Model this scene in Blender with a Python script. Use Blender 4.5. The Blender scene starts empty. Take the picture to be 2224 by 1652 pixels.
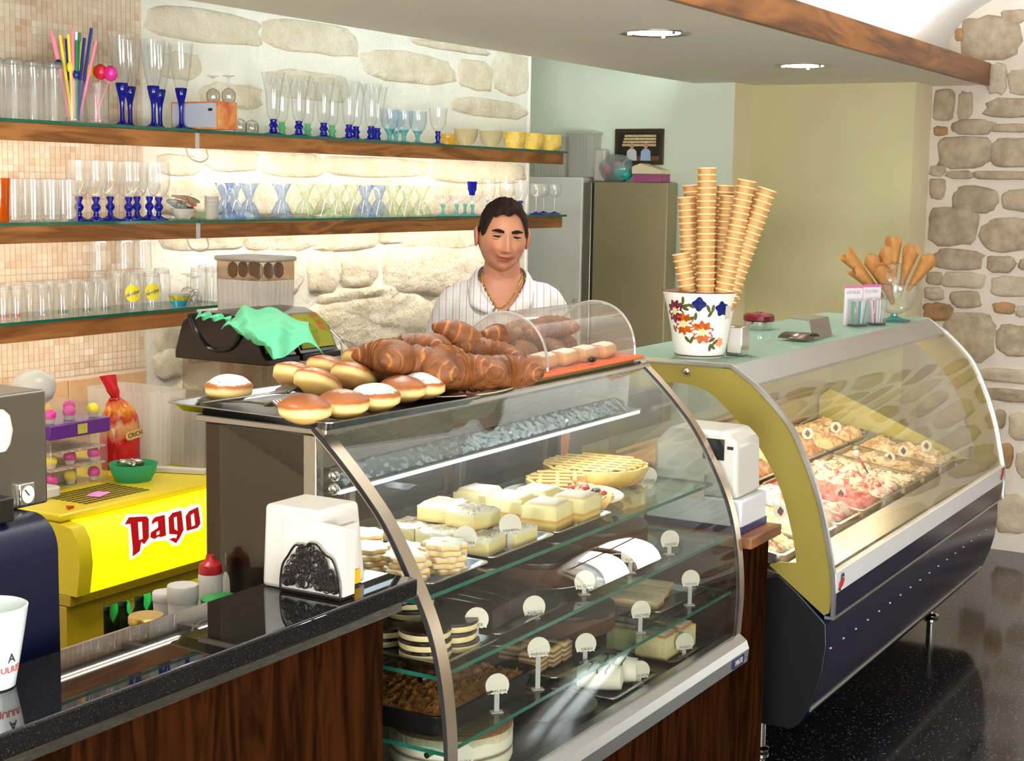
import bpy, bmesh, math, random
from mathutils import Vector, Matrix, noise
random.seed(7)
sc = bpy.context.scene
PI = math.pi
COL = sc.collection

# ------------------------------------------------------------------ camera
YAW, PIT, ROLL, FPX, H = math.radians(30.47637), math.radians(7.25281), math.radians(0.95748), 3300.0, 1.70
_f = Vector((math.cos(PIT)*math.cos(YAW), math.cos(PIT)*math.sin(YAW), -math.sin(PIT)))
_r = Vector((math.sin(YAW), -math.cos(YAW), 0)); _u = _r.cross(_f)
R2 = _r*math.cos(ROLL) + _u*math.sin(ROLL); U2 = -_r*math.sin(ROLL) + _u*math.cos(ROLL)
cam = bpy.data.cameras.new('camera'); camo = bpy.data.objects.new('camera', cam); COL.objects.link(camo)
cam.sensor_width = 36.0; cam.sensor_fit = 'HORIZONTAL'; cam.lens = 36.0*FPX/2224.0; cam.clip_start = 0.05
camo.matrix_world = Matrix(((R2.x, U2.x, -_f.x, 0), (R2.y, U2.y, -_f.y, 0), (R2.z, U2.z, -_f.z, H), (0, 0, 0, 1)))
sc.camera = camo
CAMP = Vector((0, 0, H))
def ray(u, v): return (_f + R2*((u-1112)/FPX) - U2*((v-826)/FPX))
def onz(u, v, z): r = ray(u, v); return CAMP + r*((z-H)/r.z)
def onp(u, v, c, off=0.0):
    """point of the sight line in the upright plane through c that faces the camera, moved off metres away"""
    n = Vector((c[0], c[1], 0)).normalized(); r = ray(u, v); return CAMP + r*((n.dot(Vector((c[0], c[1], 0)))+off)/n.dot(r))
def ony(u, v, y): r = ray(u, v); return CAMP + r*(y/r.y)
def onx(u, v, x): r = ray(u, v); return CAMP + r*(x/r.x)

# ------------------------------------------------------------------ world, exposure
w = bpy.data.worlds.new('world'); sc.world = w; w.use_nodes = True
w.node_tree.nodes['Background'].inputs[0].default_value = (0.85, 0.93, 1.0, 1)
w.node_tree.nodes['Background'].inputs[1].default_value = 1.6
vs = sc.view_settings; vs.view_transform = 'Standard'; vs.look = 'None'; vs.gamma = 1.0; vs.use_curve_mapping = False
vs.exposure = 0.92
cy = sc.cycles
cy.max_bounces = 8; cy.diffuse_bounces = 4; cy.glossy_bounces = 4; cy.transmission_bounces = 6
cy.transparent_max_bounces = 40; cy.caustics_reflective = False; cy.caustics_refractive = False
cy.sample_clamp_indirect = 4.0
def area(name, loc, target, sx, sy, power, col=(1, 1, 1), spread=None):
    l = bpy.data.lights.new(name, 'AREA'); l.shape = 'RECTANGLE'; l.size = sx; l.size_y = sy; l.energy = power; l.color = col
    if spread: l.spread = spread
    o = bpy.data.objects.new(name, l); COL.objects.link(o)
    d = Vector(target)-Vector(loc); z = -d.normalized()
    x = Vector((1, 0, 0)) if abs(z.x) < .9 else Vector((0, 1, 0))
    y = z.cross(x).normalized(); x = y.cross(z)
    o.matrix_world = Matrix(((x.x, y.x, z.x, loc[0]), (x.y, y.y, z.y, loc[1]), (x.z, y.z, z.z, loc[2]), (0, 0, 0, 1)))
    return o
# daylight through the arched window of the end wall, then two added fill lamps
area('arch_daylight', (7.75, -1.08, 1.3), (3.0, 0.6, 1.5), .55, 1.2, 26, (0.93, 0.97, 1.0))
area('front_fill', (0.6, -2.75, 0.9), (3.0, 1.5, 4.6), 2.4, 1.0, 115, (1.0, 0.97, 0.93))  # added fill from an unseen shop window, aimed up at the dropped ceiling
area('side_fill', (-2.95, -.55, 0.9), (4.0, 0.9, 4.2), 2.3, 1.6, 210, (0.97, 0.98, 1.0))  # added fill from an invented street door, lifts end wall and ceiling
# light trough above the dropped ceiling, along the stone wall, and the one behind the wooden beam
area('cove_lamp', (5.35, 3.0, 2.42), (5.35, 3.52, 2.05), 2.9, 0.08, 3.8, (0.84, 1.0, 1.0))
area('vault_lamp', (4.6, 1.86, 2.28), (4.6, 1.5, 2.75), 4.2, 0.06, 48, (0.93, 0.98, 1.0))

# ------------------------------------------------------------------ materials
def lin(c):
    out = []
    for v in c[:3]:
        v = v/255.0
        out.append(v/12.92 if v <= .04045 else ((v+.055)/1.055)**2.4)
    return tuple(out)+(1.0,)
class NT:
    def __init__(s, name):
        s.m = bpy.data.materials.new(name); s.m.use_nodes = True; s.t = s.m.node_tree
        s.t.nodes.clear(); s.out = s.t.nodes.new('ShaderNodeOutputMaterial')
    def n(s, typ, **kw):
        nd = s.t.nodes.new('ShaderNode'+typ)
        for k, v in kw.items():
            if k.startswith('i_'): nd.inputs[k[2:].replace('_', ' ')].default_value = v
            elif k.startswith('n_'): nd.inputs[int(k[2:])].default_value = v
            else: setattr(nd, k, v)
        return nd
    def l(s, a, b): s.t.links.new(a, b)
    def ramp(s, fac, stops, interp='LINEAR'):
        r = s.n('ValToRGB'); r.color_ramp.interpolation = interp
        e = r.color_ramp.elements
        while len(e) < len(stops): e.new(0.5)
        for i, (p, c) in enumerate(stops): e[i].position = p; e[i].color = c
        s.l(fac, r.inputs[0]); return r.outputs[0]
MATS = {}
def pbr(name, col, rough=.5, metal=0, var=0.0, scale=20.0, bump=0.0, bscale=None, col2=None, stretch=None, spec=None, coat=0, emis=None, estr=0, rand=0.0, sheen=0, sss=0, alpha=None, dist=0.002, trans=0):
    if name in MATS: return MATS[name]
    k = NT(name); b = k.n('BsdfPrincipled'); k.l(b.outputs[0], k.out.inputs[0])
    c = lin(col)
    b.inputs['Base Color'].default_value = c; b.inputs['Roughness'].default_value = rough; b.inputs['Metallic'].default_value = metal
    if spec is not None: b.inputs['Specular IOR Level'].default_value = spec
    if coat: b.inputs['Coat Weight'].default_value = coat; b.inputs['Coat Roughness'].default_value = .05
    if sss: b.inputs['Subsurface Weight'].default_value = sss; b.inputs['Subsurface Radius'].default_value = (.01, .004, .002); b.inputs['Subsurface Scale'].default_value = .6
    if trans: b.inputs['Transmission Weight'].default_value = trans
    if alpha is not None: b.inputs['Alpha'].default_value = alpha
    if emis: b.inputs['Emission Color'].default_value = lin(emis); b.inputs['Emission Strength'].default_value = estr
    if var or bump or rand:
        tc = k.n('TexCoord'); mp = k.n('Mapping'); k.l(tc.outputs['Object'], mp.inputs[0])
        if stretch: mp.inputs['Scale'].default_value = stretch
        nz = k.n('TexNoise', i_Scale=scale, i_Detail=5.0, i_Roughness=.6); k.l(mp.outputs[0], nz.inputs['Vector'])
        if var or rand:
            c2 = lin(col2) if col2 else tuple(x*(1-var) for x in c[:3])+(1,)
            colo = k.ramp(nz.outputs[0], [(.3, c2), (.68, c)])
            if rand:
                oi = k.n('ObjectInfo'); hs = k.n('HueSaturation'); mr = k.n('MapRange', n_3=1-rand, n_4=1+rand*.6)
                k.l(oi.outputs['Random'], mr.inputs[0]); k.l(mr.outputs[0], hs.inputs['Value']); k.l(colo, hs.inputs['Color']); colo = hs.outputs[0]
            k.l(colo, b.inputs['Base Color'])
        if bump:
            nb = k.n('TexNoise', i_Scale=bscale or scale*3, i_Detail=6.0, i_Roughness=.65); k.l(mp.outputs[0], nb.inputs['Vector'])
            bp = k.n('Bump', i_Strength=bump, i_Distance=dist); k.l(nb.outputs[0], bp.inputs['Height']); k.l(bp.outputs[0], b.inputs['Normal'])
    MATS[name] = k.m; return k.m
def glass(name, tint=(.97, .985, .975), rough=.0, refl=.045, body=0.0, bodycol=(255, 255, 255), edge=None, maxr=.8):
    """thin clear glass: straight-through transmission plus a Schlick reflection"""
    if name in MATS: return MATS[name]
    k = NT(name); tr = k.n('BsdfTransparent'); gl = k.n('BsdfGlossy', i_Roughness=rough)
    tr.inputs[0].default_value = tuple(tint)+(1,)
    lw = k.n('LayerWeight', i_Blend=.5); pw = k.n('Math', operation='POWER', n_1=4.0); k.l(lw.outputs['Facing'], pw.inputs[0])
    mr = k.n('MapRange', n_3=refl, n_4=maxr); k.l(pw.outputs[0], mr.inputs[0])
    if edge:
        cr = k.ramp(lw.outputs['Facing'], [(.35, tuple(tint)+(1,)), (1.0, tuple(edge)+(1,))]); k.l(cr, tr.inputs[0])
    mx = k.n('MixShader'); k.l(mr.outputs[0], mx.inputs[0]); k.l(tr.outputs[0], mx.inputs[1]); k.l(gl.outputs[0], mx.inputs[2])
    last = mx.outputs[0]
    if body:
        df = k.n('BsdfDiffuse'); df.inputs[0].default_value = lin(bodycol); tl = k.n('BsdfTranslucent'); tl.inputs[0].default_value = lin(bodycol)
        ad = k.n('MixShader'); ad.inputs[0].default_value = .5; k.l(df.outputs[0], ad.inputs[1]); k.l(tl.outputs[0], ad.inputs[2])
        m2 = k.n('MixShader'); m2.inputs[0].default_value = body; k.l(last, m2.inputs[1]); k.l(ad.outputs[0], m2.inputs[2]); last = m2.outputs[0]
    k.l(last, k.out.inputs[0]); MATS[name] = k.m; return k.m
def emit(name, col, strength):
    if name in MATS: return MATS[name]
    k = NT(name); e = k.n('Emission'); e.inputs[0].default_value = lin(col); e.inputs[1].default_value = strength; k.l(e.outputs[0], k.out.inputs[0]); MATS[name] = k.m; return k.m
def wood(name, dark, light, axis='z', scale=1.0, rough=.4, coat=.15, spec=.3):
    if name in MATS: return MATS[name]
    k = NT(name); b = k.n('BsdfPrincipled', i_Roughness=rough); b.inputs['Specular IOR Level'].default_value = spec; b.inputs['Coat Weight'].default_value = coat; b.inputs['Coat Roughness'].default_value = .15
    k.l(b.outputs[0], k.out.inputs[0])
    tc = k.n('TexCoord'); mp = k.n('Mapping'); k.l(tc.outputs['Object'], mp.inputs[0])
    st = {'x': (.12, 1, 1), 'y': (1, .12, 1), 'z': (1, 1, .1)}[axis]; mp.inputs['Scale'].default_value = tuple(v*scale for v in st)
    n1 = k.n('TexNoise', i_Scale=9.0, i_Detail=3.0, i_Distortion=1.5); k.l(mp.outputs[0], n1.inputs[0])
    n2 = k.n('TexNoise', i_Scale=60.0, i_Detail=6.0, i_Roughness=.7); k.l(mp.outputs[0], n2.inputs[0])
    wv = k.n('Math', operation='MULTIPLY', n_1=7.0); k.l(n1.outputs[0], wv.inputs[0])
    fr = k.n('Math', operation='PINGPONG', n_1=1.0); k.l(wv.outputs[0], fr.inputs[0])
    ad = k.n('Mix'); ad.inputs[0].default_value = .45; k.l(fr.outputs[0], ad.inputs[2]); k.l(n2.outputs[0], ad.inputs[3])
    c = k.ramp(ad.outputs[0], [(.2, lin(dark)), (.75, lin(light))]); k.l(c, b.inputs['Base Color'])
    bp = k.n('Bump', i_Strength=.15, i_Distance=.001); k.l(n2.outputs[0], bp.inputs['Height']); k.l(bp.outputs[0], b.inputs['Normal'])
    MATS[name] = k.m; return k.m
def steel(name, col=(190, 186, 178), rough=.28, axis='z'):
    if name in MATS: return MATS[name]
    k = NT(name); b = k.n('BsdfPrincipled', i_Roughness=rough, i_Metallic=1.0); k.l(b.outputs[0], k.out.inputs[0])
    b.inputs['Base Color'].default_value = lin(col)
    tc = k.n('TexCoord'); mp = k.n('Mapping'); k.l(tc.outputs['Object'], mp.inputs[0])
    mp.inputs['Scale'].default_value = {'x': (.02, 1, 1), 'y': (1, .02, 1), 'z': (1, 1, .02)}[axis]
    n = k.n('TexNoise', i_Scale=700.0, i_Detail=2.0); k.l(mp.outputs[0], n.inputs[0])
    mr = k.n('MapRange', n_3=rough*.8, n_4=rough*1.25); k.l(n.outputs[0], mr.inputs[0]); k.l(mr.outputs[0], b.inputs['Roughness'])
    MATS[name] = k.m; return k.m

# ------------------------------------------------------------------ mesh building
class MB:
    def __init__(s): s.v = []; s.f = []; s.mi = []; s.c = 0
    def add(s, vs, fs, mi=0):
        o = len(s.v); s.v += [tuple(v) for v in vs]; s.f += [tuple(i+o for i in f) for f in fs]; s.mi += [mi]*len(fs); return s
    def box(s, x0, x1, y0, y1, z0, z1, mi=0, M=None):
        vs = [Vector(p) for p in ((x0,y0,z0),(x1,y0,z0),(x1,y1,z0),(x0,y1,z0),(x0,y0,z1),(x1,y0,z1),(x1,y1,z1),(x0,y1,z1))]
        if M is not None: vs = [M @ v for v in vs]
        return s.add(vs, [(3,2,1,0),(4,5,6,7),(0,1,5,4),(1,2,6,5),(2,3,7,6),(3,0,4,7)], mi)
    def lathe(s, prof, n=24, c=(0, 0, 0), M=None, mi=0, cap0=True, cap1=True, sx=1, sy=1, wob=None):
        vs = []; fs = []
        for (r, z) in prof:
            for i in range(n):
                a = 2*PI*i/n; rr = r*(wob(a, z) if wob else 1)
                p = Vector((rr*math.cos(a)*sx, rr*math.sin(a)*sy, z))
                if M is not None: p = M @ p
                vs.append(p+Vector(c))
        m = len(prof)
        for j in range(m-1):
            for i in range(n):
                i2 = (i+1) % n; fs.append((j*n+i, j*n+i2, (j+1)*n+i2, (j+1)*n+i))
        if cap0: fs.append(tuple(reversed(range(n))))
        if cap1: fs.append(tuple(range((m-1)*n, m*n)))
        return s.add(vs, fs, mi)
    def tube(s, pts, r, n=8, closed=False, mi=0, flat=1.0):
        pts = [Vector(p) for p in pts]; m = len(pts); vs = []; fs = []
        up = Vector((0, 0, 1)); prev = None
        for i in range(m):
            a = pts[(i-1) % m] if (closed or i > 0) else pts[i]; b = pts[(i+1) % m] if (closed or i < m-1) else pts[i]
            t = (b-a).normalized()
            if prev is None:
                x = t.cross(up) if abs(t.dot(up)) < .95 else t.cross(Vector((1, 0, 0)))
            else: x = prev - t*prev.dot(t)
            x = x.normalized(); y = t.cross(x); prev = x
            rr = r[i] if isinstance(r, (list, tuple)) else r
            for j in range(n):
                q = 2*PI*j/n; vs.append(pts[i]+x*(rr*math.cos(q))+y*(rr*flat*math.sin(q)))
        for i in range(m if closed else m-1):
            for j in range(n):
                j2 = (j+1) % n; k = (i+1) % m; fs.append((i*n+j, i*n+j2, k*n+j2, k*n+j))
        if not closed: fs += [tuple(reversed(range(n))), tuple(range((m-1)*n, m*n))]
        return s.add(vs, fs, mi)
    def prism(s, poly, axis, a, b, mi=0, M=None):
        """poly: 2D outline; axis x -> (y,z), y -> (x,z), z -> (x,y)"""
        def P(p, t):
            q = {'x': (t, p[0], p[1]), 'y': (p[0], t, p[1]), 'z': (p[0], p[1], t)}[axis]
            return M @ Vector(q) if M is not None else q
        n = len(poly); vs = [P(p, a) for p in poly]+[P(p, b) for p in poly]
        fs = [tuple(reversed(range(n))), tuple(range(n, 2*n))]+[(i, (i+1) % n, n+(i+1) % n, n+i) for i in range(n)]
        return s.add(vs, fs, mi)
    def strip(s, prof, axis, a, b, mi=0):
        """open sheet: profile swept along axis"""
        def P(p, t): return {'x': (t, p[0], p[1]), 'y': (p[0], t, p[1]), 'z': (p[0], p[1], t)}[axis]
        n = len(prof); vs = [P(p, a) for p in prof]+[P(p, b) for p in prof]
        return s.add(vs, [(i, i+1, n+i+1, n+i) for i in range(n-1)], mi)
    def ball(s, c, r, n=16, m=10, M=None, mi=0, fn=None):
        prof = []
        vs = []; fs = []
        rx, ry, rz = (r, r, r) if not isinstance(r, (tuple, list)) else r
        vs.append(Vector((0, 0, -1)))
        for j in range(1, m):
            t = -PI/2+PI*j/m
            for i in range(n): a = 2*PI*i/n; vs.append(Vector((math.cos(a)*math.cos(t), math.sin(a)*math.cos(t), math.sin(t))))
        vs.append(Vector((0, 0, 1)))
        out = []
        for v in vs:
            k = fn(v) if fn else 1
            p = Vector((v.x*rx*k, v.y*ry*k, v.z*rz*k))
            if M is not None: p = M @ p
            out.append(p+Vector(c))
        for i in range(n): fs.append((0, 1+(i+1) % n, 1+i))
        for j in range(m-2):
            for i in range(n): i2 = (i+1) % n; fs.append((1+j*n+i, 1+j*n+i2, 1+(j+1)*n+i2, 1+(j+1)*n+i))
        L = len(vs)-1
        for i in range(n): fs.append((L, 1+(m-2)*n+i, 1+(m-2)*n+(i+1) % n))
        return s.add(out, fs, mi)
    def grid(s, fn, nu, nv, mi=0, closeu=False):
        vs = [fn(i/(nu if closeu else nu-1), j/(nv-1)) for j in range(nv) for i in range(nu)]
        fs = []
        for j in range(nv-1):
            for i in range(nu if closeu else nu-1):
                i2 = (i+1) % nu; fs.append((j*nu+i, j*nu+i2, (j+1)*nu+i2, (j+1)*nu+i))
        return s.add(vs, fs, mi)
def mesh_of(name, mb, mats, smooth=True, angle=40):
    me = bpy.data.meshes.new(name); me.from_pydata([tuple(v) for v in mb.v], [], mb.f)
    for m in (mats if isinstance(mats, (list, tuple)) else [mats]): me.materials.append(m)
    if any(mb.mi): me.polygons.foreach_set('material_index', mb.mi)
    if smooth:
        me.polygons.foreach_set('use_smooth', [True]*len(me.polygons)); me.set_sharp_from_angle(angle=math.radians(angle))
    me.update(); return me
def link(name, data, parent=None, label=None):
    o = bpy.data.objects.new(name, data); COL.objects.link(o)
    if parent is not None:
        o.parent = parent; o.matrix_parent_inverse = wm(parent).inverted()
    if label: o['label'] = label
    return o
def wm(o):
    if o.parent is None: return o.matrix_basis.copy()
    return wm(o.parent) @ o.matrix_parent_inverse @ o.matrix_basis
def obj(name, mb, mats, parent=None, smooth=True, bevel=0, angle=40, label=None, seg=2, fix=False):
    me = mesh_of(name, mb, mats, smooth, angle)
    if fix:
        bm = bmesh.new(); bm.from_mesh(me); bmesh.ops.recalc_face_normals(bm, faces=bm.faces); bm.to_mesh(me); bm.free()
    o = link(name, me, parent, label)
    if bevel:
        b = o.modifiers.new('bevel', 'BEVEL'); b.width = bevel; b.segments = seg; b.limit_method = 'ANGLE'; b.angle_limit = math.radians(35)
    return o
def tag(o, label, cat, group=None):
    o['label'] = label; o['category'] = cat
    if group: o['group'] = group
    return o
def thing(name, label, cat, loc=(0, 0, 0), rz=0, group=None):
    o = bpy.data.objects.new(name, None); COL.objects.link(o); o.location = loc; o.rotation_euler = (0, 0, rz); o.empty_display_size = .05
    return tag(o, label, cat, group)
def struct(name, mb, mats, **kw):
    o = obj(name, mb, mats, **kw); o['kind'] = 'structure'; return o
def dup(root, loc, rz=None, label=None, rot=None, scale=None):
    """copy of a thing with its parts and sub-parts"""
    def cp(o, par):
        c = o.copy(); COL.objects.link(c)
        if par is not None: c.parent = par
        for ch in o.children: cp(ch, c)
        return c
    r = cp(root, None); r.location = loc
    if rz is not None: r.rotation_euler = (0, 0, rz)
    if rot is not None: r.rotation_euler = rot
    if scale: r.scale = (scale, scale, scale) if not isinstance(scale, (tuple, list)) else scale
    if label: r['label'] = label
    return r
def arc(cx, cz, r, a0, a1, n):
    return [(cx+r*math.cos(math.radians(a0+(a1-a0)*i/(n-1))), cz+r*math.sin(math.radians(a0+(a1-a0)*i/(n-1)))) for i in range(n)]
def rrect(x0, x1, y0, y1, r, n=5):
    p = []
    for cx, cy_, a in ((x1-r, y0+r, -90), (x1-r, y1-r, 0), (x0+r, y1-r, 90), (x0+r, y0+r, 180)): p += arc(cx, cy_, r, a, a+90, n)
    return p
def catmull(pts, n):
    """smooth resample of a 2D or 3D polyline"""
    P = [Vector(p) for p in pts]; out = []
    m = len(P)-1
    for i in range(n):
        t = i/(n-1)*m; k = min(int(t), m-1); t -= k
        a, b, c, d = P[max(k-1, 0)], P[k], P[k+1], P[min(k+2, m)]
        out.append(tuple(.5*((2*b)+(c-a)*t+(2*a-5*b+4*c-d)*t*t+(3*b-a-3*c+d)*t**3)))
    return out
ORD = ['first', 'second', 'third', 'fourth', 'fifth', 'sixth', 'seventh', 'eighth', 'ninth', 'tenth', 'eleventh', 'twelfth', 'thirteenth', 'fourteenth', 'fifteenth', 'sixteenth', 'seventeenth', 'eighteenth', 'nineteenth', 'twentieth', 'twenty-first', 'twenty-second', 'twenty-third', 'twenty-fourth', 'twenty-fifth']
def text_mb(txt, size, M, extr=.0004):
    """lettering as flat mesh, placed by matrix M (local x right, y up, z out)"""
    cu = bpy.data.curves.new('lettering', 'FONT'); cu.body = txt; cu.size = size; cu.extrude = extr; cu.align_x = 'CENTER'; cu.align_y = 'CENTER'; cu.resolution_u = 3
    o = bpy.data.objects.new('lettering', cu); COL.objects.link(o)
    bpy.context.view_layer.update()
    me = bpy.data.meshes.new_from_object(o.evaluated_get(bpy.context.evaluated_depsgraph_get()))
    mb = MB(); mb.add([M @ v.co for v in me.vertices], [tuple(p.vertices) for p in me.polygons])
    bpy.data.objects.remove(o); bpy.data.curves.remove(cu); bpy.data.meshes.remove(me); return mb
def shape_mb(splines, M, extr=.0005):
    """filled 2D outlines (holes by nesting) as flat mesh placed by M"""
    cu = bpy.data.curves.new('emblem', 'CURVE'); cu.dimensions = '2D'; cu.fill_mode = 'BOTH'; cu.extrude = extr
    for p in splines:
        s = cu.splines.new('POLY'); s.points.add(len(p)-1)
        for i, q in enumerate(p): s.points[i].co = (q[0], q[1], 0, 1)
        s.use_cyclic_u = True
    o = bpy.data.objects.new('emblem', cu); COL.objects.link(o); bpy.context.view_layer.update()
    me = bpy.data.meshes.new_from_object(o.evaluated_get(bpy.context.evaluated_depsgraph_get()))
    mb = MB(); mb.add([M @ v.co for v in me.vertices], [tuple(p.vertices) for p in me.polygons])
    bpy.data.objects.remove(o); bpy.data.curves.remove(cu); bpy.data.meshes.remove(me); return mb
def frame(o, xdir, ydir):
    x = Vector(xdir).normalized(); y = Vector(ydir); y = (y-x*y.dot(x)).normalized(); z = x.cross(y); o = Vector(o)
    return Matrix(((x.x, y.x, z.x, o.x), (x.y, y.y, z.y, o.y), (x.z, y.z, z.z, o.z), (0, 0, 0, 1)))
def rot(rx=0, ry=0, rz=0):
    return Matrix.Rotation(rz, 4, 'Z') @ Matrix.Rotation(ry, 4, 'Y') @ Matrix.Rotation(rx, 4, 'X')

M_WHITE = pbr('white_paint', (236, 233, 226), .75, var=.04, scale=3, bump=.05, bscale=60)
M_CEIL = pbr('ceiling_paint', (238, 230, 218), .8, var=.03, scale=2)
M_VAULT = pbr('vault_plaster', (240, 240, 238), .8, var=.03, scale=2, bump=.1, bscale=8)
M_PALE = pbr('pale_green_plaster', (222, 230, 212), .75, var=.05, scale=4, bump=.25, bscale=170)
M_OLIVE = pbr('olive_plaster', (206, 198, 152), .75, var=.06, scale=3, bump=.3, bscale=170)
M_CREAM = pbr('cream_plaster', (236, 222, 188), .75, var=.04, scale=4, bump=.2, bscale=170)
M_MORTAR = pbr('white_lime_mortar', (230, 226, 214), .9, var=.10, scale=9, bump=.8, bscale=24, dist=.012)
M_MORTAR2 = pbr('grey_lime_mortar', (214, 202, 188), .9, var=.10, scale=12, bump=.5, bscale=60, dist=.006)
M_STONE = pbr('pale_limestone', (230, 221, 202), .9, var=.1, scale=9, bump=1.0, bscale=22, col2=(208, 192, 164), rand=.06, dist=.02)
M_STONE2 = pbr('tan_limestone', (186, 168, 144), .9, var=.1, scale=14, bump=.9, bscale=30, col2=(146, 126, 102), rand=.10, dist=.01)
M_STONEL = pbr('light_limestone', (198, 182, 160), .9, var=.1, scale=14, bump=.8, bscale=30, col2=(176, 158, 134), rand=.1, dist=.01)
M_STONEO = pbr('rusty_limestone', (178, 138, 96), .9, var=.1, scale=16, bump=.8, bscale=36, col2=(140, 110, 80), rand=.1, dist=.01)
M_WALNUT = wood('walnut_veneer', (22, 10, 4), (52, 25, 9), 'z', 1.6, .6, .0, 0.0)
M_BEAM = wood('beam_walnut', (92, 52, 22), (158, 100, 48), 'x', .7, .4, .1)
M_SHELFWOOD = wood('shelf_walnut', (118, 72, 34), (176, 116, 62), 'x', 1.2, .5, .05)
M_STEEL = steel('brushed_steel', (186, 182, 174), .3, 'x')
M_STEELV = steel('brushed_steel_upright', (178, 172, 162), .26, 'z')
M_CHROME = pbr('chrome', (228, 228, 226), .08, 1.0)
M_ALU = steel('anodised_aluminium', (206, 206, 204), .35, 'x')
M_PANE = glass('clear_pane', (.955, .975, .962), refl=.04)
M_PANE_G = glass('green_shelf_glass', (.84, .93, .88), refl=.06)
M_GEDGE = pbr('green_glass_edge', (36, 104, 84), .12, var=.2, scale=30)
M_CLEAR = glass('drinking_glass', (.97, .975, .975), rough=.05, refl=.08, edge=(.74, .76, .76), body=.10)
M_BLUEG = glass('cobalt_glass', (.06, .10, .72), rough=.03, refl=.08, edge=(.02, .03, .35), body=.5, bodycol=(24, 30, 190))
M_LBLUE = glass('light_blue_glass', (.74, .83, .97), rough=.05, refl=.10, edge=(.36, .48, .8), body=.10, bodycol=(150, 178, 230))
M_LGREEN = glass('light_green_glass', (.92, .97, .90), rough=.05, refl=.10, edge=(.62, .78, .58), body=.08, bodycol=(200, 226, 190))
M_TEAL = glass('teal_glass', (.5, .82, .84), rough=.04, refl=.07, edge=(.2, .55, .6), body=.2, bodycol=(110, 200, 205))
M_GREENG = glass('green_glass', (.45, .85, .6), rough=.04, refl=.07, edge=(.2, .6, .35), body=.3, bodycol=(120, 215, 160))
M_AMBER = glass('amber_glass', (.98, .8, .45), rough=.1, refl=.06, edge=(.8, .5, .15), body=.5, bodycol=(236, 196, 96))
M_RIBBED = glass('cream_ribbed_glass', (.96, .92, .8), rough=.1, refl=.06, edge=(.75, .66, .45), body=.4, bodycol=(242, 232, 206))
M_ORANGE = glass('orange_glass', (.95, .5, .08), rough=.05, refl=.06, edge=(.7, .25, .02), body=.5, bodycol=(226, 128, 20))
M_FROST = glass('frosted_plastic', (.9, .9, .88), rough=.3, refl=.04, body=.62, bodycol=(236, 232, 226))
M_FILM = glass('clear_film', (.97, .97, .97), rough=.12, refl=.09, body=.06)
M_BLACK = pbr('black_plastic', (26, 20, 18), .28)
M_WPLAST = pbr('white_plastic', (196, 190, 180), .35)
M_CARD = pbr('white_card', (200, 190, 174), .7)
M_INK = pbr('black_ink', (30, 28, 28), .7)
M_RUBBER = pbr('dark_rubber', (30, 30, 32), .6)
# ================================================================== the setting
ZC = 2.213                       # dropped ceiling
YB, YR = 1.77, 3.06              # its front (beam) and rear edge
XS, XO, XP = 7.40, 7.115, 6.893  # stone end wall, olive block, pale green wall
YW = 3.52                        # stone / mosaic wall behind the bar
# floor: dark polished granite
k = NT('floor_granite'); b = k.n('BsdfPrincipled', i_Roughness=.12); k.l(b.outputs[0], k.out.inputs[0])
tc = k.n('TexCoord'); n1 = k.n('TexVoronoi', i_Scale=230.0); k.l(tc.outputs['Object'], n1.inputs['Vector'])
n2 = k.n('TexNoise', i_Scale=16.0, i_Detail=8.0, i_Roughness=.75); k.l(tc.outputs['Object'], n2.inputs['Vector'])
sep = k.n('SeparateColor'); k.l(n1.outputs['Color'], sep.inputs[0])
c1 = k.ramp(sep.outputs[0], [(0, lin((20, 20, 22))), (.85, lin((34, 33, 36))), (.96, lin((52, 54, 60))), (.992, lin((120, 130, 146)))])
c2 = k.ramp(n2.outputs[0], [(.35, (.5, .5, .5, 1)), (.7, (1.25, 1.2, 1.15, 1))])
mx = k.n('Mix', data_type='RGBA', blend_type='MULTIPLY'); mx.inputs[0].default_value = 1; k.l(c1, mx.inputs[6]); k.l(c2, mx.inputs[7]); k.l(mx.outputs[2], b.inputs['Base Color'])
nr = k.n('MapRange', n_3=.05, n_4=.14); k.l(n2.outputs[0], nr.inputs[0]); k.l(nr.outputs[0], b.inputs['Roughness'])
M_FLOOR = k.m
struct('floor', MB().box(-3.2, 7.62, -2.9, 4.25, -.12, 0), M_FLOOR)
# ceilings
soff = MB()
soff.box(-3.0, XS, YB+.024, YR, ZC, ZC+.05)
soff.box(-3.0, XP-.01, YR-.03, YR, ZC+.05, ZC+.13)
ceil_o = struct('ceiling', soff, M_CEIL)
struct('trim_1', MB().box(-3.0, XS-.004, YB, YB+.024, ZC-.004, ZC+.1), M_BEAM, bevel=.002)
struct('ceiling_upper', MB().box(-3.2, 7.6, 2.06, 4.25, 2.85, 2.95).box(-3.2, XS, 2.06, 2.12, ZC+.05, 2.85), M_WHITE)
vp = catmull([(2.02, 2.265), (1.99, 2.385), (1.93, 2.49), (1.875, 2.545), (1.777, 2.605), (1.6, 2.68), (1.2, 2.78), (.6, 2.85), (0, 2.86), (-.6, 2.82), (-1.4, 2.66), (-2.2, 2.3), (-2.62, 1.8)], 60)
va = MB(); va.strip([(p[0], p[1]) for p in vp], 'x', -3.2, XS); va.strip([(p[0]*1.03, p[1]+.08) for p in vp], 'x', -3.2, XS)
struct('ceiling_vault', va, M_VAULT)
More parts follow.
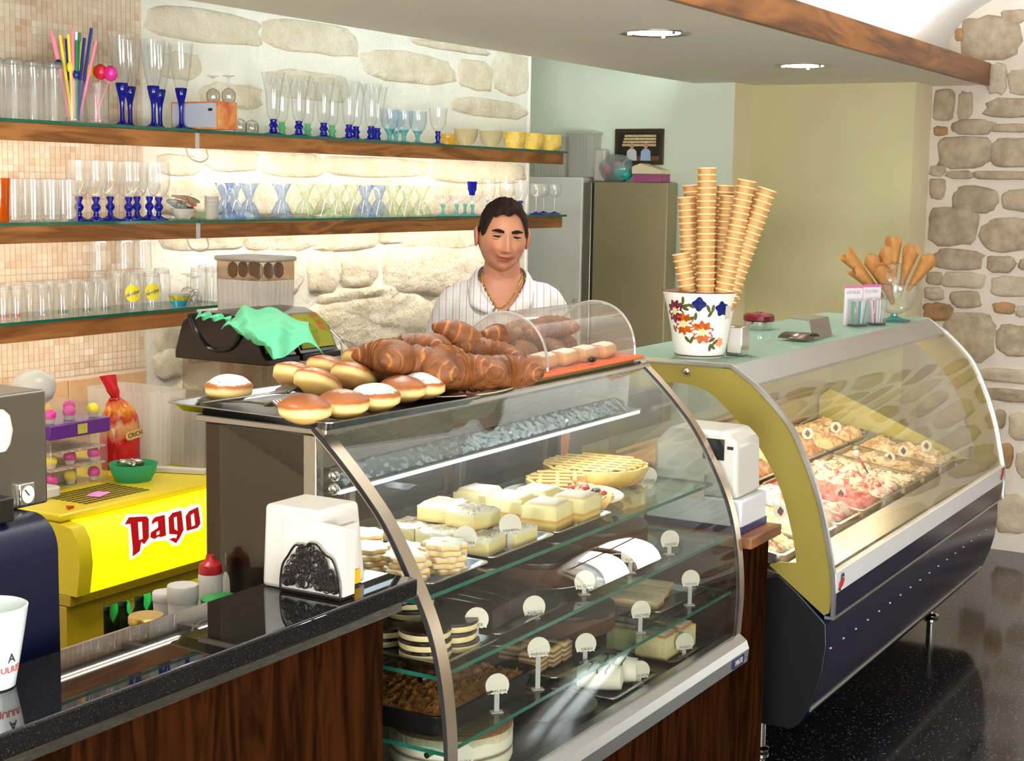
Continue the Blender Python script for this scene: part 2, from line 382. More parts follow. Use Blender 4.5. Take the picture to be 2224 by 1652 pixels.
# walls of the customers' side (behind the camera) with a shop window added for the front fill
wf = MB(); wf.box(-3.2, -.7, -2.8, -2.62, 0, 2.3); wf.box(1.9, 7.6, -2.8, -2.62, 0, 2.3); wf.box(-.7, 1.9, -2.8, -2.62, 0, .6); wf.box(-.7, 1.9, -2.8, -2.62, 2.2, 2.3)
struct('wall_front', wf, M_CREAM)
struct('wall_side', MB().box(-3.2, -3.0, -2.8, -1.7, 0, 2.95).box(-3.2, -3.0, .6, 4.2, 0, 2.95).box(-3.2, -3.0, -1.7, .6, 2.15, 2.95), M_CREAM)
dr1 = struct('door_1', MB().box(-3.12, -3.11, -1.7, .6, .02, 2.15), M_PANE, smooth=False)  # unseen street door, put in as the opening for the side fill
fr = MB()
for y in (-1.7, -.58, .53): fr.box(-3.14, -3.08, y, y+.07, 0, 2.15)
fr.box(-3.14, -3.08, -1.7, .6, 2.08, 2.15)
obj('door_frame', fr, M_SHELFWOOD, dr1)
win = struct('window_1', MB().box(-.7, 1.9, -2.72, -2.715, .6, 2.2), M_PANE)
fr = MB()
for x in (-.7, .57, 1.84): fr.box(x, x+.06, -2.75, -2.69, .6, 2.2)
fr.box(-.7, 1.9, -2.75, -2.69, .6, .66); fr.box(-.7, 1.9, -2.75, -2.69, 2.14, 2.2)
obj('window_frame', fr, M_SHELFWOOD, win)
# end wall of stone with an arched window to the street
AR = [(-1.08-.27*math.cos(PI*i/16), 1.62+.27*math.sin(PI*i/16)) for i in range(17)]      # arch, y from -1.35 to -.81
wr = MB(); wr.box(XS, 7.62, -.81, 2.045, 0, 2.95); wr.box(XS, 7.62, -2.8, -1.35, 0, 2.95); wr.box(XS, 7.62, -1.35, -.81, 0, .72)
wr.prism([(-.81, 2.95), (-1.35, 2.95)]+AR, 'x', XS, 7.62)
wall_r = struct('wall_right', wr, M_MORTAR2, smooth=False, fix=True)
jamb = MB(); pth = [(-1.35, .72)]+AR+[(-.81, .72)]
def outw(p):
    d = Vector((p[0]+1.08, p[1]-1.62 if p[1] > 1.6 else 0)).normalized(); return (p[0]+d.x*.13, p[1]+d.y*.13)
for (a, c) in zip(pth[:-1], pth[1:]): jamb.prism([a, c, outw(c), outw(a)], 'x', XS-.03, XS+.03)
jamb.box(XS-.06, XS+.05, -1.48, -.68, .66, .72)
struct('trim_2', jamb, M_STONEL, smooth=False, fix=True)
wn2_ = struct('window_2', MB().prism([(-1.35, .72)]+AR+[(-.81, .72)], 'x', 7.52, 7.525), M_PANE, smooth=False, fix=True)
obj('window_frame', MB().box(7.50, 7.55, -1.10, -1.06, .72, 1.88).box(7.50, 7.55, -1.35, -.81, 1.60, 1.64), M_SHELFWOOD, wn2_)
# plaster blocks left of it: olive panel, pale green wall, cream returns
wl = MB(); wl.box(XO, 7.62, 2.04, 2.85, 0, ZC+.001); wl.box(XP, 7.62, 2.846, 4.25, 0, 2.85)
wl.mi = [0]*6+[1]*6; wl.mi[2] = 2; wl.mi[8] = 2
struct('wall_end', wl, [M_OLIVE, M_PALE, M_CREAM], smooth=False)
struct('wall_alcove', MB().box(6.0, XP, 4.05, 4.25, 0, 2.85), M_PALE)
# stone wall behind the bar
wb = MB().box(3.63, 6.09, YW, 4.1, 0, 2.85)
wall_b = struct('wall_rear', wb, M_MORTAR, smooth=False)
struct('trim_3', MB().box(6.078, 6.096, YW-.008, YW+.02, 0, 2.85), M_WHITE, bevel=.003)

def stone(parent, plane, c, hw, hh, depth, mat, seed):
    """irregular block, slightly proud of the wall; plane 'y' -> (x,z) facing -y, 'x' -> (y,z) facing -x"""
    rnd = random.Random(seed); n = 20; off = Vector((seed*1.37, seed*.73, 0))
    ol = []
    for i in range(n):
        a = 2*PI*(i+rnd.uniform(-.2, .2))/n; ca, sa = math.cos(a), math.sin(a); e = .62
        x = math.copysign(abs(ca)**e, ca); y = math.copysign(abs(sa)**e, sa); q = 1+.13*noise.noise(Vector((x*1.3, y*1.3, 0))+off)+rnd.uniform(-.10, .06)
        ol.append((x*hw*q*1.03, y*hh*q*1.03))
    dx, dy = rnd.uniform(-.35, .35), rnd.uniform(-.1, .45)
    rings = [(1.04, -.003), (.97, depth*.5), (.86, depth*.9), (.55, depth), (.25, depth)]
    vs = []; fs = []; m = len(rings)
    def P(x, y, d):
        if plane == 'y': return (c[0]+x, c[1]-d, c[2]+y)
        return (c[0]-d, c[1]-x, c[2]+y)
    for (s, d) in rings:
        for (x, y) in ol:
            dd = d if s > 1 else d*(1+.5*(dx*x/hw+dy*y/hh))+.55*depth*noise.noise(Vector((x*s*13, y*s*17, 4))+off)*(1 if s < .9 else .4)
            vs.append(P(x*s, y*s, dd))
    vs.append(P(0, 0, depth*rnd.uniform(.7, 1.2)))
    for j in range(m-1):
        for i in range(n): i2 = (i+1) % n; fs.append((j*n+i, j*n+i2, (j+1)*n+i2, (j+1)*n+i))
    for i in range(n): fs.append(((m-1)*n+i, (m-1)*n+(i+1) % n, m*n))
    return obj('stone', MB().add(vs, fs), mat, parent, smooth=True, angle=60)
S1 = [(265,95,595,350,0),(490,60,640,130,0),(225,165,275,235,2),(420,365,520,550,1),(535,400,660,545,1),(105,515,215,700,0),(245,530,325,690,1),(400,570,690,680,0),(215,690,450,780,0),(440,715,660,765,0),(100,730,180,785,2),(125,790,425,975,0),(440,790,700,970,0),(80,955,165,1020,0),(170,985,330,1035,0),(330,985,660,1040,0),(80,1030,165,1150,0),(215,1075,470,1235,0),(505,1090,720,1225,0),(75,1195,350,1420,0),(370,1250,690,1455,0),(105,1435,380,1565,0),(410,1475,570,1580,0),(595,1490,720,1570,0),(60,1570,150,1650,0),(150,1565,395,1670,1),(430,1590,700,1720,1)]
S2 = [(50,60,160,140,1),(200,80,370,185,0),(45,150,210,260,2),(160,200,440,500,0),(445,145,570,220,2),(580,170,660,240,1),(465,270,720,475,0),(350,520,700,630,1),(385,640,700,735,0),(450,765,515,880,0),(540,780,720,960,1),(455,960,560,1110,2),(460,1260,640,1500,1),(230,560,340,700,1),(290,760,420,900,0),(580,1000,740,1180,1),(300,960,440,1200,0)]
boxes = [(1990+a*.3756, b2*.3756, 1990+c*.3756, d*.3756, t) for a, b2, c, d, t in S1]+[(1990+a*.3756, 600+b2*.3756, 1990+c*.3756, 600+d*.3756, t) for a, b2, c, d, t in S2]
rr = random.Random(3)
for i, (a, b2, c, d, t) in enumerate(boxes):
    p = onx((a+c)/2, (b2+d)/2, XS); q = onx(a, b2, XS); q2 = onx(c, d, XS)
    hw, hh = abs(q.y-q2.y)/2, abs(q.z-q2.z)/2
    if p.y+hw > 2.035: hw = 2.035-p.y
    if hw < .02: continue
    stone(wall_r, 'x', (XS, p.y, p.z), hw, hh, .015, (M_STONE2, M_STONEL, M_STONEO)[t], i+1)
# the same masonry goes on towards the doorway, out of the frame
z = .05; row = 0
while z < 2.55:
    h = rr.uniform(.1, .19); y = 1.33 - rr.uniform(0, .08)
    while y > -.52:
        wd = rr.uniform(.16, .36)
        if y-wd > -.62: stone(wall_r, 'x', (XS, y-wd/2, z+h/2), wd/2-.012, h/2-.012, .02, rr.choice((M_STONE2, M_STONE2, M_STONEL, M_STONEO)), 500+row); row += 1
        y -= wd+.02
    z += h+.02
B1 = [(0,20,630,290),(655,95,1195,345),(1250,280,1750,510),(1540,220,1960,330),(1990,300,2180,560),(1790,345,1980,525),(1780,560,2170,700),(300,480,640,640),(700,400,1150,600),(30,300,280,470)]
B2 = [(85,70,540,155),(550,60,930,165),(945,50,1290,160),(1320,50,1465,125),(1480,70,1900,150),(1390,165,1980,390),(905,190,1080,400),(1090,200,1305,370),(1000,405,1440,465),(890,475,1640,700),(560,180,880,420),(20,605,190,745),(20,760,200,900),(210,610,420,800),(440,640,860,860),(900,730,1250,870),(1660,420,2000,690),(1300,720,1600,850)]
B3 = [(345,335,430,380),(440,325,560,372),(575,330,700,385),(710,340,930,385),(945,345,1140,400),(345,390,520,465),(540,395,720,465),(735,395,900,470),(915,405,1135,465),(870,1035,985,1120),(1000,1040,1150,1130),(760,1040,860,1110),(345,850,440,1000),(1000,860,1140,1020),(760,830,985,1020),(450,860,740,1020)]
bx = [(330+a*.3732, b2*.3732, 330+c*.3732, d*.3732) for a, b2, c, d in B1]+[(330+a*.3732, 480+b2*.3732, 330+c*.3732, 480+d*.3732) for a, b2, c, d in B2]+B3
for i, (a, b2, c, d) in enumerate(bx):
    p = ony((a+c)/2, (b2+d)/2, YW); q = ony(a, b2, YW); q2 = ony(c, d, YW)
    hw, hh = abs(q.x-q2.x)/2, abs(q.z-q2.z)/2
    if p.x+hw > 6.07: hw = 6.07-p.x
    if p.x-hw < 3.66: hw = p.x-3.66
    if hw < .02: continue
    stone(wall_b, 'y', (p.x, YW, p.z), hw*1.06, hh*1.1, .011 if b2 < 480 else .022, M_STONE, 900+i)
# mosaic wall on the left with a band of large tiles under it
k = NT('mosaic_stone'); b = k.n('BsdfPrincipled', i_Roughness=.55); k.l(b.outputs[0], k.out.inputs[0])
g = k.n('NewGeometry'); sn = k.n('VectorMath', operation='SNAP'); sn.inputs[1].default_value = (.02, 10, .02); k.l(g.outputs['Position'], sn.inputs[0])
wn = k.n('TexWhiteNoise'); k.l(sn.outputs[0], wn.inputs[0])
sn2 = k.n('VectorMath', operation='SNAP'); sn2.inputs[1].default_value = (.06, 10, .04); k.l(g.outputs['Position'], sn2.inputs[0])
wn2 = k.n('TexWhiteNoise'); k.l(sn2.outputs[0], wn2.inputs[0])
av = k.n('Mix'); av.inputs[0].default_value = .5; k.l(wn.outputs[0], av.inputs[2]); k.l(wn2.outputs[0], av.inputs[3])
c = k.ramp(av.outputs[0], [(.0, lin((186, 154, 124))), (.3, lin((202, 178, 152))), (.7, lin((208, 188, 164))), (1, lin((220, 204, 184)))]); k.l(c, b.inputs['Base Color'])
M_MOSAIC = k.m
M_GROUT = pbr('mosaic_grout', (214, 196, 174), .9, var=.05, scale=40)
M_BIGT = pbr('tan_wall_tile', (206, 168, 126), .45, var=.12, scale=14, col2=(190, 148, 106), rand=.06)
wt = struct('wall_left', MB().box(-3.0, 3.63, YW, 4.1, 0, 2.85), M_GROUT, smooth=False)
ZM = ony(335, 797, YW).z
tile_me = mesh_of('mosaic_tile', MB().box(-.0091, .0091, -.0025, .0005, -.0091, .0091), M_MOSAIC, smooth=False)
many = MB(); cells = []
x = 3.62
ix0, ix1 = int(2.62/.02), int(3.62/.02)
iz0, iz1 = int(ZM/.02)+1, int(2.62/.02)
for ix in range(ix0, ix1):
    for iz in range(iz0, iz1):
        cells.append(((ix+.5)*.02, (iz+.5)*.02))
near = sorted(cells, key=lambda c: abs(c[0]-2.95)*.8+abs(c[1]-2.06))[:300]
ns = set(near)
for (cx, cz) in cells:
    if (cx, cz) in ns:
        o = link('mosaic_tile', tile_me, wt); o.location = (cx, YW, cz)
    else: many.box(cx-.0091, cx+.0091, YW-.0025, YW+.0005, cz-.0091, cz+.0091)
o = obj('mosaic_field', many, M_MOSAIC, wt, smooth=False); o['kind'] = 'stuff'; o['label'] = 'remaining small beige mosaic tiles of the wall'
tw = .168
for r in range(2):
    for i in range(6):
        x1 = 3.625-i*tw
        obj('tile', MB().box(x1-tw+.004, x1, YW-.007, YW, ZM-.165*(r+1)-.002*r, ZM-.165*r-.006), M_BIGT, wt, bevel=.002)
# recessed downlights
M_DL = emit('downlight_glow', (240, 255, 248), 9.0)
for i, x in enumerate((4.652, 6.069, 3.235, 1.818)):
    yy = 2.21
    t = thing('recessed_downlight', ['round recessed downlight with steel ring above the waffle cones', 'round recessed downlight nearest the stone end wall', 'recessed downlight above the pastry case, next towards the bar end', 'recessed downlight above the granite bar'][i], 'ceiling light', (x, yy, ZC), 0, 'ceiling downlights')
    obj('trim_ring', MB().lathe([(.085, -.001), (.118, -.004), (.12, -.001), (.12, .004), (.085, .004)], 40, (x, yy, ZC), cap0=False, cap1=False), M_STEEL, t)
    obj('lamp_glass', MB().lathe([(.0001, -.0012), (.083, -.0012), (.085, .003)], 40, (x, yy, ZC-.0005), cap0=False, cap1=False), M_DL, t)
    for a in (.6, 2.7, 4.8): obj('clip', MB().box(-.006, .006, .078, .094, -.008, 0, M=Matrix.Translation((x, yy, ZC-.002)) @ Matrix.Rotation(a, 4, 'Z')), M_STEEL, t)
    l = bpy.data.lights.new('downlight_lamp', 'SPOT'); l.energy = 28; l.spot_size = math.radians(120); l.spot_blend = .6; l.shadow_soft_size = .08; l.color = (1, .97, .9)
    lo = bpy.data.objects.new('downlight_lamp', l); COL.objects.link(lo); lo.location = (x, yy, ZC-.02); lo.parent = t; lo.matrix_parent_inverse = wm(t).inverted()
# ================================================================== glass shelves on wooden battens
YF = 3.30; ZU, ZMID, ZL = 1.862, 1.581, 1.309
M_TUBE = emit('tube_glow', (255, 232, 206), 5.0)
XBRK = 3.64
def shelf(label, x0, x1, gx0, gx1, z, power, warm):
    t = thing('glass_shelf', label, 'shelf', ((x0+x1)/2, YW, z), 0, 'glass shelves behind the bar')
    g = MB().box(gx0, gx1, YF-.012, YW-.004, z-.009, z)
    g.mi = [0, 0, 1, 1, 1, 1]
    obj('glass_plate', g, [M_PANE_G, M_GEDGE], t, smooth=False)
    obj('wooden_batten', MB().box(x0, x1, YF, YF+.022, z-.058, z-.0095), M_SHELFWOOD, t, bevel=.0015)
    n = max(2, int((x1-x0)/.8)+1)
    for i in range(n):
        bxx = x0+.12+(x1-x0-.24)*i/(n-1)
        obj('bracket', MB().box(bxx-.012, bxx+.012, YF+.022, YW, z-.03, z-.0095), M_STEEL, t, bevel=.001)
    ln = x1-x0-.08
    obj('tube_lamp', MB().tube([(x0+.04, YF+.05, z-.042), (x1-.04, YF+.05, z-.042)], .008, 10), M_TUBE, t)
    lo = area('shelf_tube_light', ((x0+x1)/2, YF+.055, z-.056), ((x0+x1)/2, YF+.12, z-.3), ln, .02, power, warm)
    lo.parent = t; lo.matrix_parent_inverse = wm(t).inverted()
    return t
WARM = (1.0, .90, .82); WARM2 = (1.0, .92, .83)
shelf('left half of the top glass shelf, in front of the mosaic wall', 2.3, XBRK-.008, 2.3, XBRK-.01, ZU, .62, WARM)
shelf('long right half of the top glass shelf, in front of the stone wall', XBRK+.012, 6.03, XBRK-.005, 6.05, ZU, 2.6, WARM2)
shelf('left half of the middle glass shelf, in front of the mosaic wall', 2.3, XBRK-.008, 2.3, XBRK-.01, ZMID, .62, WARM)
shelf('long right half of the middle glass shelf, behind the standing man', XBRK+.012, 6.03, XBRK-.005, 6.05, ZMID, 2.9, WARM2)
shelf('lowest glass shelf, short and only in front of the mosaic wall', 2.3, XBRK-.008, 2.3, 3.83, ZL, .75, WARM)
# loops of lamp cable hanging under the gap between the shelves
for nm, zz in (('top', ZU), ('middle', ZMID)):
    pts = catmull([(XBRK-.02, YF+.03, zz-.05), (XBRK-.015, YF+.02, zz-.085), (XBRK+.03, YF+.015, zz-.10), (XBRK+.07, YF+.02, zz-.085), (XBRK+.07, YF+.03, zz-.05)], 20)
    c = thing('lamp_cable', 'white cable loop under the gap of the %s glass shelf' % nm, 'cable', (XBRK, YF+.03, zz-.05))
    obj('cable', MB().tube(pts, .003, 6), M_WPLAST, c)
    obj('clip', MB().box(XBRK-.008, XBRK+.012, YF+.001, YF+.02, zz-.06, zz-.01), M_WPLAST, c, bevel=.001)

# ------------------------------------------------------------------ drinking glasses
def sx(u, v, y): return ony(u, v, y).x
class Kind:
    """a kind of glass built once at the origin, then copied"""
    def __init__(s, name, cat, parts): s.name, s.cat, s.parts, s.root = name, cat, parts, None
    def put(s, loc, label, group, rz=0, scale=None):
        if s.root is None:
            t = thing(s.name, label, s.cat, (0, 0, 0), 0, group)
            for nm, prof, mat, kw in s.parts:
                obj(nm, MB().lathe(prof, kw.pop('n', 20), cap0=kw.pop('cap0', True), cap1=kw.pop('cap1', False), wob=kw.pop('wob', None)), mat, t, angle=60)
            s.root = t; s.kids = list(t.children); t.location = loc; t.rotation_euler = (0, 0, rz)
            if scale: t.scale = (scale,)*3 if not isinstance(scale, tuple) else scale
            return t
        r = s.root.copy(); COL.objects.link(r); r.location = loc; r.rotation_euler = (0, 0, rz); r['label'] = label; r['group'] = group
        for ch in s.kids: c = ch.copy(); COL.objects.link(c); c.parent = r
        r.scale = (1, 1, 1) if not scale else ((scale,)*3 if not isinstance(scale, tuple) else scale)
        return r
def row(kind, us, v, z, y, fmt, group, jit=.0, scale=None):
    for i, q in enumerate(us):
        u, yy = (q if isinstance(q, tuple) else (q, y))
        p = (sx(u, v, yy), yy, z+.0005)
        kind.put(p, fmt % ORD[i], group, rz=random.uniform(0, 6), scale=scale)
base = lambda r, h: [(r, .0), (r, h)]
TUMB_UP = Kind('upturned_tumbler', 'glass', [('wall', [(.031, 0), (.0315, .03), (.030, .10), (.028, .150), (.026, .160), (.018, .166), (.0001, .167)], M_CLEAR, dict(cap0=False)), ('thick_base', [(.0265, .150), (.027, .158), (.0001, .1585)], M_CLEAR, dict(cap0=True))])
TALL_BLUE = Kind('blue_stemmed_goblet', 'glass', [
    ('bowl', [(.0001, .112), (.010, .114), (.017, .125), (.024, .15), (.031, .19), (.036, .235), (.038, .262)], M_CLEAR, dict(cap0=False)),
    ('stem', [(.0085, .006), (.0065, .03), (.0068, .06), (.009, .078), (.014, .098), (.019, .122), (.0175, .125), (.012, .11), (.0001, .10)], M_BLUEG, dict(cap0=False)),
    ('foot', [(.033, 0), (.033, .002), (.02, .004), (.009, .012), (.0085, .016)], M_BLUEG, {})])
SHORT_BLUE = Kind('flared_sundae_glass', 'glass', [
    ('bowl', [(.0001, .05), (.014, .052), (.020, .062), (.023, .09), (.026, .13), (.032, .17), (.041, .205)], M_CLEAR, dict(cap0=False)),
    ('stem', [(.012, .006), (.014, .012), (.010, .02), (.016, .03), (.010, .04), (.013, .05)], M_BLUEG, {}),
    ('foot', [(.033, 0), (.033, .002), (.013, .008)], M_BLUEG, {})])
SHORT_GREEN = Kind('green_stemmed_glass', 'glass', [
    ('bowl', [(.0001, .05), (.014, .052), (.020, .062), (.023, .09), (.026, .13), (.032, .17), (.040, .20)], M_CLEAR, dict(cap0=False)),
    ('stem', [(.012, .006), (.014, .012), (.010, .02), (.016, .03), (.010, .04), (.013, .05)], M_GREENG, {}),
    ('foot', [(.033, 0), (.033, .002), (.013, .008)], M_GREENG, {})])
TEALCUP = Kind('teal_based_cup', 'glass', [
    ('bowl', [(.0001, .038), (.012, .04), (.03, .06), (.037, .085), (.038, .13)], glass('faint_blue_glass', (.84, .91, .97), rough=.05, refl=.09, edge=(.5, .66, .85), body=.08), dict(cap0=False)),
    ('foot', [(.028, 0), (.028, .002), (.010, .008), (.008, .02), (.012, .034), (.022, .05)], M_TEAL, {})])
AMBERSTEM = Kind('amber_tulip_glass', 'glass', [
    ('bowl', [(.0001, .05), (.018, .055), (.03, .075), (.034, .11), (.036, .14)], M_CLEAR, dict(cap0=False)),
    ('stem', [(.026, 0), (.026, .002), (.008, .008), (.007, .016), (.012, .026), (.008, .036), (.012, .05)], M_BLUEG, {})])
AMBERBALL = Kind('amber_bowl', 'bowl', [('bowl', [(.018, 0), (.02, .004), (.03, .014), (.036, .03), (.034, .045)], M_AMBER, {})])
RIBBOWL = Kind('ribbed_dessert_bowl', 'bowl', [('bowl', [(.022, 0), (.024, .003), (.04, .02), (.05, .045), (.054, .075), (.0525, .075), (.047, .045), (.036, .02), (.001, .008)], M_RIBBED, dict(n=48, wob=lambda a, z: 1+.025*math.cos(24*a)))])
YELBOWL = Kind('yellow_textured_bowl', 'bowl', [('bowl', [(.026, 0), (.028, .003), (.041, .014), (.046, .03), (.047, .05), (.045, .072), (.0435, .072), (.044, .05), (.04, .02), (.001, .008)], pbr('yellow_pressed_glass', (240, 192, 62), .25, var=.2, scale=60, bump=1.0, bscale=70, dist=.004, col2=(252, 226, 130)), dict(n=40, wob=lambda a, z: 1+.03*math.cos(10*a+z*260)))])
ORANGET = Kind('orange_tumbler', 'glass', [('wall', [(.027, 0), (.028, .006), (.033, .12), (.031, .12), (.026, .01), (.0001, .01)], M_ORANGE, {})])
TUMB = Kind('clear_tumbler', 'glass', [('wall', [(.024, .012), (.026, .05), (.0285, .118)], M_CLEAR, dict(cap0=False)), ('thick_base', [(.0235, 0), (.025, .004), (.024, .014)], M_CLEAR, dict(cap1=True))])
MIDBLUE = Kind('blue_stemmed_wineglass', 'glass', [
    ('bowl', [(.0001, .068), (.014, .07), (.027, .082), (.034, .105), (.0355, .13), (.033, .175)], M_CLEAR, dict(cap0=False)),
    ('stem', [(.0075, .01), (.009, .018), (.006, .024), (.0135, .036), (.0135, .042), (.0065, .052), (.012, .066), (.010, .07)], M_BLUEG, {}),
    ('foot', [(.031, 0), (.031, .002), (.018, .006), (.008, .013)], M_BLUEG, {})])
def hourglass(nm, m): return Kind(nm, 'glass', [
    ('upper_cone', [(.0115, .062), (.0125, .07), (.019, .09), (.031, .113), (.0345, .1165)], m, dict(cap0=False)),
    ('lower_bell', [(.041, 0), (.040, .008), (.031, .03), (.021, .05), (.0115, .062)], M_CLEAR if False else m, dict(cap0=False))])
HG_BLUE = hourglass('blue_sundae_cup', M_LBLUE); HG_GREEN = hourglass('green_sundae_cup', M_LGREEN)
COUPE = Kind('clear_coupe_glass', 'glass', [('bowl', [(.0001, .05), (.012, .052), (.032, .07), (.037, .09)], M_CLEAR, dict(cap0=False)), ('stem', [(.03, 0), (.03, .002), (.008, .01), (.006, .03), (.012, .05)], M_TEAL, {})])
THINSTEM = Kind('thin_stemmed_glass', 'glass', [('bowl', [(.0001, .075), (.012, .077), (.026, .09), (.030, .11), (.027, .135)], M_CLEAR, dict(cap0=False)), ('stem', [(.0035, .008), (.003, .04), (.005, .076)], M_CLEAR, {}), ('foot', [(.027, 0), (.027, .003), (.01, .008), (.004, .012)], M_BLUEG, {})])
BLUECUP = Kind('blue_cup', 'glass', [('wall', [(.015, 0), (.018, .02), (.024, .03), (.027, .075), (.025, .075), (.02, .03), (.001, .02)], M_BLUEG, {})])
UPWINE = Kind('upturned_wineglass', 'glass', [
    ('bowl', [(.026, 0), (.031, .02), (.03, .04), (.018, .055), (.006, .06)], glass('smoked_rim_glass', (.85, .85, .84), rough=.03, refl=.16, edge=(.3, .3, .3)), dict(cap0=False)),
    ('stem', [(.006, .06), (.0035, .075), (.0035, .105)], M_CLEAR, {}), ('foot', [(.004, .104), (.012, .109), (.027, .112), (.027, .114)], M_CLEAR, dict(cap1=True))])
# top shelf, left half
row(TUMB_UP, [(-12, 3.36), (10, 3.44), (32, 3.35), (52, 3.43), (74, 3.36), (98, 3.42), (118, 3.35)], 255, ZU, 3.38, 'tall clear tumbler upside down on the top shelf, %s from the left', 'upturned tumblers on the top shelf')
row(TALL_BLUE, [(266, 3.34), (283, 3.44), (334, 3.34), (348, 3.45), (394, 3.33)], 268, ZU, 3.34, 'tall goblet with cobalt blue stem on the top shelf, %s from the left', 'tall blue-stemmed goblets')
# two glasses with straws
def holder(u, label, tulips):
    x = sx(u, 262, 3.35); p = (x, 3.35, ZU)
    t = thing('straw_glass', label, 'glass', p)
    obj('wall', MB().lathe([(.033, .012), (.034, .06), (.035, .12)], 24, p, cap0=False, cap1=False), M_CLEAR, t)
    obj('thick_base', MB().lathe([(.032, .0005), (.034, .004), (.033, .014)], 24, p, cap1=True), M_CLEAR, t)
    return p
rs = random.Random(11)
pA = holder(160, 'clear glass holding a thick bundle of coloured straws', False)
SCOL = {'pink': (240, 140, 165), 'yellow': (240, 220, 70), 'blue': (24, 44, 120), 'green': (30, 130, 80), 'magenta': (226, 80, 140), 'white': (236, 236, 240)}
SM = {kk: pbr('straw_'+kk, vv, .35) for kk, vv in SCOL.items()}
seq = ['pink', 'pink', 'yellow', 'pink', 'yellow', 'pink', 'blue', 'green', 'magenta', 'white', 'green', 'yellow', 'pink', 'blue', 'blue', 'pink']
for i, kk in enumerate(seq):
    a = -1+2*i/(len(seq)-1); dep = rs.uniform(-.5, .5)
    b0 = Vector(pA)+_r*(a*.012)+Vector((0, dep*.02, .007)); top = Vector(pA)+_r*(a*.062+rs.uniform(-.006, .006))+Vector((0, dep*.05, .235+rs.uniform(-.02, .03)))
    if kk in ('blue', 'green'): top.z += .015
    s = thing('drinking_straw', '%s drinking straw in the bundled straw glass, %s from the left' % (kk, ORD[i]), 'straw', b0, 0, 'straws in the glass')
    obj('tube', MB().tube([b0, b0.lerp(top, .5), top], .0046, 8), SM[kk], s)
    if i % 4 == 0:
        m = b0.lerp(top, .62); obj('paper_flower', MB().ball(m, (.011, .011, .016), 10, 6), SM['yellow' if i % 8 else 'blue'], s)
pB = holder(212, 'clear glass holding flower-topped straws beside the goblets', True)
for i, (dx, kk, cc) in enumerate(((-.012, 'yellow', (236, 208, 20)), (.004, 'pink', (206, 30, 50)), (.016, 'magenta', (222, 40, 150)))):
    b0 = Vector(pB)+_r*(-dx*.8)+Vector((0, 0, .007)); top = Vector(pB)+_r*(dx*2.2)+Vector((0, -.004*i, .148-.004*i))
    s = thing('flower_straw', 'straw topped by a plastic %s tulip head' % ('yellow', 'red', 'magenta')[i], 'straw', b0, 0, 'tulip straws')
    obj('tube', MB().tube([b0, top], .0022, 8), SM['pink'], s)
    h = obj('tulip', MB().lathe([(.002, -.016), (.014, -.010), (.021, .004), (.017, .022), (.005, .03)], 14, top, cap1=True, wob=lambda a, z: 1+.08*math.cos(3*a)), pbr('tulip_%d' % i, cc, .35), s)
# carton standing on the shelf, its corner over the edge
bX = 3.625; yfar, ynear = onx(372, 285, bX).y, onx(476, 292, bX).y
yfar = min(yfar, YW-.01)
t = thing('carton', 'flat red and white carton leaning out over the top shelf edge', 'box', (bX+.04, (yfar+ynear)/2, ZU))
obj('body', MB().box(bX, bX+.085, ynear, yfar, ZU+.0005, ZU+.085), pbr('red_carton', (196, 84, 58), .5, var=.5, scale=26, col2=(226, 170, 90)), t, bevel=.002)
obj('white_panel', MB().box(bX-.0012, bX-.0002, ynear+.012, yfar-.006, ZU+.006, ZU+.080), pbr('panel_print', (186, 192, 206), .4), t)
obj('printed_mark', MB().box(bX-.0022, bX-.0014, ynear+.026, ynear+.042, ZU+.056, ZU+.064), M_INK, t)
for i, u in enumerate((463, 497)):
    yy = min(max(onx(u, 205, bX+.045).y, ynear+.03), yfar-.03)
    UPWINE.put((bX+.045, yy-(.0 if i == 0 else .03), ZU+.0855), 'small clear wineglass upside down on the carton, %s from the left' % ORD[i], 'upturned wineglasses', scale=.7)
row(UPWINE, [(521, 3.34), (547, 3.36)], 285, ZU, 3.36, 'small upturned wineglass right of the carton on the top shelf, %s from the left', 'upturned wineglasses on the shelf', scale=.75)
# top shelf, right half
row(SHORT_BLUE, [(594, 3.33), (649, 3.33), (703, 3.33), (758, 3.33), (773, 3.40), (806, 3.33), (819, 3.41)], 293, ZU, 3.33, 'tall flared sundae glass with a short cobalt stem, %s from the left', 'flared glasses on the top shelf')
row(SHORT_GREEN, [(612, 3.45), (668, 3.45), (721, 3.45)], 285, ZU, 3.45, 'sundae glass with a short pale green stem in the back row, %s from the left', 'green-stemmed glasses')
row(TEALCUP, [(846, 3.35), (877, 3.35), (907, 3.35), (860, 3.45)], 300, ZU, 3.35, 'pale blue cup on a teal foot on the top shelf, %s from the left', 'teal-footed cups', scale=.93)
row(AMBERSTEM, [(951, 3.34)], 305, ZU, 3.34, 'clear tulip glass with small cobalt stem between teal cups and amber bowls (%s)', 'tulip glass')
row(AMBERBALL, [(972, 3.37), (986, 3.44)], 308, ZU, 3.34, 'small glowing amber glass ball bowl on the top shelf, %s from the left', 'amber bowls')
row(RIBBOWL, [(1012, 3.36), (1066, 3.36)], 312, ZU, 3.36, 'cream ribbed dessert bowl on the top shelf, %s from the left', 'ribbed bowls', scale=.92)
row(YELBOWL, [(1117, 3.36), (1157, 3.36), (1197, 3.36)], 318, ZU, 3.36, 'yellow textured glass bowl at the right end of the top shelf, %s from the left', 'yellow bowls')
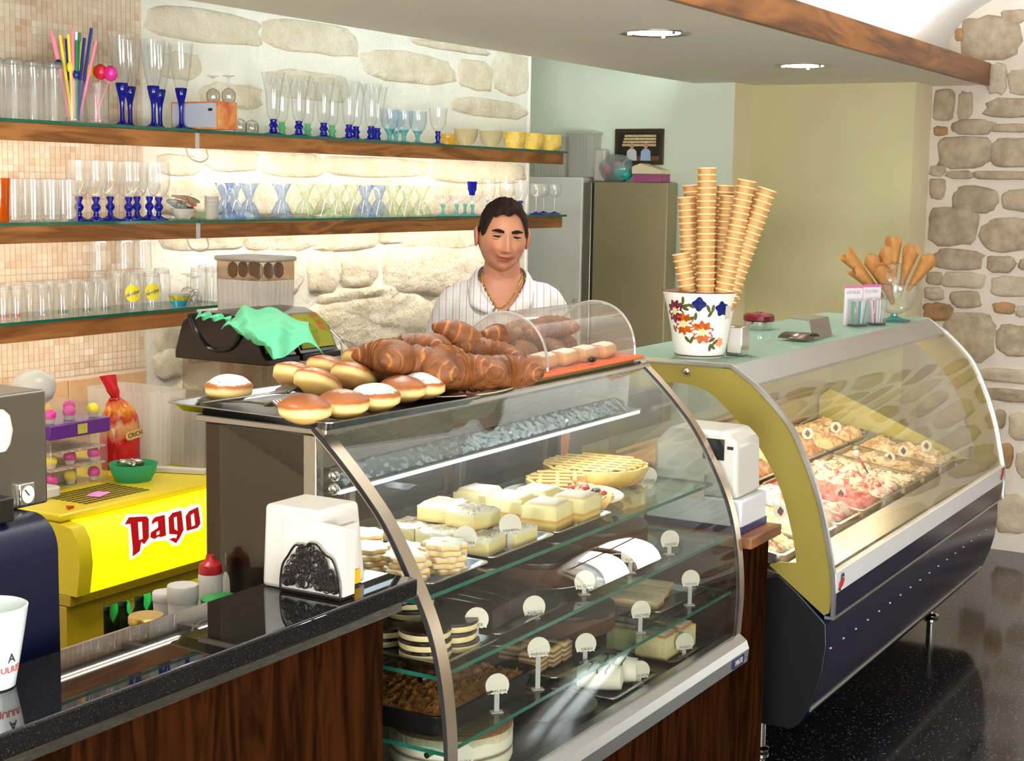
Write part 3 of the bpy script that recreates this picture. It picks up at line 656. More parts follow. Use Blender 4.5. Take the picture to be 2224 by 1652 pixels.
# middle shelf, left half
row(ORANGET, [(-3, 3.34)], 478, ZMID, 3.34, 'orange tumbler at the left end of the middle shelf (%s)', 'orange tumbler')
row(TUMB, [(30, 3.34), (52, 3.44), (73, 3.34), (96, 3.44), (113, 3.34), (134, 3.44), (150, 3.34)], 474, ZMID, 3.34, 'clear straight tumbler with blue mark on the middle shelf, %s from the left', 'straight tumblers on the middle shelf')
row(MIDBLUE, [(172, 3.38), (209, 3.34), (240, 3.42), (280, 3.34), (298, 3.44), (345, 3.34), (325, 3.45)], 470, ZMID, 3.34, 'wineglass with beaded cobalt stem on the middle shelf, %s in line from the left', 'blue-stemmed wineglasses')
# bowl with paper parasols and sachets, cups
x = sx(398, 468, 3.36); t = thing('parasol_bowl', 'white bowl heaped with colourful paper cocktail parasols', 'bowl', (x, 3.36, ZMID))
obj('bowl', MB().lathe([(.018, .0005), (.022, .004), (.036, .025), (.04, .034), (.038, .034), (.03, .02), (.001, .01)], 24, (x, 3.36, ZMID)), M_WPLAST, t)
for i, (cc, a, el) in enumerate((((236, 120, 60), .2, .5), ((245, 210, 60), 1.2, .3), ((120, 190, 220), 2.4, .4), ((240, 240, 235), 3.5, .25), ((226, 80, 70), 4.4, .45), ((130, 200, 150), 5.4, .3), ((210, 225, 235), .9, .15))):
    pl = thing('paper_parasol', 'folded paper parasol, %s in the white bowl on the middle shelf' % ('orange', 'yellow', 'blue', 'white', 'red', 'green', 'pale blue')[i], 'parasol', (x+.012*math.cos(a), 3.36+.012*math.sin(a), ZMID+.03), 0, 'paper parasols')
    M = Matrix.Translation((x+.02*math.cos(a), 3.36+.02*math.sin(a), ZMID+.034+.006*i)) @ rot(el*math.sin(a)*1.2, el*math.cos(a)*1.4, a)
    obj('shade', MB().lathe([(.036, 0), (.02, .008), (.001, .014)], 12, (0, 0, 0), M=M, cap0=False), pbr('parasol_%d' % i, cc, .6, var=.5, scale=60, col2=(245, 235, 210)), pl)
    obj('stick', MB().tube([M @ Vector((0, 0, -.01)), M @ Vector((0, 0, .018))], .0012, 6), M_SHELFWOOD, pl)
CUPST = Kind('plastic_cup', 'cup', [('wall', [(.017, 0), (.019, .002), (.0225, .045), (.024, .046), (.024, .05), (.021, .05), (.016, .004), (.0001, .004)], M_WPLAST, {})])
for i in range(3): CUPST.put((sx(460, 470, 3.34), 3.34, ZMID+.0005+i*.012), 'white plastic cup, %s from the bottom of the small stack' % ORD[i], 'stacked white cups')
SAUC = Kind('green_saucer', 'saucer', [('dish', [(.02, 0), (.025, .003), (.045, .012), (.043, .013), (.001, .004)], M_LGREEN, {})])
for i in range(2): SAUC.put((sx(436, 468, 3.44), 3.44, ZMID+.0005+i*.009), 'pale green saucer behind the white cups, %s from the bottom' % ORD[i], 'green saucers')
# middle shelf, right half
hb = [(488, 3.36), (541, 3.34), (612, 3.34), (793, 3.34), (823, 3.42), (508, 3.45)]
hg = [(663, 3.34), (735, 3.34), (853, 3.34), (883, 3.42), (915, 3.34), (703, 3.45), (765, 3.45)]
row(HG_BLUE, hb, 466, ZMID, 3.34, 'light blue hourglass-shaped sundae cup, %s in the middle shelf row', 'blue hourglass cups')
row(HG_GREEN, hg, 464, ZMID, 3.34, 'pale green hourglass-shaped sundae cup, %s in the middle shelf row', 'green hourglass cups')
row(COUPE, [(962, 3.36), (992, 3.34), (1026, 3.33), (1062, 3.34), (1010, 3.44)], 462, ZMID, 3.34, 'small clear coupe on a teal foot beside the man, %s from the left', 'teal-footed coupes', scale=.9)
BLUECUP.put((sx(1025, 440, 3.33), 3.33, ZMID+.0825), 'plain cobalt blue cup set on top of a coupe', 'blue cup', scale=.75)
row(MIDBLUE, [(1060, 3.43), (1099, 3.36), (1130, 3.36)], 462, ZMID, 3.36, 'wineglass with cobalt stem above the head of the man, %s from the left', 'blue-stemmed wineglasses at the right', scale=.85)
row(THINSTEM, [(1164, 3.36), (1180, 3.44), (1204, 3.36)], 463, ZMID, 3.36, 'thin-stemmed glass with blue foot at the middle shelf end, %s from the left', 'thin-stemmed glasses')
# lowest shelf
def printed(nm, cols, txt, tcol, disc=None):
    t = None
    prof = [(.024, .0005), (.0255, .004), (.027, .05), (.0285, .095), (.0265, .1)]
    k = Kind(nm, 'glass', [('wall', prof, M_CLEAR, dict(cap0=False, cap1=True))])
    return k
M_PRED = pbr('red_print', (200, 30, 40), .5); M_PGREEN = pbr('dark_green_print', (30, 60, 40), .5); M_PYEL = pbr('yellow_print', (244, 222, 20), .5, emis=None); M_PBLUE = pbr('blue_print', (60, 70, 130), .5)
LOWT = Kind('upturned_juice_glass', 'glass', [('wall', [(.0275, 0), (.028, .01), (.026, .06), (.0235, .088), (.021, .096), (.0001, .098)], M_CLEAR, dict(cap0=False)), ('thick_base', [(.022, .084), (.0215, .092), (.0001, .0925)], M_CLEAR, dict(cap0=True))])
def band(parent, c, r, a0, a1, z0, z1, mat, name):
    def f(u, v): a = a0+(a1-a0)*u; return (c[0]+r*math.cos(a), c[1]+r*math.sin(a), c[2]+z0+(z1-z0)*v)
    return obj(name, MB().grid(f, 10, 3), mat, parent)
front = math.atan2(-3.33, -2.9)
def wrap_text(parent, c, r, txt, size, mat, z, name='lettering', slant=0):
    mb = text_mb(txt, size, Matrix.Identity(4), .0002); vs = []
    for (x, y, zz) in mb.v:
        a = front+x/r; vs.append((c[0]+(r+zz+.0006)*math.cos(a), c[1]+(r+zz+.0006)*math.sin(a), c[2]+z+y+slant*x))
    mb.v = vs; return obj(name, mb, mat, parent, smooth=False)
low = [(8, 3.36, 'red'), (37, 3.36, 'red'), (66, 3.43, ''), (92, 3.36, ''), (110, 3.44, ''), (137, 3.35, 'green'), (160, 3.43, ''), (189, 3.35, 'green'), (210, 3.42, ''), (229, 3.35, 'green')]
M_LCLEAR = M_CLEAR
for i, (u, yy, pr) in enumerate(low):
    v = 690-(u/510)*30
    p = (sx(u, v, yy), yy, ZL+.0005)
    g = LOWT.put(p, 'clear juice glass upside down on the lowest shelf, %s from the left' % ORD[i], 'juice glasses on the lowest shelf')
    if pr: wrap_text(g, p, .0276, 'pago', .016, M_PRED if pr == 'red' else M_PGREEN, .014)
PINT = Kind('printed_tumbler', 'glass', [('wall', [(.0285, 0), (.029, .01), (.027, .08), (.025, .105), (.022, .114), (.0001, .116)], M_CLEAR, dict(cap0=False)), ('thick_base', [(.024, .098), (.023, .108), (.0001, .1085)], M_CLEAR, dict(cap0=True))])
for i, (u, yy, zz, pr) in enumerate(((287, 3.345, 0, 1), (330, 3.345, 0, 1), (256, 3.43, 0, 0), (300, 3.44, 0, 0), (352, 3.44, 0, 0), (212, 3.45, 0, 0), (270, 3.44, .1, 0), (310, 3.44, .1, 0), (214, 3.45, .1, 0))):
    p = (sx(u, 662, yy), yy, ZL+.0005+zz)
    if zz: p = (sx(u, 600, yy), yy, ZL+.117)
    if pr:
        g = PINT.put(p, 'tall tumbler with a round yellow print on the lowest shelf, %s of the pair' % ('left', 'right')[i], 'yellow-printed tumblers')
        # yellow disc with a slanted blue name across it
        vs = []; fs = []; n = 24
        c0 = (0, .052)
        pts2 = [(0, 0)]+[(.024*math.cos(2*PI*q/n), .026*math.sin(2*PI*q/n)) for q in range(n)]
        for (x2, y2) in pts2: a = front+x2/.0285; rr2 = .0292; vs.append((p[0]+rr2*math.cos(a), p[1]+rr2*math.sin(a), p[2]+.052+y2))
        obj('yellow_disc', MB().add(vs, [(0, 1+q, 1+(q+1) % n) for q in range(n)]), M_PYEL, g)
        wrap_text(g, p, .0296, 'nimbo', .017, M_PBLUE, .052, slant=.35)
    else:
        g = PINT.put(p, ('plain tall tumbler in the back row of the lowest shelf, %s from the left' if not zz else 'plain tumbler stacked on another at the back of the lowest shelf, %s') % ORD[(i-2) % 8], 'plain tall tumblers')
x = sx(390, 665, 3.345); t = thing('painted_bowl', 'small white bowl with yellow and blue painted band', 'bowl', (x, 3.345, ZL))
obj('body', MB().lathe([(.022, .0005), (.024, .003), (.030, .018)], 28, (x, 3.345, ZL), cap1=False), pbr('blue_glaze', (40, 150, 190), .2), t)
obj('yellow_band', MB().lathe([(.030, .018), (.034, .034)], 28, (x, 3.345, ZL), cap0=False), pbr('yellow_glaze', (238, 214, 50), .2, var=.5, scale=80, col2=(60, 130, 80)), t)
obj('rim', MB().lathe([(.034, .034), (.036, .042), (.034, .042), (.028, .02), (.001, .01)], 28, (x, 3.345, ZL), cap0=False), M_WPLAST, t)
row(PINT, [(432, 3.40), (447, 3.46), (463, 3.36), (478, 3.42)], 652, ZL, 3.36, 'plain tall tumbler on the glass end of the lowest shelf, %s from the left', 'tumblers at the shelf end', scale=1.02)
row(UPWINE, [(408, 3.45), (422, 3.35)], 655, ZL, 3.40, 'upturned wineglass behind the painted bowl on the lowest shelf, %s from the left', 'upturned wineglasses low', scale=.8)
# ================================================================== pastry display case
X0, X1 = 2.217, 3.586
PROF = [(1.721, 1.25), (1.668, 1.204), (1.605, 1.142), (1.553, 1.08), (1.497, .986), (1.456, .899), (1.432, .801), (1.420, .68), (1.425, .56)]
PR = catmull(PROF, 40)
def pf(z):
    for (a, b2) in zip(PR[:-1], PR[1:]):
        if b2[1] <= z <= a[1]: t = (z-b2[1])/(a[1]-b2[1]+1e-9); return b2[0]+(a[0]-b2[0])*t
    return PR[-1][0]
dc = thing('pastry_display_case', 'stainless steel pastry display case with curved glass front', 'display case', ((X0+X1)/2, 1.75, .49))
M_STEELD = steel('dark_brushed_steel', (84, 73, 60), .3, 'z')
M_STEELX = steel('case_top_steel', (170, 166, 158), .25, 'x')
obj('side_panel', MB().box(X0+.004, X0+.024, 1.755, 2.0, .495, 1.236), M_STEELD, dc, bevel=.003)
obj('side_panel', MB().box(X1+.004, X1+.016, 1.96, 2.02, .495, 1.236), M_STEELD, dc, bevel=.003)
obj('corner_post', MB().box(X0-.004, X0+.02, 1.722, 1.752, .495, 1.236), M_STEELV, dc, bevel=.002)
obj('top_plate', MB().box(X0-.002, X1+.02, 1.70, 2.02, 1.236, 1.25), M_STEELX, dc, bevel=.003)
obj('bottom_tray', MB().box(X0-.03, X1+.016, 1.43, 2.02, .53, .556), pbr('dark_case_floor', (60, 54, 48), .35), dc)
g = MB(); g.strip([(p[0], p[1]) for p in PR], 'x', X0+.002, X1-.002); g.strip([(p[0]-.004, p[1]+.003) for p in PR], 'x', X0+.002, X1-.002)
fg = obj('curved_front_glass', g, M_PANE, dc, angle=80)
off = [(p[0]-.004, p[1]+.004) for p in PR]
inn = [(p[0]+.004, p[1]-.004) for p in PR]
M_POST = steel('post_steel', (214, 196, 172), .3, 'z')
for (xa, xb) in ((X0-.016, X0+.018), (X1-.012, X1+.02)):
    q = MB(); q.prism(off+inn[::-1], 'x', xa, xb); po = obj('curved_post', q, M_POST, dc, fix=True)
    obj('post_edge', MB().prism([(p[0]-.0045, p[1]+.0045) for p in PR]+[(p[0]+.001, p[1]-.001) for p in PR][::-1], 'x', xa-.003, xa), M_RUBBER, dc, fix=True)
for x in (X0, X1-.003):
    obj('end_glass', MB().prism([(p[0]+.006, p[1]-.003) for p in PR]+[(1.96, .56), (1.96, 1.235)], 'x', x, x+.004), M_PANE, dc, smooth=False, fix=True)
# bottom rail, two facets of bright steel, with maker's plate
rail = [(1.402, .49), (1.398, .525), (1.405, .545), (1.428, .562), (1.45, .562), (1.45, .49)]
obj('front_rail', MB().prism(rail, 'x', X0-.02, X1+.024), M_ALU, dc, angle=20, fix=True)
M_NAVY = pbr('navy_enamel', (22, 32, 84), .3)
pl = obj('makers_plate', MB().box(X1-.085, X1-.015, 1.3955, 1.3985, .497, .522), M_NAVY, dc)
obj('lettering', text_mb('MAXI', .02, frame((X1-.05, 1.395, .5095), (1, 0, 0), (0, 0, 1))), M_WPLAST, pl, smooth=False)
# glass shelves
for nm, z in (('upper', .955), ('middle', .82), ('lower', .68)):
    q = MB().box(X0+.01, X1-.01, pf(z)+.02, 1.94, z-.008, z); q.mi = [0, 0, 1, 1, 1, 1]
    s = obj('glass_shelf', q, [M_PANE_G, M_GEDGE], dc, smooth=False, label='%s glass shelf' % nm)
    for x in (X0+.012, X1-.03):
        obj('shelf_pin', MB().tube([(x, pf(z)+.06, z-.014), (x+.018, pf(z)+.06, z-.014)], .006, 10), M_CHROME, s)
# lamp housing under the top
lh = obj('lamp_housing', MB().prism([(1.735, 1.236), (1.80, 1.236), (1.80, 1.15), (1.745, 1.118), (1.70, 1.124), (1.70, 1.132), (1.74, 1.134)], 'x', X0+.03, X1-.03), M_STEELX, dc, angle=20, fix=True)
def foil(u, v):
    x = X0+.05+(X1-X0-.14)*u; y = 1.706+.03*v; z = 1.136+.03*v
    return (x, y-.002-.004*noise.noise(Vector((x*60, v*6, 0))), z+.004*noise.noise(Vector((x*55, v*7, 3))))
obj('foil_reflector', MB().grid(foil, 220, 8), pbr('crinkled_foil', (170, 186, 194), .15, 1.0), dc)
obj('light_strip', MB().box(X0+.04, X1-.04, 1.699, 1.7045, 1.121, 1.129), emit('case_tube_glow', (220, 240, 250), 1.6), dc)
for zz in (1.165, 1.19):
    obj('hinge_ball', MB().ball((X0+.022, 1.70, zz-.03), .012, 12, 8), M_CHROME, dc)
lo = area('case_lamp', ((X0+X1)/2, 1.74, 1.112), ((X0+X1)/2, 1.66, .8), X1-X0-.12, .03, 1.7, (.9, .97, 1.0)); lo.parent = dc; lo.matrix_parent_inverse = wm(dc).inverted()
# rear sliding doors: steel frames with dark tinted panes
M_TINT = glass('tinted_pane', (.55, .52, .48), refl=.05)
for i, (a, b2) in enumerate(((X0+.02, X0+.47), (X0+.45, X0+.93), (X0+.91, X1-.01))):
    yb = 1.985+.008*(i % 2)
    d = obj('sliding_door', MB().box(a+.02, b2-.02, yb, yb+.003, .57, 1.225), M_TINT, dc, smooth=False)
    for (p, q2, r1, r2) in ((a, a+.02, .556, 1.236), (b2-.02, b2, .556, 1.236)):
        obj('door_stile', MB().box(p, q2, yb-.004, yb+.006, r1, r2), M_STEELV, d)
# ------------------------------------------------------------------ wooden counter under and beside the case
wc = thing('wooden_counter', 'walnut veneer counter base carrying the pastry case', 'counter', (2.9, 1.7, 0))
npl = 4
obj('front_panel', MB().box(X0-.2, X1+.001, 1.43, 1.45, .08, .489), M_WALNUT, wc, smooth=False)
obj('front_panel', MB().box(X1+.003, 3.806, 1.43, 1.45, .08, .782), M_WALNUT, wc, smooth=False, label='taller panel beside the display case')
obj('side_panel', MB().box(3.786, 3.806, 1.451, 2.0, .08, .782), M_WALNUT, wc, smooth=False)
obj('side_panel', MB().box(X1+.003, X1+.02, 1.451, 2.0, .495, .782), M_WALNUT, wc, smooth=False)
obj('plinth', MB().box(X0-.2, 3.79, 1.49, 1.97, 0, .08), M_RUBBER, wc, smooth=False)
obj('top_board', MB().box(X1+.03, 3.835, 1.405, 2.02, .783, .812), M_BEAM, wc, bevel=.003)
obj('carcass', MB().box(X0-.2, 3.78, 1.46, 1.98, .09, .488), M_WALNUT, wc, smooth=False)
# ------------------------------------------------------------------ granite bar
bar = thing('granite_bar', 'bar counter with walnut front and black granite top', 'counter', (1.4, 1.6, 0))
k = NT('black_granite'); b = k.n('BsdfPrincipled', i_Roughness=.018); k.l(b.outputs[0], k.out.inputs[0])
tc = k.n('TexCoord'); n1 = k.n('TexVoronoi', i_Scale=800.0); k.l(tc.outputs['Object'], n1.inputs['Vector']); sep = k.n('SeparateColor'); k.l(n1.outputs['Color'], sep.inputs[0])
k.l(k.ramp(sep.outputs[0], [(0, lin((16, 15, 15))), (.8, lin((22, 21, 21))), (.96, lin((36, 35, 34))), (1, lin((66, 64, 62)))]), b.inputs['Base Color'])
M_GRAN = k.m
obj('granite_top', MB().box(.6, 2.152, 1.45, 1.652, .985, 1.02), M_GRAN, bar, bevel=.004)
obj('steel_edge', MB().box(.6, 2.12, 1.462, 1.468, .966, .984), M_STEELX, bar)
obj('front_panel', MB().box(.6, 2.118, 1.50, 1.52, .05, .966), M_WALNUT, bar, smooth=False)
obj('support', MB().box(.6, 2.118, 1.521, 1.64, .05, .984), M_WALNUT, bar, smooth=False)
obj('work_surface', MB().box(.6, 2.17, 1.656, 2.02, .84, .87), M_STEELX, bar, bevel=.002)
obj('cabinet', MB().box(.6, 2.17, 1.66, 2.0, .05, .84), pbr('grey_laminate', (120, 112, 104), .5), bar, smooth=False)

# ------------------------------------------------------------------ goods in the case
M_TRAY = pbr('tray_metal', (196, 200, 204), .22, 1.0)
def tray(label, c, sx_, sy_, rz=0, h=.012, mat=None, name='metal_tray'):
    """shallow tray with rolled rim and sloping walls; origin at its underside"""
    t = thing(name, label, 'tray', c, rz)
    n = 6; mb = MB(); rings = []
    for (ins, z) in ((.014, 0), (.014, .0015), (.002, h), (-.006, h+.001), (-.006, h-.001), (.0, h-.002), (.012, .0)):
        rings.append([(p[0], p[1], z) for p in rrect(-sx_/2+ins, sx_/2-ins, -sy_/2+ins, sy_/2-ins, .02, n)])
    order = [rings[1], rings[2], rings[3], rings[4], rings[5], rings[6]]
    L = len(rings[0]); vs = [v for r in order for v in r]; fs = []
    for j in range(len(order)-1):
        for i in range(L): fs.append((j*L+i, j*L+(i+1) % L, (j+1)*L+(i+1) % L, (j+1)*L+i))
    fs.append(tuple(reversed(range(L)))); fs.append(tuple(range(5*L, 6*L)))
    me = mesh_of('tray_body', mb.add(vs, fs), mat or M_TRAY, True, 50)
    o = bpy.data.objects.new('tray_body', me); COL.objects.link(o); o.parent = t
    return t
def local(name, mb, mats, parent, smooth=True, angle=40, bevel=0):
    """part given in its thing's own coordinates"""
    o = bpy.data.objects.new(name, mesh_of(name, mb, mats, smooth, angle)); COL.objects.link(o); o.parent = parent
    if bevel: bb = o.modifiers.new('bevel', 'BEVEL'); bb.width = bevel; bb.segments = 2; bb.limit_method = 'ANGLE'
    return o
# colour that follows height within the piece of food (crust above, crumb below)
def layered(name, stops, rough=.6, bump=.4, bscale=80, top=None, topat=.8, noise_amt=.08, nscale=30, dist=.003):
    if name in MATS: return MATS[name]
    k = NT(name); b = k.n('BsdfPrincipled', i_Roughness=rough); k.l(b.outputs[0], k.out.inputs[0])
    tc = k.n('TexCoord'); s = k.n('SeparateXYZ'); k.l(tc.outputs['Generated'], s.inputs[0])
    nz = k.n('TexNoise', i_Scale=nscale, i_Detail=4.0); k.l(tc.outputs['Object'], nz.inputs[0])
    ad = k.n('Math', operation='MULTIPLY_ADD', n_1=noise_amt*2); k.l(nz.outputs[0], ad.inputs[0]); k.l(s.outputs[2], ad.inputs[2])
    sb = k.n('Math', operation='SUBTRACT', n_1=noise_amt); k.l(ad.outputs[0], sb.inputs[0])
    c = k.ramp(sb.outputs[0], [(p, lin(cc)) for p, cc in stops])
    if top:
        g = k.n('NewGeometry'); s2 = k.n('SeparateXYZ'); k.l(g.outputs['Normal'], s2.inputs[0])
        n2 = k.n('TexNoise', i_Scale=nscale*3, i_Detail=5.0, i_Roughness=.7); k.l(tc.outputs['Object'], n2.inputs[0])
        m2 = k.n('Math', operation='MULTIPLY_ADD', n_1=.5); k.l(n2.outputs[0], m2.inputs[0]); k.l(s2.outputs[2], m2.inputs[2])
        f = k.n('MapRange', n_1=topat+.2, n_2=topat+.33); k.l(m2.outputs[0], f.inputs[0])
        mx = k.n('Mix', data_type='RGBA'); k.l(f.outputs[0], mx.inputs[0]); k.l(c, mx.inputs[6]); mx.inputs[7].default_value = lin(top); c = mx.outputs[2]
    k.l(c, b.inputs['Base Color'])
    nb = k.n('TexNoise', i_Scale=bscale, i_Detail=5.0); k.l(tc.outputs['Object'], nb.inputs[0]); bp = k.n('Bump', i_Strength=bump, i_Distance=dist); k.l(nb.outputs[0], bp.inputs['Height']); k.l(bp.outputs[0], b.inputs['Normal'])
    MATS[name] = k.m; return k.m
M_DOUGH = layered('fried_dough', [(.0, (206, 150, 80)), (.2, (222, 176, 100)), (.36, (238, 204, 128)), (.5, (240, 210, 138)), (.62, (160, 90, 36)), (1, (122, 62, 22))], .45, .25, 60)
M_DOUGHS = layered('sugared_dough', [(.0, (206, 150, 80)), (.2, (222, 176, 100)), (.36, (238, 204, 128)), (.5, (240, 210, 138)), (.62, (160, 90, 36)), (1, (126, 66, 26))], .5, .25, 60, top=(240, 236, 230), topat=.75)
M_DOUGHD = layered('dusted_dough', [(.0, (206, 150, 80)), (.2, (222, 176, 100)), (.36, (238, 204, 128)), (.5, (240, 210, 138)), (.62, (160, 90, 36)), (1, (126, 66, 26))], .5, .25, 60, top=(214, 196, 176), topat=.98)
M_CROIS = layered('croissant_crust', [(0, (150, 92, 42)), (.4, (176, 112, 54)), (1, (136, 80, 36))], .55, .5, 90)
M_CREAMC = layered('cream_slice', [(0, (176, 150, 96)), (.15, (232, 212, 156)), (.6, (240, 226, 180)), (.75, (200, 170, 110)), (.85, (244, 236, 214))], .7, .5, 120, noise_amt=.04)
M_NUTTY = layered('nut_cream_slice', [(0, (180, 144, 78)), (.2, (212, 190, 124)), (.62, (216, 198, 140)), (.7, (214, 204, 178)), (1, (214, 204, 180))], .75, .9, 90, top=(118, 92, 60), topat=.94, noise_amt=.05, nscale=60)
M_YELC = layered('vanilla_slice', [(0, (170, 120, 50)), (.2, (212, 178, 88)), (.35, (186, 134, 56)), (.42, (214, 194, 132)), (.86, (216, 200, 146)), (.92, (196, 164, 116)), (1, (218, 206, 186))], .6, .3, 60, noise_amt=.03)
M_CHOC = pbr('dark_chocolate', (44, 28, 22), .22, var=.3, scale=20, bump=.3, bscale=30)
M_CHOCM = pbr('chocolate_crumb', (84, 50, 30), .8, var=.4, scale=60, bump=.8, bscale=120)
M_BISC = pbr('pale_biscuit', (232, 206, 150), .7, var=.15, scale=40, bump=.4, bscale=120)
M_BISCW = layered('sugared_biscuit', [(0, (214, 164, 90)), (.7, (234, 204, 144)), (1, (244, 238, 222))], .75, .2, 100)
M_TARTC = layered('tart_crust', [(0, (196, 140, 70)), (.6, (228, 190, 110)), (1, (236, 204, 130))], .6, .4, 80)
M_JAMD = pbr('dark_jam', (52, 34, 26), .2, var=.3, scale=40)
M_JAMA = pbr('apricot_jam', (196, 128, 70), .25, var=.3, scale=40)
M_LATT = pbr('lattice_pastry', (214, 184, 118), .5, var=.25, scale=50, col2=(206, 160, 84), bump=.3)
M_PLATE = pbr('white_plate', (232, 228, 216), .2)
M_CRUMB = pbr('golden_crumble', (190, 124, 50), .85, var=.6, scale=60, col2=(116, 62, 22), bump=1.0, bscale=90, dist=.01)
M_RED = pbr('red_fruit', (190, 44, 50), .2); M_KIWI = pbr('green_fruit', (150, 170, 70), .25); M_BLUEB = pbr('dark_fruit', (60, 40, 60), .3)
ZA, ZB, ZCc, ZD = .955, .82, .68, .556
def at(u, v, z): return onz(u, v, z)
def slab(name, label, cat, c, lx, ly, h, rz, mat, group=None, bump=.0, seed=1):
    """cut piece of cake: block with slightly uneven top"""
    t = thing(name, label, cat, c, rz, group); mb = MB(); n = 9; rnd = Vector((seed*3.1, seed*1.7, 0))
    def f(u, v): x = (u-.5)*lx; y = (v-.5)*ly; return (x, y, h+bump*noise.noise(Vector((x*40, y*40, 0))+rnd)-.18*h*max(abs(u-.5)*2, abs(v-.5)*2)**8)
    mb.grid(f, n, n)
    # sides
    ring = [i for i in range(n)]+[j*n+n-1 for j in range(1, n)]+[(n-1)*n+i for i in range(n-2, -1, -1)]+[j*n for j in range(n-2, 0, -1)]
    base_i = len(mb.v); top = [mb.v[i] for i in ring]; L = len(ring)
    mb.v += [(p[0], p[1], 0) for p in top]
    for i in range(L): mb.f.append((ring[(i+1) % L], ring[i], base_i+i, base_i+(i+1) % L)); mb.mi.append(0)
    mb.f.append(tuple(base_i+i for i in reversed(range(L)))); mb.mi.append(0)
    local('cake', mb, mat, t, True, 50); return t
RZC = 0.0
# --- upper shelf: flower biscuits
c = at(895, 1215, ZA+.003); tray('shallow steel tray with flower-shaped biscuits', (2.40, 1.70, ZA), .20, .36, 0)
fl = MB().lathe([(.038, .0), (.041, .002), (.041, .009), (.037, .0115), (.008, .0115), (.006, .009), (.0001, .009)], 48, cap1=False, wob=lambda a, z: 1+.10*math.cos(8*a))
fl_me = mesh_of('biscuit', fl, M_BISCW, True, 40)
cnt = 0
for si, (x, y, hh) in enumerate(((2.335, 1.60, 4), (2.42, 1.57, 5), (2.35, 1.70, 4), (2.43, 1.68, 3), (2.36, 1.80, 4), (2.44, 1.78, 4))):
    for j in range(hh):
        t = thing('flower_biscuit', 'flower-shaped sugared biscuit, %s up in the %s stack from the front' % (ORD[j], ORD[si]), 'biscuit', (x+random.uniform(-.003, .003), y+random.uniform(-.003, .003), ZA+.003+j*.0122), random.uniform(0, 1), 'flower biscuits')
        o = bpy.data.objects.new('biscuit', fl_me); COL.objects.link(o); o.parent = t
# --- nut cream squares on a tray
tray('steel tray with nut-covered cream squares', (2.66, 1.73, ZA), .25, .40, 0)
sq = [(2.60, 1.60, 0), (2.70, 1.585, 0), (2.60, 1.69, 0), (2.70, 1.68, 0), (2.645, 1.645, 1), (2.61, 1.78, 0), (2.71, 1.77, 0), (2.66, 1.73, 1)]
for i, (x, y, lv) in enumerate(sq):
    slab('cream_square', 'nut-covered cream square, %s on its tray%s' % (ORD[i], ', lying on top' if lv else ''), 'cake', (x, y, ZA+.003+lv*.041), .088, .078, .04, random.uniform(-.15, .15), M_NUTTY, 'nut cream squares', .005, i)
# --- vanilla slices
tray('steel tray with tall vanilla slices', (2.93, 1.73, ZA), .25, .40, 0)
for i, (x, y, r_) in enumerate(((2.88, 1.60, .1), (2.985, 1.585, .05), (2.90, 1.70, .1), (3.0, 1.69, 0), (2.92, 1.80, 0))):
    slab('vanilla_slice', 'tall yellow vanilla slice with sugared lid, %s on its tray' % ORD[i], 'cake', (x, y, ZA+.003), .092, .085, .06, r_, M_YELC, 'vanilla slices', .001, i+20)
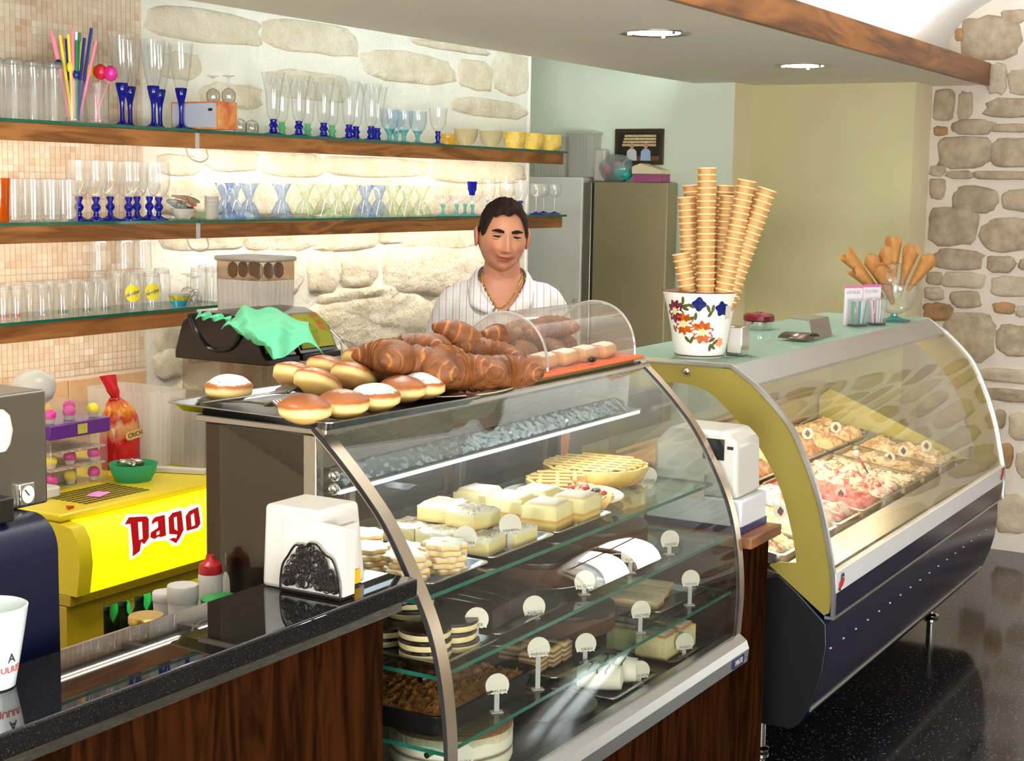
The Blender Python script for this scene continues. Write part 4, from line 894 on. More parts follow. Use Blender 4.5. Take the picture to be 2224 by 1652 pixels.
# --- tarts on white plates
def plate(label, c, r, cat='plate', mat=None, squash=1.0, rz=0):
    t = thing('plate', label, cat, c, rz)
    local('dish', MB().lathe([(r*.55, 0), (r*.6, .002), (r*.95, .010), (r, .013), (r*.985, .0145), (r*.6, .005), (.0001, .0045)], 40, sy=squash), mat or M_PLATE, t); return t
def tart(label, c, r, h, jam, lattice, sector=None, rz=0, fruit=None, name='tart'):
    """pastry case with filling; sector (a0,a1) for a cut piece"""
    t = thing(name, label, 'tart', c, rz); a0, a1 = sector or (0, 2*PI); full = sector is None; n = 40 if full else 22
    pr = [(0, 0), (r*.9, 0), (r, h*.75), (r*1.0, h), (r*.93, h*1.02), (r*.88, h*.8), (0, h*.8)]
    def f(u, v):
        j = min(int(v*(len(pr)-1)+1e-6), len(pr)-2); q = v*(len(pr)-1)-j; rr_ = pr[j][0]+(pr[j+1][0]-pr[j][0])*q; z = pr[j][1]+(pr[j+1][1]-pr[j][1])*q
        a = a0+(a1-a0)*u; wv = 1+.025*math.cos(a*26)*(z/h)
        return (rr_*wv*math.cos(a), rr_*wv*math.sin(a), z)
    mb = MB(); mb.grid(f, n, len(pr), closeu=full)
    if not full:
        for a in (a0, a1): mb.add([(p[0]*math.cos(a), p[0]*math.sin(a), p[1]) for p in pr], [tuple(range(len(pr)))])
    local('crust', mb, M_TARTC, t, True, 45)
    fm = MB(); fm.grid(lambda u, v: (r*.9*v*math.cos(a0+(a1-a0)*u), r*.9*v*math.sin(a0+(a1-a0)*u), h*.84), n, 5, closeu=full); local('filling', fm, jam, t)
    if lattice:
        for d in range(2):
            ang = lattice[1]+d*PI/2
            m = lattice[0]
            for i in range(m):
                o_ = (-1+2*(i+.5)/m)*r*.9; L = math.sqrt(max(0, (r*.93)**2-o_*o_)); pts = []
                for q in range(9):
                    s = -L+2*L*q/8; x = s*math.cos(ang)-o_*math.sin(ang); y = s*math.sin(ang)+o_*math.cos(ang)
                    if not full:
                        aa = math.atan2(y, x) % (2*PI)
                        if not (a0+.03 < aa < a1-.03): continue
                    pts.append((x, y, h*.86+.005+(.003 if d else 0)))
                if len(pts) > 1: local('lattice_strip', MB().tube(pts, .0058, 8, flat=.7), M_LATT, t)
    if fruit:
        rnd = random.Random(5)
        for i in range(fruit):
            a = rnd.uniform(a0+.08, a1-.08); q = r*.86*math.sqrt(rnd.uniform(.02, 1)); mm = rnd.choice((M_RED, M_RED, M_KIWI, M_BLUEB))
            local('fruit_piece', MB().ball((q*math.cos(a), q*math.sin(a), h*.9), (.011, .011, .008), 10, 6), mm, t)
    return t
pa = at(1240, 1105, ZA); plate('white plate under the cut fruit and lattice tarts', (3.17, 1.72, ZA), .15)
tart('cut fruit tart with red berries and kiwi on white plate', (3.07, 1.70, ZA+.006), .15, .03, pbr('custard', (236, 214, 140), .3), None, (-1.35, .35), 0, 34)
tart('half lattice tart with apricot jam beside the fruit tart', (3.24, 1.70, ZA+.006), .14, .035, M_JAMA, (6, .5), (.35, 3.35), 0)
plate('white plate under the whole lattice tart', (3.42, 1.78, ZA), .13)
tart('whole round lattice tart with dark jam at the right end', (3.42, 1.76, ZA+.006), .135, .04, M_JAMD, (7, .15))
# --- middle shelf
tray('steel tray with stacked chocolate-topped biscuits', (2.36, 1.62, ZB), .20, .30, 0)
cb_me = mesh_of('biscuit', MB().lathe([(.048, 0), (.05, .003), (.05, .011), (.047, .013), (.0001, .013)], 32), M_BISC, True)
ct_me = mesh_of('chocolate_top', MB().lathe([(.0495, .0105), (.051, .013), (.049, .017), (.02, .0185), (.0001, .0185)], 32, cap0=True), M_CHOC, True)
for si, (x, y, hh) in enumerate(((2.315, 1.545, 3), (2.39, 1.53, 3), (2.34, 1.66, 2), (2.42, 1.65, 4))):
    for j in range(hh):
        t = thing('chocolate_biscuit', 'round chocolate-topped biscuit, %s up in the %s stack on the middle shelf' % (ORD[j], ORD[si]), 'biscuit', (x+random.uniform(-.004, .004), y+random.uniform(-.004, .004), ZB+.003+j*.0188), 0, 'chocolate biscuits')
        for nm, me in (('biscuit', cb_me), ('chocolate_top', ct_me)): o = bpy.data.objects.new(nm, me); COL.objects.link(o); o.parent = t
tray('oval steel tray with dark chocolate log slices', (2.62, 1.66, ZB), .28, .36, 0)
for i in range(5):
    t = slab('chocolate_slice', 'dark ridged chocolate slice, %s from the left on the middle shelf' % ORD[i], 'cake', (2.54+i*.042, 1.63+.004*i, ZB+.003), .038, .22, .05, 0, M_CHOC, 'chocolate slices', .002, i+40)
plate('steel cake disc under the glazed chocolate cake', (2.93, 1.66, ZB), .15, 'cake board', M_TRAY)
def cake(label, c, r, h, mats, name='round_cake', parts=None):
    t = thing(name, label, 'cake', c)
    local('sponge', MB().lathe([(r*.98, 0), (r, h*.1), (r, h*.8), (r*.99, h*.86)], 40, cap1=True), mats[0], t)
    local('topping', MB().lathe([(r*1.0, h*.72), (r*1.012, h*.8), (r*1.005, h*.95), (r*.93, h), (.0001, h*1.01)], 40, cap0=True, wob=lambda a, z: 1+.01*math.sin(a*7)), mats[1], t); return t
cake('whole glazed chocolate cake on the middle shelf', (2.93, 1.66, ZB+.006), .12, .06, (M_CHOCM, M_CHOC))
plate('steel cake disc under the cut dark cake', (3.30, 1.70, ZB), .16, 'cake board', M_TRAY)
cake('dark chocolate cake with brown crumb side at the right', (3.30, 1.70, ZB+.006), .135, .055, (M_CHOCM, pbr('milk_chocolate', (66, 36, 22), .4, var=.3, scale=30)), 'round_cake')
# --- lower shelf
def deep_pan(label, c, sx_, sy_, h, mat, fillmat, fl_label):
    t = tray(label, c, sx_, sy_, 0, h, mat, 'baking_pan')
    f = thing('crumble', fl_label, 'cake', (c[0], c[1], c[2]+.004))
    local('crumble_top', MB().grid(lambda u, v: ((u-.5)*(sx_-.03), (v-.5)*(sy_-.03), h*.72+.010*noise.noise(Vector((u*16, v*22, 1)))+.008*noise.noise(Vector((u*40, v*50, 2)))-(.02 if min(u, v, 1-u, 1-v) < .01 else 0)), 50, 60), fillmat, f)
    return t
deep_pan('black baking pan of golden crumble cake', (2.45, 1.62, ZCc), .36, .28, .045, pbr('black_pan', (40, 36, 34), .4, .6), M_CRUMB, 'golden crumble cake filling the black pan')
M_WAFER = layered('wafer_layers', [(0, (60, 36, 22)), (.15, (196, 160, 110)), (.22, (60, 36, 22)), (.36, (196, 160, 110)), (.44, (60, 36, 22)), (.6, (196, 160, 110)), (.68, (60, 36, 22)), (.84, (196, 160, 110)), (1, (60, 36, 22))], .6, .3, 80, noise_amt=.01)
tray('small steel tray with striped wafer slices', (2.80, 1.60, ZCc), .24, .28, 0)
for i, (x, y) in enumerate(((2.725, 1.54), (2.775, 1.535), (2.825, 1.535), (2.745, 1.60), (2.80, 1.60))):
    slab('wafer_slice', 'striped chocolate wafer slice, %s on the lower shelf' % ORD[i], 'cake', (x, y, ZCc+.003), .042, .05, .045, .1, M_WAFER, 'wafer slices', 0, i+60)
cake('dark torte behind the striped wafers on the lower shelf', (3.06, 1.66, ZCc+.001), .13, .055, (M_CHOCM, M_CHOC))
tray('steel tray with folded pancakes on the lower shelf', (3.38, 1.66, ZCc), .26, .34, 0)
for i in range(3):
    slab('strudel_piece', 'flat pale strudel piece, %s on the right of the lower shelf' % ORD[i], 'cake', (3.31+.07*i, 1.60+.02*i, ZCc+.003), .065, .16, .022, .15, layered('strudel', [(0, (170, 130, 80)), (1, (206, 182, 146))], .7, .5, 60), 'strudel pieces', .004, i+70)
# --- case floor
t = cake('round white cake with brown crumb top on the case floor', (2.50, 1.60, ZD+.001), .125, .075, (layered('white_cake_side', [(0, (216, 208, 184)), (.35, (216, 208, 184)), (.45, (90, 66, 46)), (.55, (216, 208, 184)), (1, (220, 212, 190))], .6, .2, 40, noise_amt=.02), layered('crumb_top', [(0, (206, 196, 170)), (1, (186, 160, 120))], .85, 1.0, 90, top=(150, 110, 70), topat=.8, dist=.006)))
plate('black round cake board lying empty on the case floor', (2.84, 1.60, ZD), .14, 'cake board', pbr('black_board', (34, 32, 32), .3))
slab('fruit_slice', 'red and yellow fruit slice behind the empty black board', 'cake', (2.70, 1.80, ZD+.001), .10, .09, .045, .2, layered('fruit_layer', [(0, (206, 160, 90)), (.5, (226, 190, 110)), (.8, (190, 60, 50)), (1, (214, 120, 70))], .6, .4, 60))
tray('steel tray with chocolate-striped cream rolls', (3.06, 1.57, ZD), .22, .22, 0)
M_CREAMW = pbr('whipped_cream', (232, 222, 200), .6, var=.06, scale=30, bump=.2, bscale=60)
for i, (x, y) in enumerate(((3.02, 1.53), (3.09, 1.525), (3.05, 1.61))):
    t = thing('cream_roll', 'white cream roll with dark chocolate stripes, %s on its tray' % ORD[i], 'cake', (x, y, ZD+.003), .35, 'cream rolls')
    local('roll', MB().lathe([(.008, -.055), (.028, -.05), (.031, -.02), (.031, .02), (.028, .05), (.008, .055)], 24, (0, 0, .03), M=Matrix.Rotation(PI/2, 4, 'X'), cap1=True), M_CREAMW, t)
    for q in range(3):
        pts = [(.0325*math.sin(a), -.02+q*.02+.004*math.sin(a*5), .03+.0325*math.cos(a)) for a in [(-1.1+2.2*s/10) for s in range(11)]]
        local('chocolate_stripe', MB().tube(pts, .0018, 6), M_CHOC, t)
tray('dark tray with sponge squares at the right of the case floor', (3.40, 1.60, ZD), .25, .28, 0, .01, pbr('dark_tray', (70, 66, 62), .3, .8))
M_SPONGE = layered('sponge_square', [(0, (196, 176, 120)), (.6, (214, 198, 146)), (.82, (206, 186, 130)), (.88, (160, 100, 50)), (1, (206, 190, 164))], .75, .6, 120, noise_amt=.03)
for i, (x, y) in enumerate(((3.33, 1.53), (3.42, 1.525), (3.35, 1.62), (3.44, 1.62))):
    slab('sponge_square', 'pale sponge square with browned top, %s on the case floor' % ORD[i], 'cake', (x, y, ZD+.003), .082, .08, .065, .0, M_SPONGE, 'sponge squares', .002, i+80)
# --- name paddles standing in front of the goods
SIGNS = [(1010, 1168, ZA, 'PLAZMA'), (1108, 1140, ZA, 'KREMPITA'), (1408, 1034, ZA, 'VIŠNJA'), (1455, 1172, ZB, 'LINZER'), (1370, 1205, ZB, 'TORTA'), (1270, 1262, ZB, 'MOZART'), (1160, 1318, ZB, 'KOKOS'), (1035, 1345, ZB, 'IŠLER'), (1500, 1258, ZCc, 'STRUDEL'), (1392, 1326, ZCc, 'SACHER'), (1272, 1398, ZCc, 'ORAH'), (1170, 1408, ZCc, 'MAĐARICA'), (1080, 1488, ZCc, 'BAKLAVA'), (1487, 1395, ZD, 'SAVIJAČA'), (1390, 1456, ZD, 'ROLADA'), (1003, 1642, ZD, 'JABUKA')]
toc = Vector((-.84, -.54, 0))
for i, (u, v, zl, txt) in enumerate(SIGNS):
    y = pf(zl+.06)+.045 if i not in (2,) else 1.64
    p = ony(u, v, y)
    zs = {ZA: 'upper shelf', ZB: 'middle shelf', ZCc: 'lower shelf', ZD: 'case floor'}[zl]
    t = thing('name_paddle', 'round white name card marked %s on the %s' % (txt, zs), 'price sign', (p.x, p.y, zl), 0, 'name cards in the display case')
    M = frame(p, (.62, -.60, 0), (0, .12, 1))
    R_ = .024
    ol = [(R_*math.cos(math.radians(a)), R_*math.sin(math.radians(a))) for a in range(-35, 216, 12)]
    edge = [(-.0197+.0394*q/8, -.0175+(.0022 if q % 2 else 0)) for q in range(9)]
    cd = obj('card', shape_mb([ol+edge], M, .0008), M_CARD, t, smooth=False)
    obj('lettering', text_mb(txt, .0095 if len(txt) < 7 else .0078, frame(p+M.to_3x3() @ Vector((.002, -.011, .0012)), M.to_3x3() @ Vector((1, .03, 0)), M.to_3x3() @ Vector((0, 1, 0))), .0001), M_INK, t, smooth=False)
    zf = min(p.z-.018, zl+.05)
    obj('clear_stem', MB().box(-.005, .005, -.001, .001, zl+.0015, p.z-.014, M=Matrix.Translation((p.x+.0015, p.y+.0015, 0)) @ Matrix.Rotation(-.75, 4, 'Z')), M_FROST, t)
    obj('clear_base', MB().box(-.012, .012, -.008, .008, zl+.0005, zl+.003, M=Matrix.Translation((p.x+.002, p.y+.002, 0)) @ Matrix.Rotation(-.75, 4, 'Z')), M_FROST, t)
# ================================================================== goods on top of the display case
ZT = 1.25
tr = tray('large rectangular steel baking tray of doughnuts on the display case', (2.45, 1.875, ZT+.0005), .48, .42, -.06, .016, pbr('worn_tray', (170, 172, 172), .25, 1.0, var=.25, scale=8), 'baking_tray')
DZ = ZT+.007
def donut_me(nm, mat, seed):
    def fn(v): return 1+.05*noise.noise(Vector((v.x*1.6+seed, v.y*1.6, v.z*1.3)))-(.05*math.exp(-((v.z+.05)/.18)**2))
    return mesh_of(nm, MB().ball((0, 0, .028), (.052, .047, .0285), 28, 18, fn=lambda v: fn(v)*(1.06 if abs(v.z) < .5 else 1)), mat, True, 80)
dm = [donut_me('dough', M_DOUGH, 1), donut_me('dough', M_DOUGHS, 4), donut_me('dough', M_DOUGHD, 7)]
DN = [(662, 888, 0, 0, 'plain browned'), (743, 877, 2, 0, 'lightly dusted'), (814, 863, 1, 0, 'sugar-topped'), (872, 845, 0, 0, 'plain brown'), (917, 838, 1, 0, 'sugar-capped'), (684, 843, 2, 1, 'tilted dusted'), (763, 828, 0, 1, 'tilted'), (808, 812, 0, 1, 'tilted'), (868, 806, 0, 1, 'leaning'), (638, 828, 2, 1, 'tilted'), (708, 812, 0, 1, 'tilted'), (784, 794, 0, 1, 'tilted'), (497, 843, 1, 0, 'sugar-topped')]
wh = ['front left corner of the tray', 'second of the front row', 'third of the front row', 'fourth of the front row', 'right end of the front row', 'left of the middle row', 'second of the middle row', 'third of the middle row', 'right of the middle row', 'left of the back row', 'middle of the back row', 'right of the back row', 'alone at the left end of the tray']
for i, (u, v, m, tl, ad) in enumerate(DN):
    p = onz(u, v, DZ+.028)
    t = thing('doughnut', '%s filled doughnut, %s' % (ad, wh[i]), 'doughnut', (p.x, p.y, DZ+(.006 if tl else 0)), 0, 'doughnuts on the tray')
    o = bpy.data.objects.new('dough', dm[m]); COL.objects.link(o); o.parent = t
    t.rotation_euler = (0, 0, random.uniform(0, 3)) if not tl else (Matrix.Rotation(-.45, 3, _r) @ Matrix.Rotation(.2, 3, _f)).to_euler()
    if tl: t.location = p-(Matrix.Rotation(-.45, 3, _r) @ Vector((0, 0, .028)))+Vector((0, 0, .010))
# serving fork-tongs
t = thing('pastry_tongs', 'worn steel pastry tongs with slotted ends on the doughnut tray', 'tongs', onz(560, 870, DZ))
def tp(u, v, z): return onz(u, v, z)
for (a, b2, zz) in (((440, 862), (545, 868), .014), ((445, 872), (555, 872), .008)):
    pass
for s, (e0, e1, e2) in enumerate((((432, 868), (530, 872), (590, 878)), ((440, 874), (555, 858), (612, 850)))):
    q = [tp(*e0, DZ+.006+.012*s), tp(*e1, DZ+.01+.012*s), tp(*e2, DZ+.012+.012*s)]
    obj('arm', MB().tube(catmull(q, 10), [.006]*7+[.008, .012, .016], 10, flat=.3), steel('worn_steel', (128, 122, 114), .35, 'x'), t)
    d = (q[2]-q[1]).normalized(); n_ = d.cross(Vector((0, 0, 1))).normalized()
    for j in range(5):
        st = q[2]+n_*((j-2)*.009)
        obj('tine', MB().tube([st, st+d*.022+Vector((0, 0, .008)), st+d*.046-Vector((0, 0, .004))], .0036, 6), MATS['worn_steel'], t)
# oval plate of croissants
plate('large white oval plate under the croissant heap', (2.80, 1.80, ZT+.0005), .20, 'plate', pbr('cream_plate', (222, 208, 178), .25), .68, .15)
def croissant_me(seed):
    """crescent with overlapping rolled layers; 'tone' marks the paler inner edge of every layer"""
    rnd = random.Random(seed); nseg, nr = 97, 22; mb = MB(); tone = []
    nl = 5.2+rnd.random()*.8; bend = 1.25+rnd.random()*.35
    def f(u, v):
        t = v*2-1; a = t*bend; R0 = .060; cx = R0*math.sin(a); cyy = R0-R0*math.cos(a); ang = 2*PI*u
        w_ = .0375*max(0, 1-abs(t)**2.3)**.7+.001
        q = abs(t)*nl+.10*math.sin(ang+seed)+.05*noise.noise(Vector((math.cos(ang)*2, math.sin(ang)*2, seed)))
        st = q % 1.0; lay = 1.07-.14*st**.8
        bump = 1+.06*noise.noise(Vector((t*5+seed, math.cos(ang)*1.6, math.sin(ang)*1.6)))
        rr_ = w_*lay*bump; nx, ny = math.sin(a), -math.cos(a)
        tone.append(max(0, st-.72)/.28)
        return (cx+nx*rr_*math.cos(ang), cyy+ny*rr_*math.cos(ang), .030+rr_*.88*math.sin(ang))
    mb.grid(f, nr, nseg, closeu=True); me = mesh_of('crust', mb, M_CROIS, True, 70)
    al = me.attributes.new('tone', 'FLOAT', 'POINT'); al.data.foreach_set('value', tone[:len(me.vertices)]); return me
k = NT('croissant_layers'); b = k.n('BsdfPrincipled', i_Roughness=.62); k.l(b.outputs[0], k.out.inputs[0]); at_ = k.n('Attribute'); at_.attribute_name = 'tone'
tc = k.n('TexCoord'); nz = k.n('TexNoise', i_Scale=45.0, i_Detail=5.0); k.l(tc.outputs['Object'], nz.inputs[0]); mz = k.n('Math', operation='MULTIPLY_ADD', n_1=.7); k.l(nz.outputs[0], mz.inputs[0]); k.l(at_.outputs['Fac'], mz.inputs[2])
k.l(k.ramp(mz.outputs[0], [(.2, lin((92, 50, 18))), (.45, lin((130, 74, 28))), (.8, lin((156, 94, 40))), (1, lin((172, 112, 54)))]), b.inputs['Base Color'])
bp = k.n('Bump', i_Strength=.5, i_Distance=.003); n2 = k.n('TexNoise', i_Scale=120.0, i_Detail=4.0); k.l(tc.outputs['Object'], n2.inputs[0]); k.l(n2.outputs[0], bp.inputs['Height']); k.l(bp.outputs[0], b.inputs['Normal'])
M_CROIS = k.m
cm = [croissant_me(i) for i in (1, 5, 9)]
CR = [(890, 768, 1.30, (.1, .25, 2.2)), (852, 780, 1.275, (0, 0, 1.1)), (935, 765, 1.29, (.15, .1, .4)), (985, 808, 1.283, (.1, 0, 2.8)), (1030, 815, 1.272, (0, .15, 1.9)), (1095, 812, 1.27, (0, 0, 2.5)), (1000, 745, 1.335, (.2, .45, .35)), (1052, 775, 1.315, (.25, -.2, 2.2)), (955, 795, 1.30, (.1, .2, 3.6)), (1080, 745, 1.30, (.1, .3, .9)), (1120, 742, 1.32, (0, .3, 1.4)), (1128, 785, 1.275, (.1, 0, .3)), (905, 792, 1.27, (0, 0, 5.0))]
YC = [1.86, 1.84, 1.84, 1.74, 1.73, 1.70, 1.83, 1.78, 1.76, 1.88, 1.92, 1.83, 1.80]
nmz = ['rough croissant at the left of the heap', 'low croissant at the far left end of the heap', 'croissant at the back left of the heap', 'large croissant with open curl at the front', 'croissant at the front middle of the oval plate', 'croissant at the front right rim of the plate', 'topmost croissant of the heap', 'second highest croissant, end pointing to the right', 'croissant wedged in the middle front of the heap', 'croissant seen at the left edge of the plastic dome', 'dark croissant just inside the dome end', 'lower croissant just inside the dome end', 'croissant touching the doughnuts']
for i, (u, v, z, e) in enumerate(CR):
    p = ony(u, v, YC[i]); sc_ = 1.0
    t = thing('croissant', nmz[i], 'croissant', (p.x, p.y, max(p.z-.03, ZT+.012)), 0, 'croissants'); t.rotation_euler = e; t.scale = (1.12,)*3
    o = bpy.data.objects.new('crust', cm[i % 3]); COL.objects.link(o); o.parent = t
# orange tray with clear half-round dome
od0, od1 = 3.00, 3.60
t = thing('orange_tray', 'flat orange plastic tray under the clear pastry dome', 'tray', (3.3, 1.845, ZT+.0005))
obj('tray_body', MB().prism(rrect(od0, od1, 1.705, 1.975, .03), 'z', ZT+.012, ZT+.020), pbr('orange_plastic', (226, 92, 36), .35), t, bevel=.003)
obj('underside', MB().prism(rrect(od0+.02, od1-.02, 1.725, 1.955, .03), 'z', ZT+.0005, ZT+.012), pbr('olive_underside', (104, 96, 44), .5), t)
dm_ = thing('pastry_dome', 'clear half-cylinder plastic dome covering pastries on the display case', 'dome', (3.3, 1.84, ZT+.021))
z0 = ZT+.0205; d0, d1 = 3.09, 3.555; hwid, hgt = .118, .135
dp = [(1.84+hwid*math.cos(math.radians(a)), z0+hgt*math.sin(math.radians(a))**.85) for a in range(0, 181, 6)]
M_ACR = glass('clear_acrylic', (.94, .94, .92), rough=.05, refl=.08, body=.10, bodycol=(238, 232, 222), maxr=.7)
obj('shell', MB().strip(dp, 'x', d0, d1), M_ACR, dm_, angle=80)
for x in (d0, d1):
    obj('end_wall', MB().prism(dp, 'x', x-.0015, x+.0015), M_ACR, dm_, smooth=False)
    obj('end_rim', MB().tube([(x, p[0], p[1]) for p in dp], .0035, 8), glass('acrylic_edge', (.8, .8, .78), refl=.25, body=.3), dm_)
obj('seam', MB().box(d0-.002, d0+.001, 1.85, 1.853, z0, z0+hgt), M_FROST, dm_)
obj('latch', MB().ball((3.31, 1.718, z0+.012), (.018, .008, .008), 12, 8), M_BLACK, dm_)
M_ROLL = layered('sugared_roll', [(0, (170, 110, 60)), (.5, (206, 156, 100)), (1, (190, 130, 80))], .6, .4, 50, top=(232, 222, 210), topat=.8)
for i, (x, y, z, e) in enumerate(((3.20, 1.86, 0, .3), (3.32, 1.87, 0, 1.9), (3.44, 1.87, 0, .6), (3.26, 1.87, .05, 1.2), (3.39, 1.88, .05, 2.6))):
    t = thing('croissant', 'croissant under the clear dome, %s %s' % (ORD[i % 3], 'on the upper layer' if z else 'on the tray'), 'croissant', (x, y, z0+.001+z), 0, 'croissants under the dome'); t.rotation_euler = (0, 0, e); t.scale = (.85,)*3
    o = bpy.data.objects.new('crust', cm[i % 3]); COL.objects.link(o); o.parent = t
for i in range(4):
    t = thing('sugared_roll', 'sugared puff pastry at the front under the dome, %s from the left' % ORD[i], 'pastry', (3.15+i*.105, 1.775, z0), .15, 'sugared rolls')
    local('pastry', MB().prism([(-.026, 0), (.026, 0), (.031, .014), (.027, .03), (.010, .037), (-.012, .036), (-.028, .029), (-.031, .013)], 'x', -.046, .046), M_ROLL, t, angle=60, bevel=.008)

# ================================================================== things on the granite bar
ZG = 1.02
def trapbox(x0, x1, y0, y1, z0, z1, ins):
    return MB().add([(x0, y0, z0), (x1, y0, z0), (x1, y1, z0), (x0, y1, z0), (x0+ins, y0+ins*1.6, z1), (x1-ins, y0+ins*1.6, z1), (x1-ins, y1-ins*.2, z1), (x0+ins, y1-ins*.2, z1)], [(3,2,1,0),(4,5,6,7),(0,1,5,4),(1,2,6,5),(2,3,7,6),(3,0,4,7)])
t = thing('napkin_dispenser', 'white plastic napkin dispenser with sloping sides on the granite bar', 'napkin dispenser', (2.02, 1.575, ZG), 0)
obj('housing', trapbox(1.958, 2.082, 1.51, 1.64, ZG+.0005, ZG+.142, .007), M_WPLAST, t, bevel=.008, seg=3)
pbr('yellow_label', (236, 176, 20), .4)
obj('front_recess', MB().box(1.985, 2.055, 1.5085, 1.5115, ZG+.03, ZG+.11), pbr('recess_white_plastic', (214, 208, 198), .4), t)  # recess in a slightly paler white than the housing
obj('yellow_label', MB().box(1.985, 2.06, 1.507, 1.51, ZG+.004, ZG+.028), MATS['yellow_label'], t)
# black filigree napkin holder with a pack of napkins
np0, np1 = onz(612, 1282, ZG), onz(742, 1306, ZG)
dirn = (np1-np0); L = dirn.length; dx = dirn.normalized(); nn = Vector((dx.y, -dx.x, 0))
if nn.dot(Vector((-1, -1, 0))) < 0: nn = -nn
t = thing('napkin_holder', 'black wrought filigree napkin holder in front of the dispenser', 'napkin holder', (np0+np1)/2)
def NP(a, o_, z): return np0+dx*a+nn*o_+Vector((0, 0, z))
for sd, o_ in (('front', .004), ('back', -.034)):
    oc = [NP(L*(.5+.5*math.cos(math.radians(a))), o_, .006+.082*math.sin(math.radians(a))**.8*(1+.05*math.cos(math.radians(a*9)))) for a in range(0, 181, 6)]
    pn = obj('filigree_panel', MB().tube(oc, .002, 6), M_BLACK, t, label='%s filigree panel' % sd)
    rnd = random.Random(2); sc2 = MB()
    for i in range(190):
        a = rnd.uniform(.06, .94); top = .078*math.sin(PI*a)**.8; z = rnd.uniform(.012, max(.014, top)); r_ = rnd.uniform(.004, .009)
        if z+r_ > top+.008: continue
        sc2.tube([NP(L*a+r_*math.cos(q*PI/4), o_, .006+z+r_*math.sin(q*PI/4)) for q in range(8)], .0011, 5, closed=True)
    s_ = obj('scrollwork', sc2, M_BLACK, pn); s_['kind'] = 'stuff'
bs = MB(); bs.add([NP(0, .005, .001), NP(L, .005, .001), NP(L, -.036, .001), NP(0, -.036, .001), NP(0, .005, .006), NP(L, .005, .006), NP(L, -.036, .006), NP(0, -.036, .006)], [(3,2,1,0),(4,5,6,7),(0,1,5,4),(1,2,6,5),(2,3,7,6),(3,0,4,7)])
obj('base_plate', bs, M_BLACK, t, fix=True)
M_NAPK = pbr('white_paper', (200, 192, 182), .8, var=.05, scale=60)
for i in range(5):
    o0 = -.002-i*.0062
    q = MB(); hN = .128-.002*i
    q.add([NP(-.002, o0, .0065), NP(L+.002, o0, .0065), NP(L+.002, o0-.0058, .0065), NP(-.002, o0-.0058, .0065), NP(-.001, o0-.006, hN), NP(L+.001, o0-.006, hN-.006), NP(L+.001, o0-.0118, hN-.006), NP(-.001, o0-.0118, hN)], [(3,2,1,0),(4,5,6,7),(0,1,5,4),(1,2,6,5),(2,3,7,6),(3,0,4,7)])
    tag(obj('napkin_bundle', q, M_NAPK, None, fix=True), 'folded white napkins in the black filigree holder, %s layer from the front' % ORD[i], 'napkin', 'napkins in the holder')
# cup at the left edge of the picture
cpos = onz(-18, 1490, ZG); t = thing('white_cup', 'large white cup with small logo and spoon sachets at the picture edge', 'cup', cpos)
obj('cup_body', MB().lathe([(.028, .0005), (.031, .002), (.037, .034), (.045, .08), (.050, .112), (.048, .113), (.043, .08), (.035, .034), (.001, .012)], 36, cpos), pbr('cup_porcelain', (222, 228, 224), .2), t)
fr0 = math.atan2(-cpos.y+.25, -cpos.x+.9)
for nm, txt, z, sz, mm in (('logo_mark', 'A', .046, .018, M_INK), ('logo_lettering', 'JULIUS', .030, .012, M_PRED)):
    mb = text_mb(txt, sz, Matrix.Identity(4), .0002); rr_ = .0375+(z-.034)*.174
    mb.v = [(cpos.x+(rr_+.0014+v[2])*math.cos(fr0+.32+v[0]/rr_), cpos.y+(rr_+.0014+v[2])*math.sin(fr0+.32+v[0]/rr_), cpos.z+z+v[1]) for v in mb.v]; obj(nm, mb, mm, t, smooth=False)
for i, cc in enumerate(((220, 200, 60), (236, 236, 230), (120, 150, 60))):
    c_ = Vector(cpos)+Vector((.012*(i-1), .01, .075)); s = thing('sugar_sachet', '%s sachet inside the white cup' % ('yellow', 'white', 'green')[i], 'sachet', c_-Vector((0, 0, .03)), 0, 'sachets in the cup')
    obj('paper', MB().box(-.008, .008, -.002, .002, -.03, .016, M=Matrix.Translation(c_) @ rot(.2, .3*(i-1), i)), pbr('sachet_%d' % i, cc, .6), s, bevel=.001)
# coffee machine: steel housing with gauge, dark blue rounded group cover
ym = 1.70
m1 = thing('coffee_machine', 'steel espresso machine with dark blue rounded body behind the bar', 'coffee machine', (1.40, 1.83, .87))
pR = ony(128, 1300, ym).x
bl = arc(1.70+.06, 1.212-.06-.01, .06, 90, 180, 10)
prof = [(2.0, .8705), (ym, .8705)]+[(ym+.05-.05*math.sin(math.radians(a)), 1.155+.05*math.cos(math.radians(a))) for a in range(90, -1, -10)]+[(2.0, 1.205)]
obj('blue_body', MB().prism(prof, 'x', 1.15, pR), pbr('dark_blue_enamel', (10, 15, 42), .28), m1, fix=True, angle=30)
obj('blue_end_cap', MB().prism([(p[0]+.006, p[1]-.004) for p in prof], 'x', pR, pR+.006), pbr('black_enamel', (16, 18, 26), .3), m1, fix=True)
hx = ony(103, 1000, 1.78).x
obj('steel_housing', MB().box(1.15, hx, 1.78, 2.0, 1.2055, ony(100, 845, 1.78).z), steel('machine_steel', (150, 144, 136), .3, 'z'), m1, bevel=.004)
obj('dark_panel', MB().box(1.15, ony(32, 1100, 1.72).x, 1.72, 1.78, 1.2055, ony(32, 1078, 1.72).z), M_BLACK, m1, bevel=.003)
gq = ony(55, 1072, 1.777); gz = obj('gauge_frame', MB().box(gq.x-.015, gq.x+.015, 1.772, 1.781, gq.z-.017, gq.z+.017), M_CHROME, m1, bevel=.002)
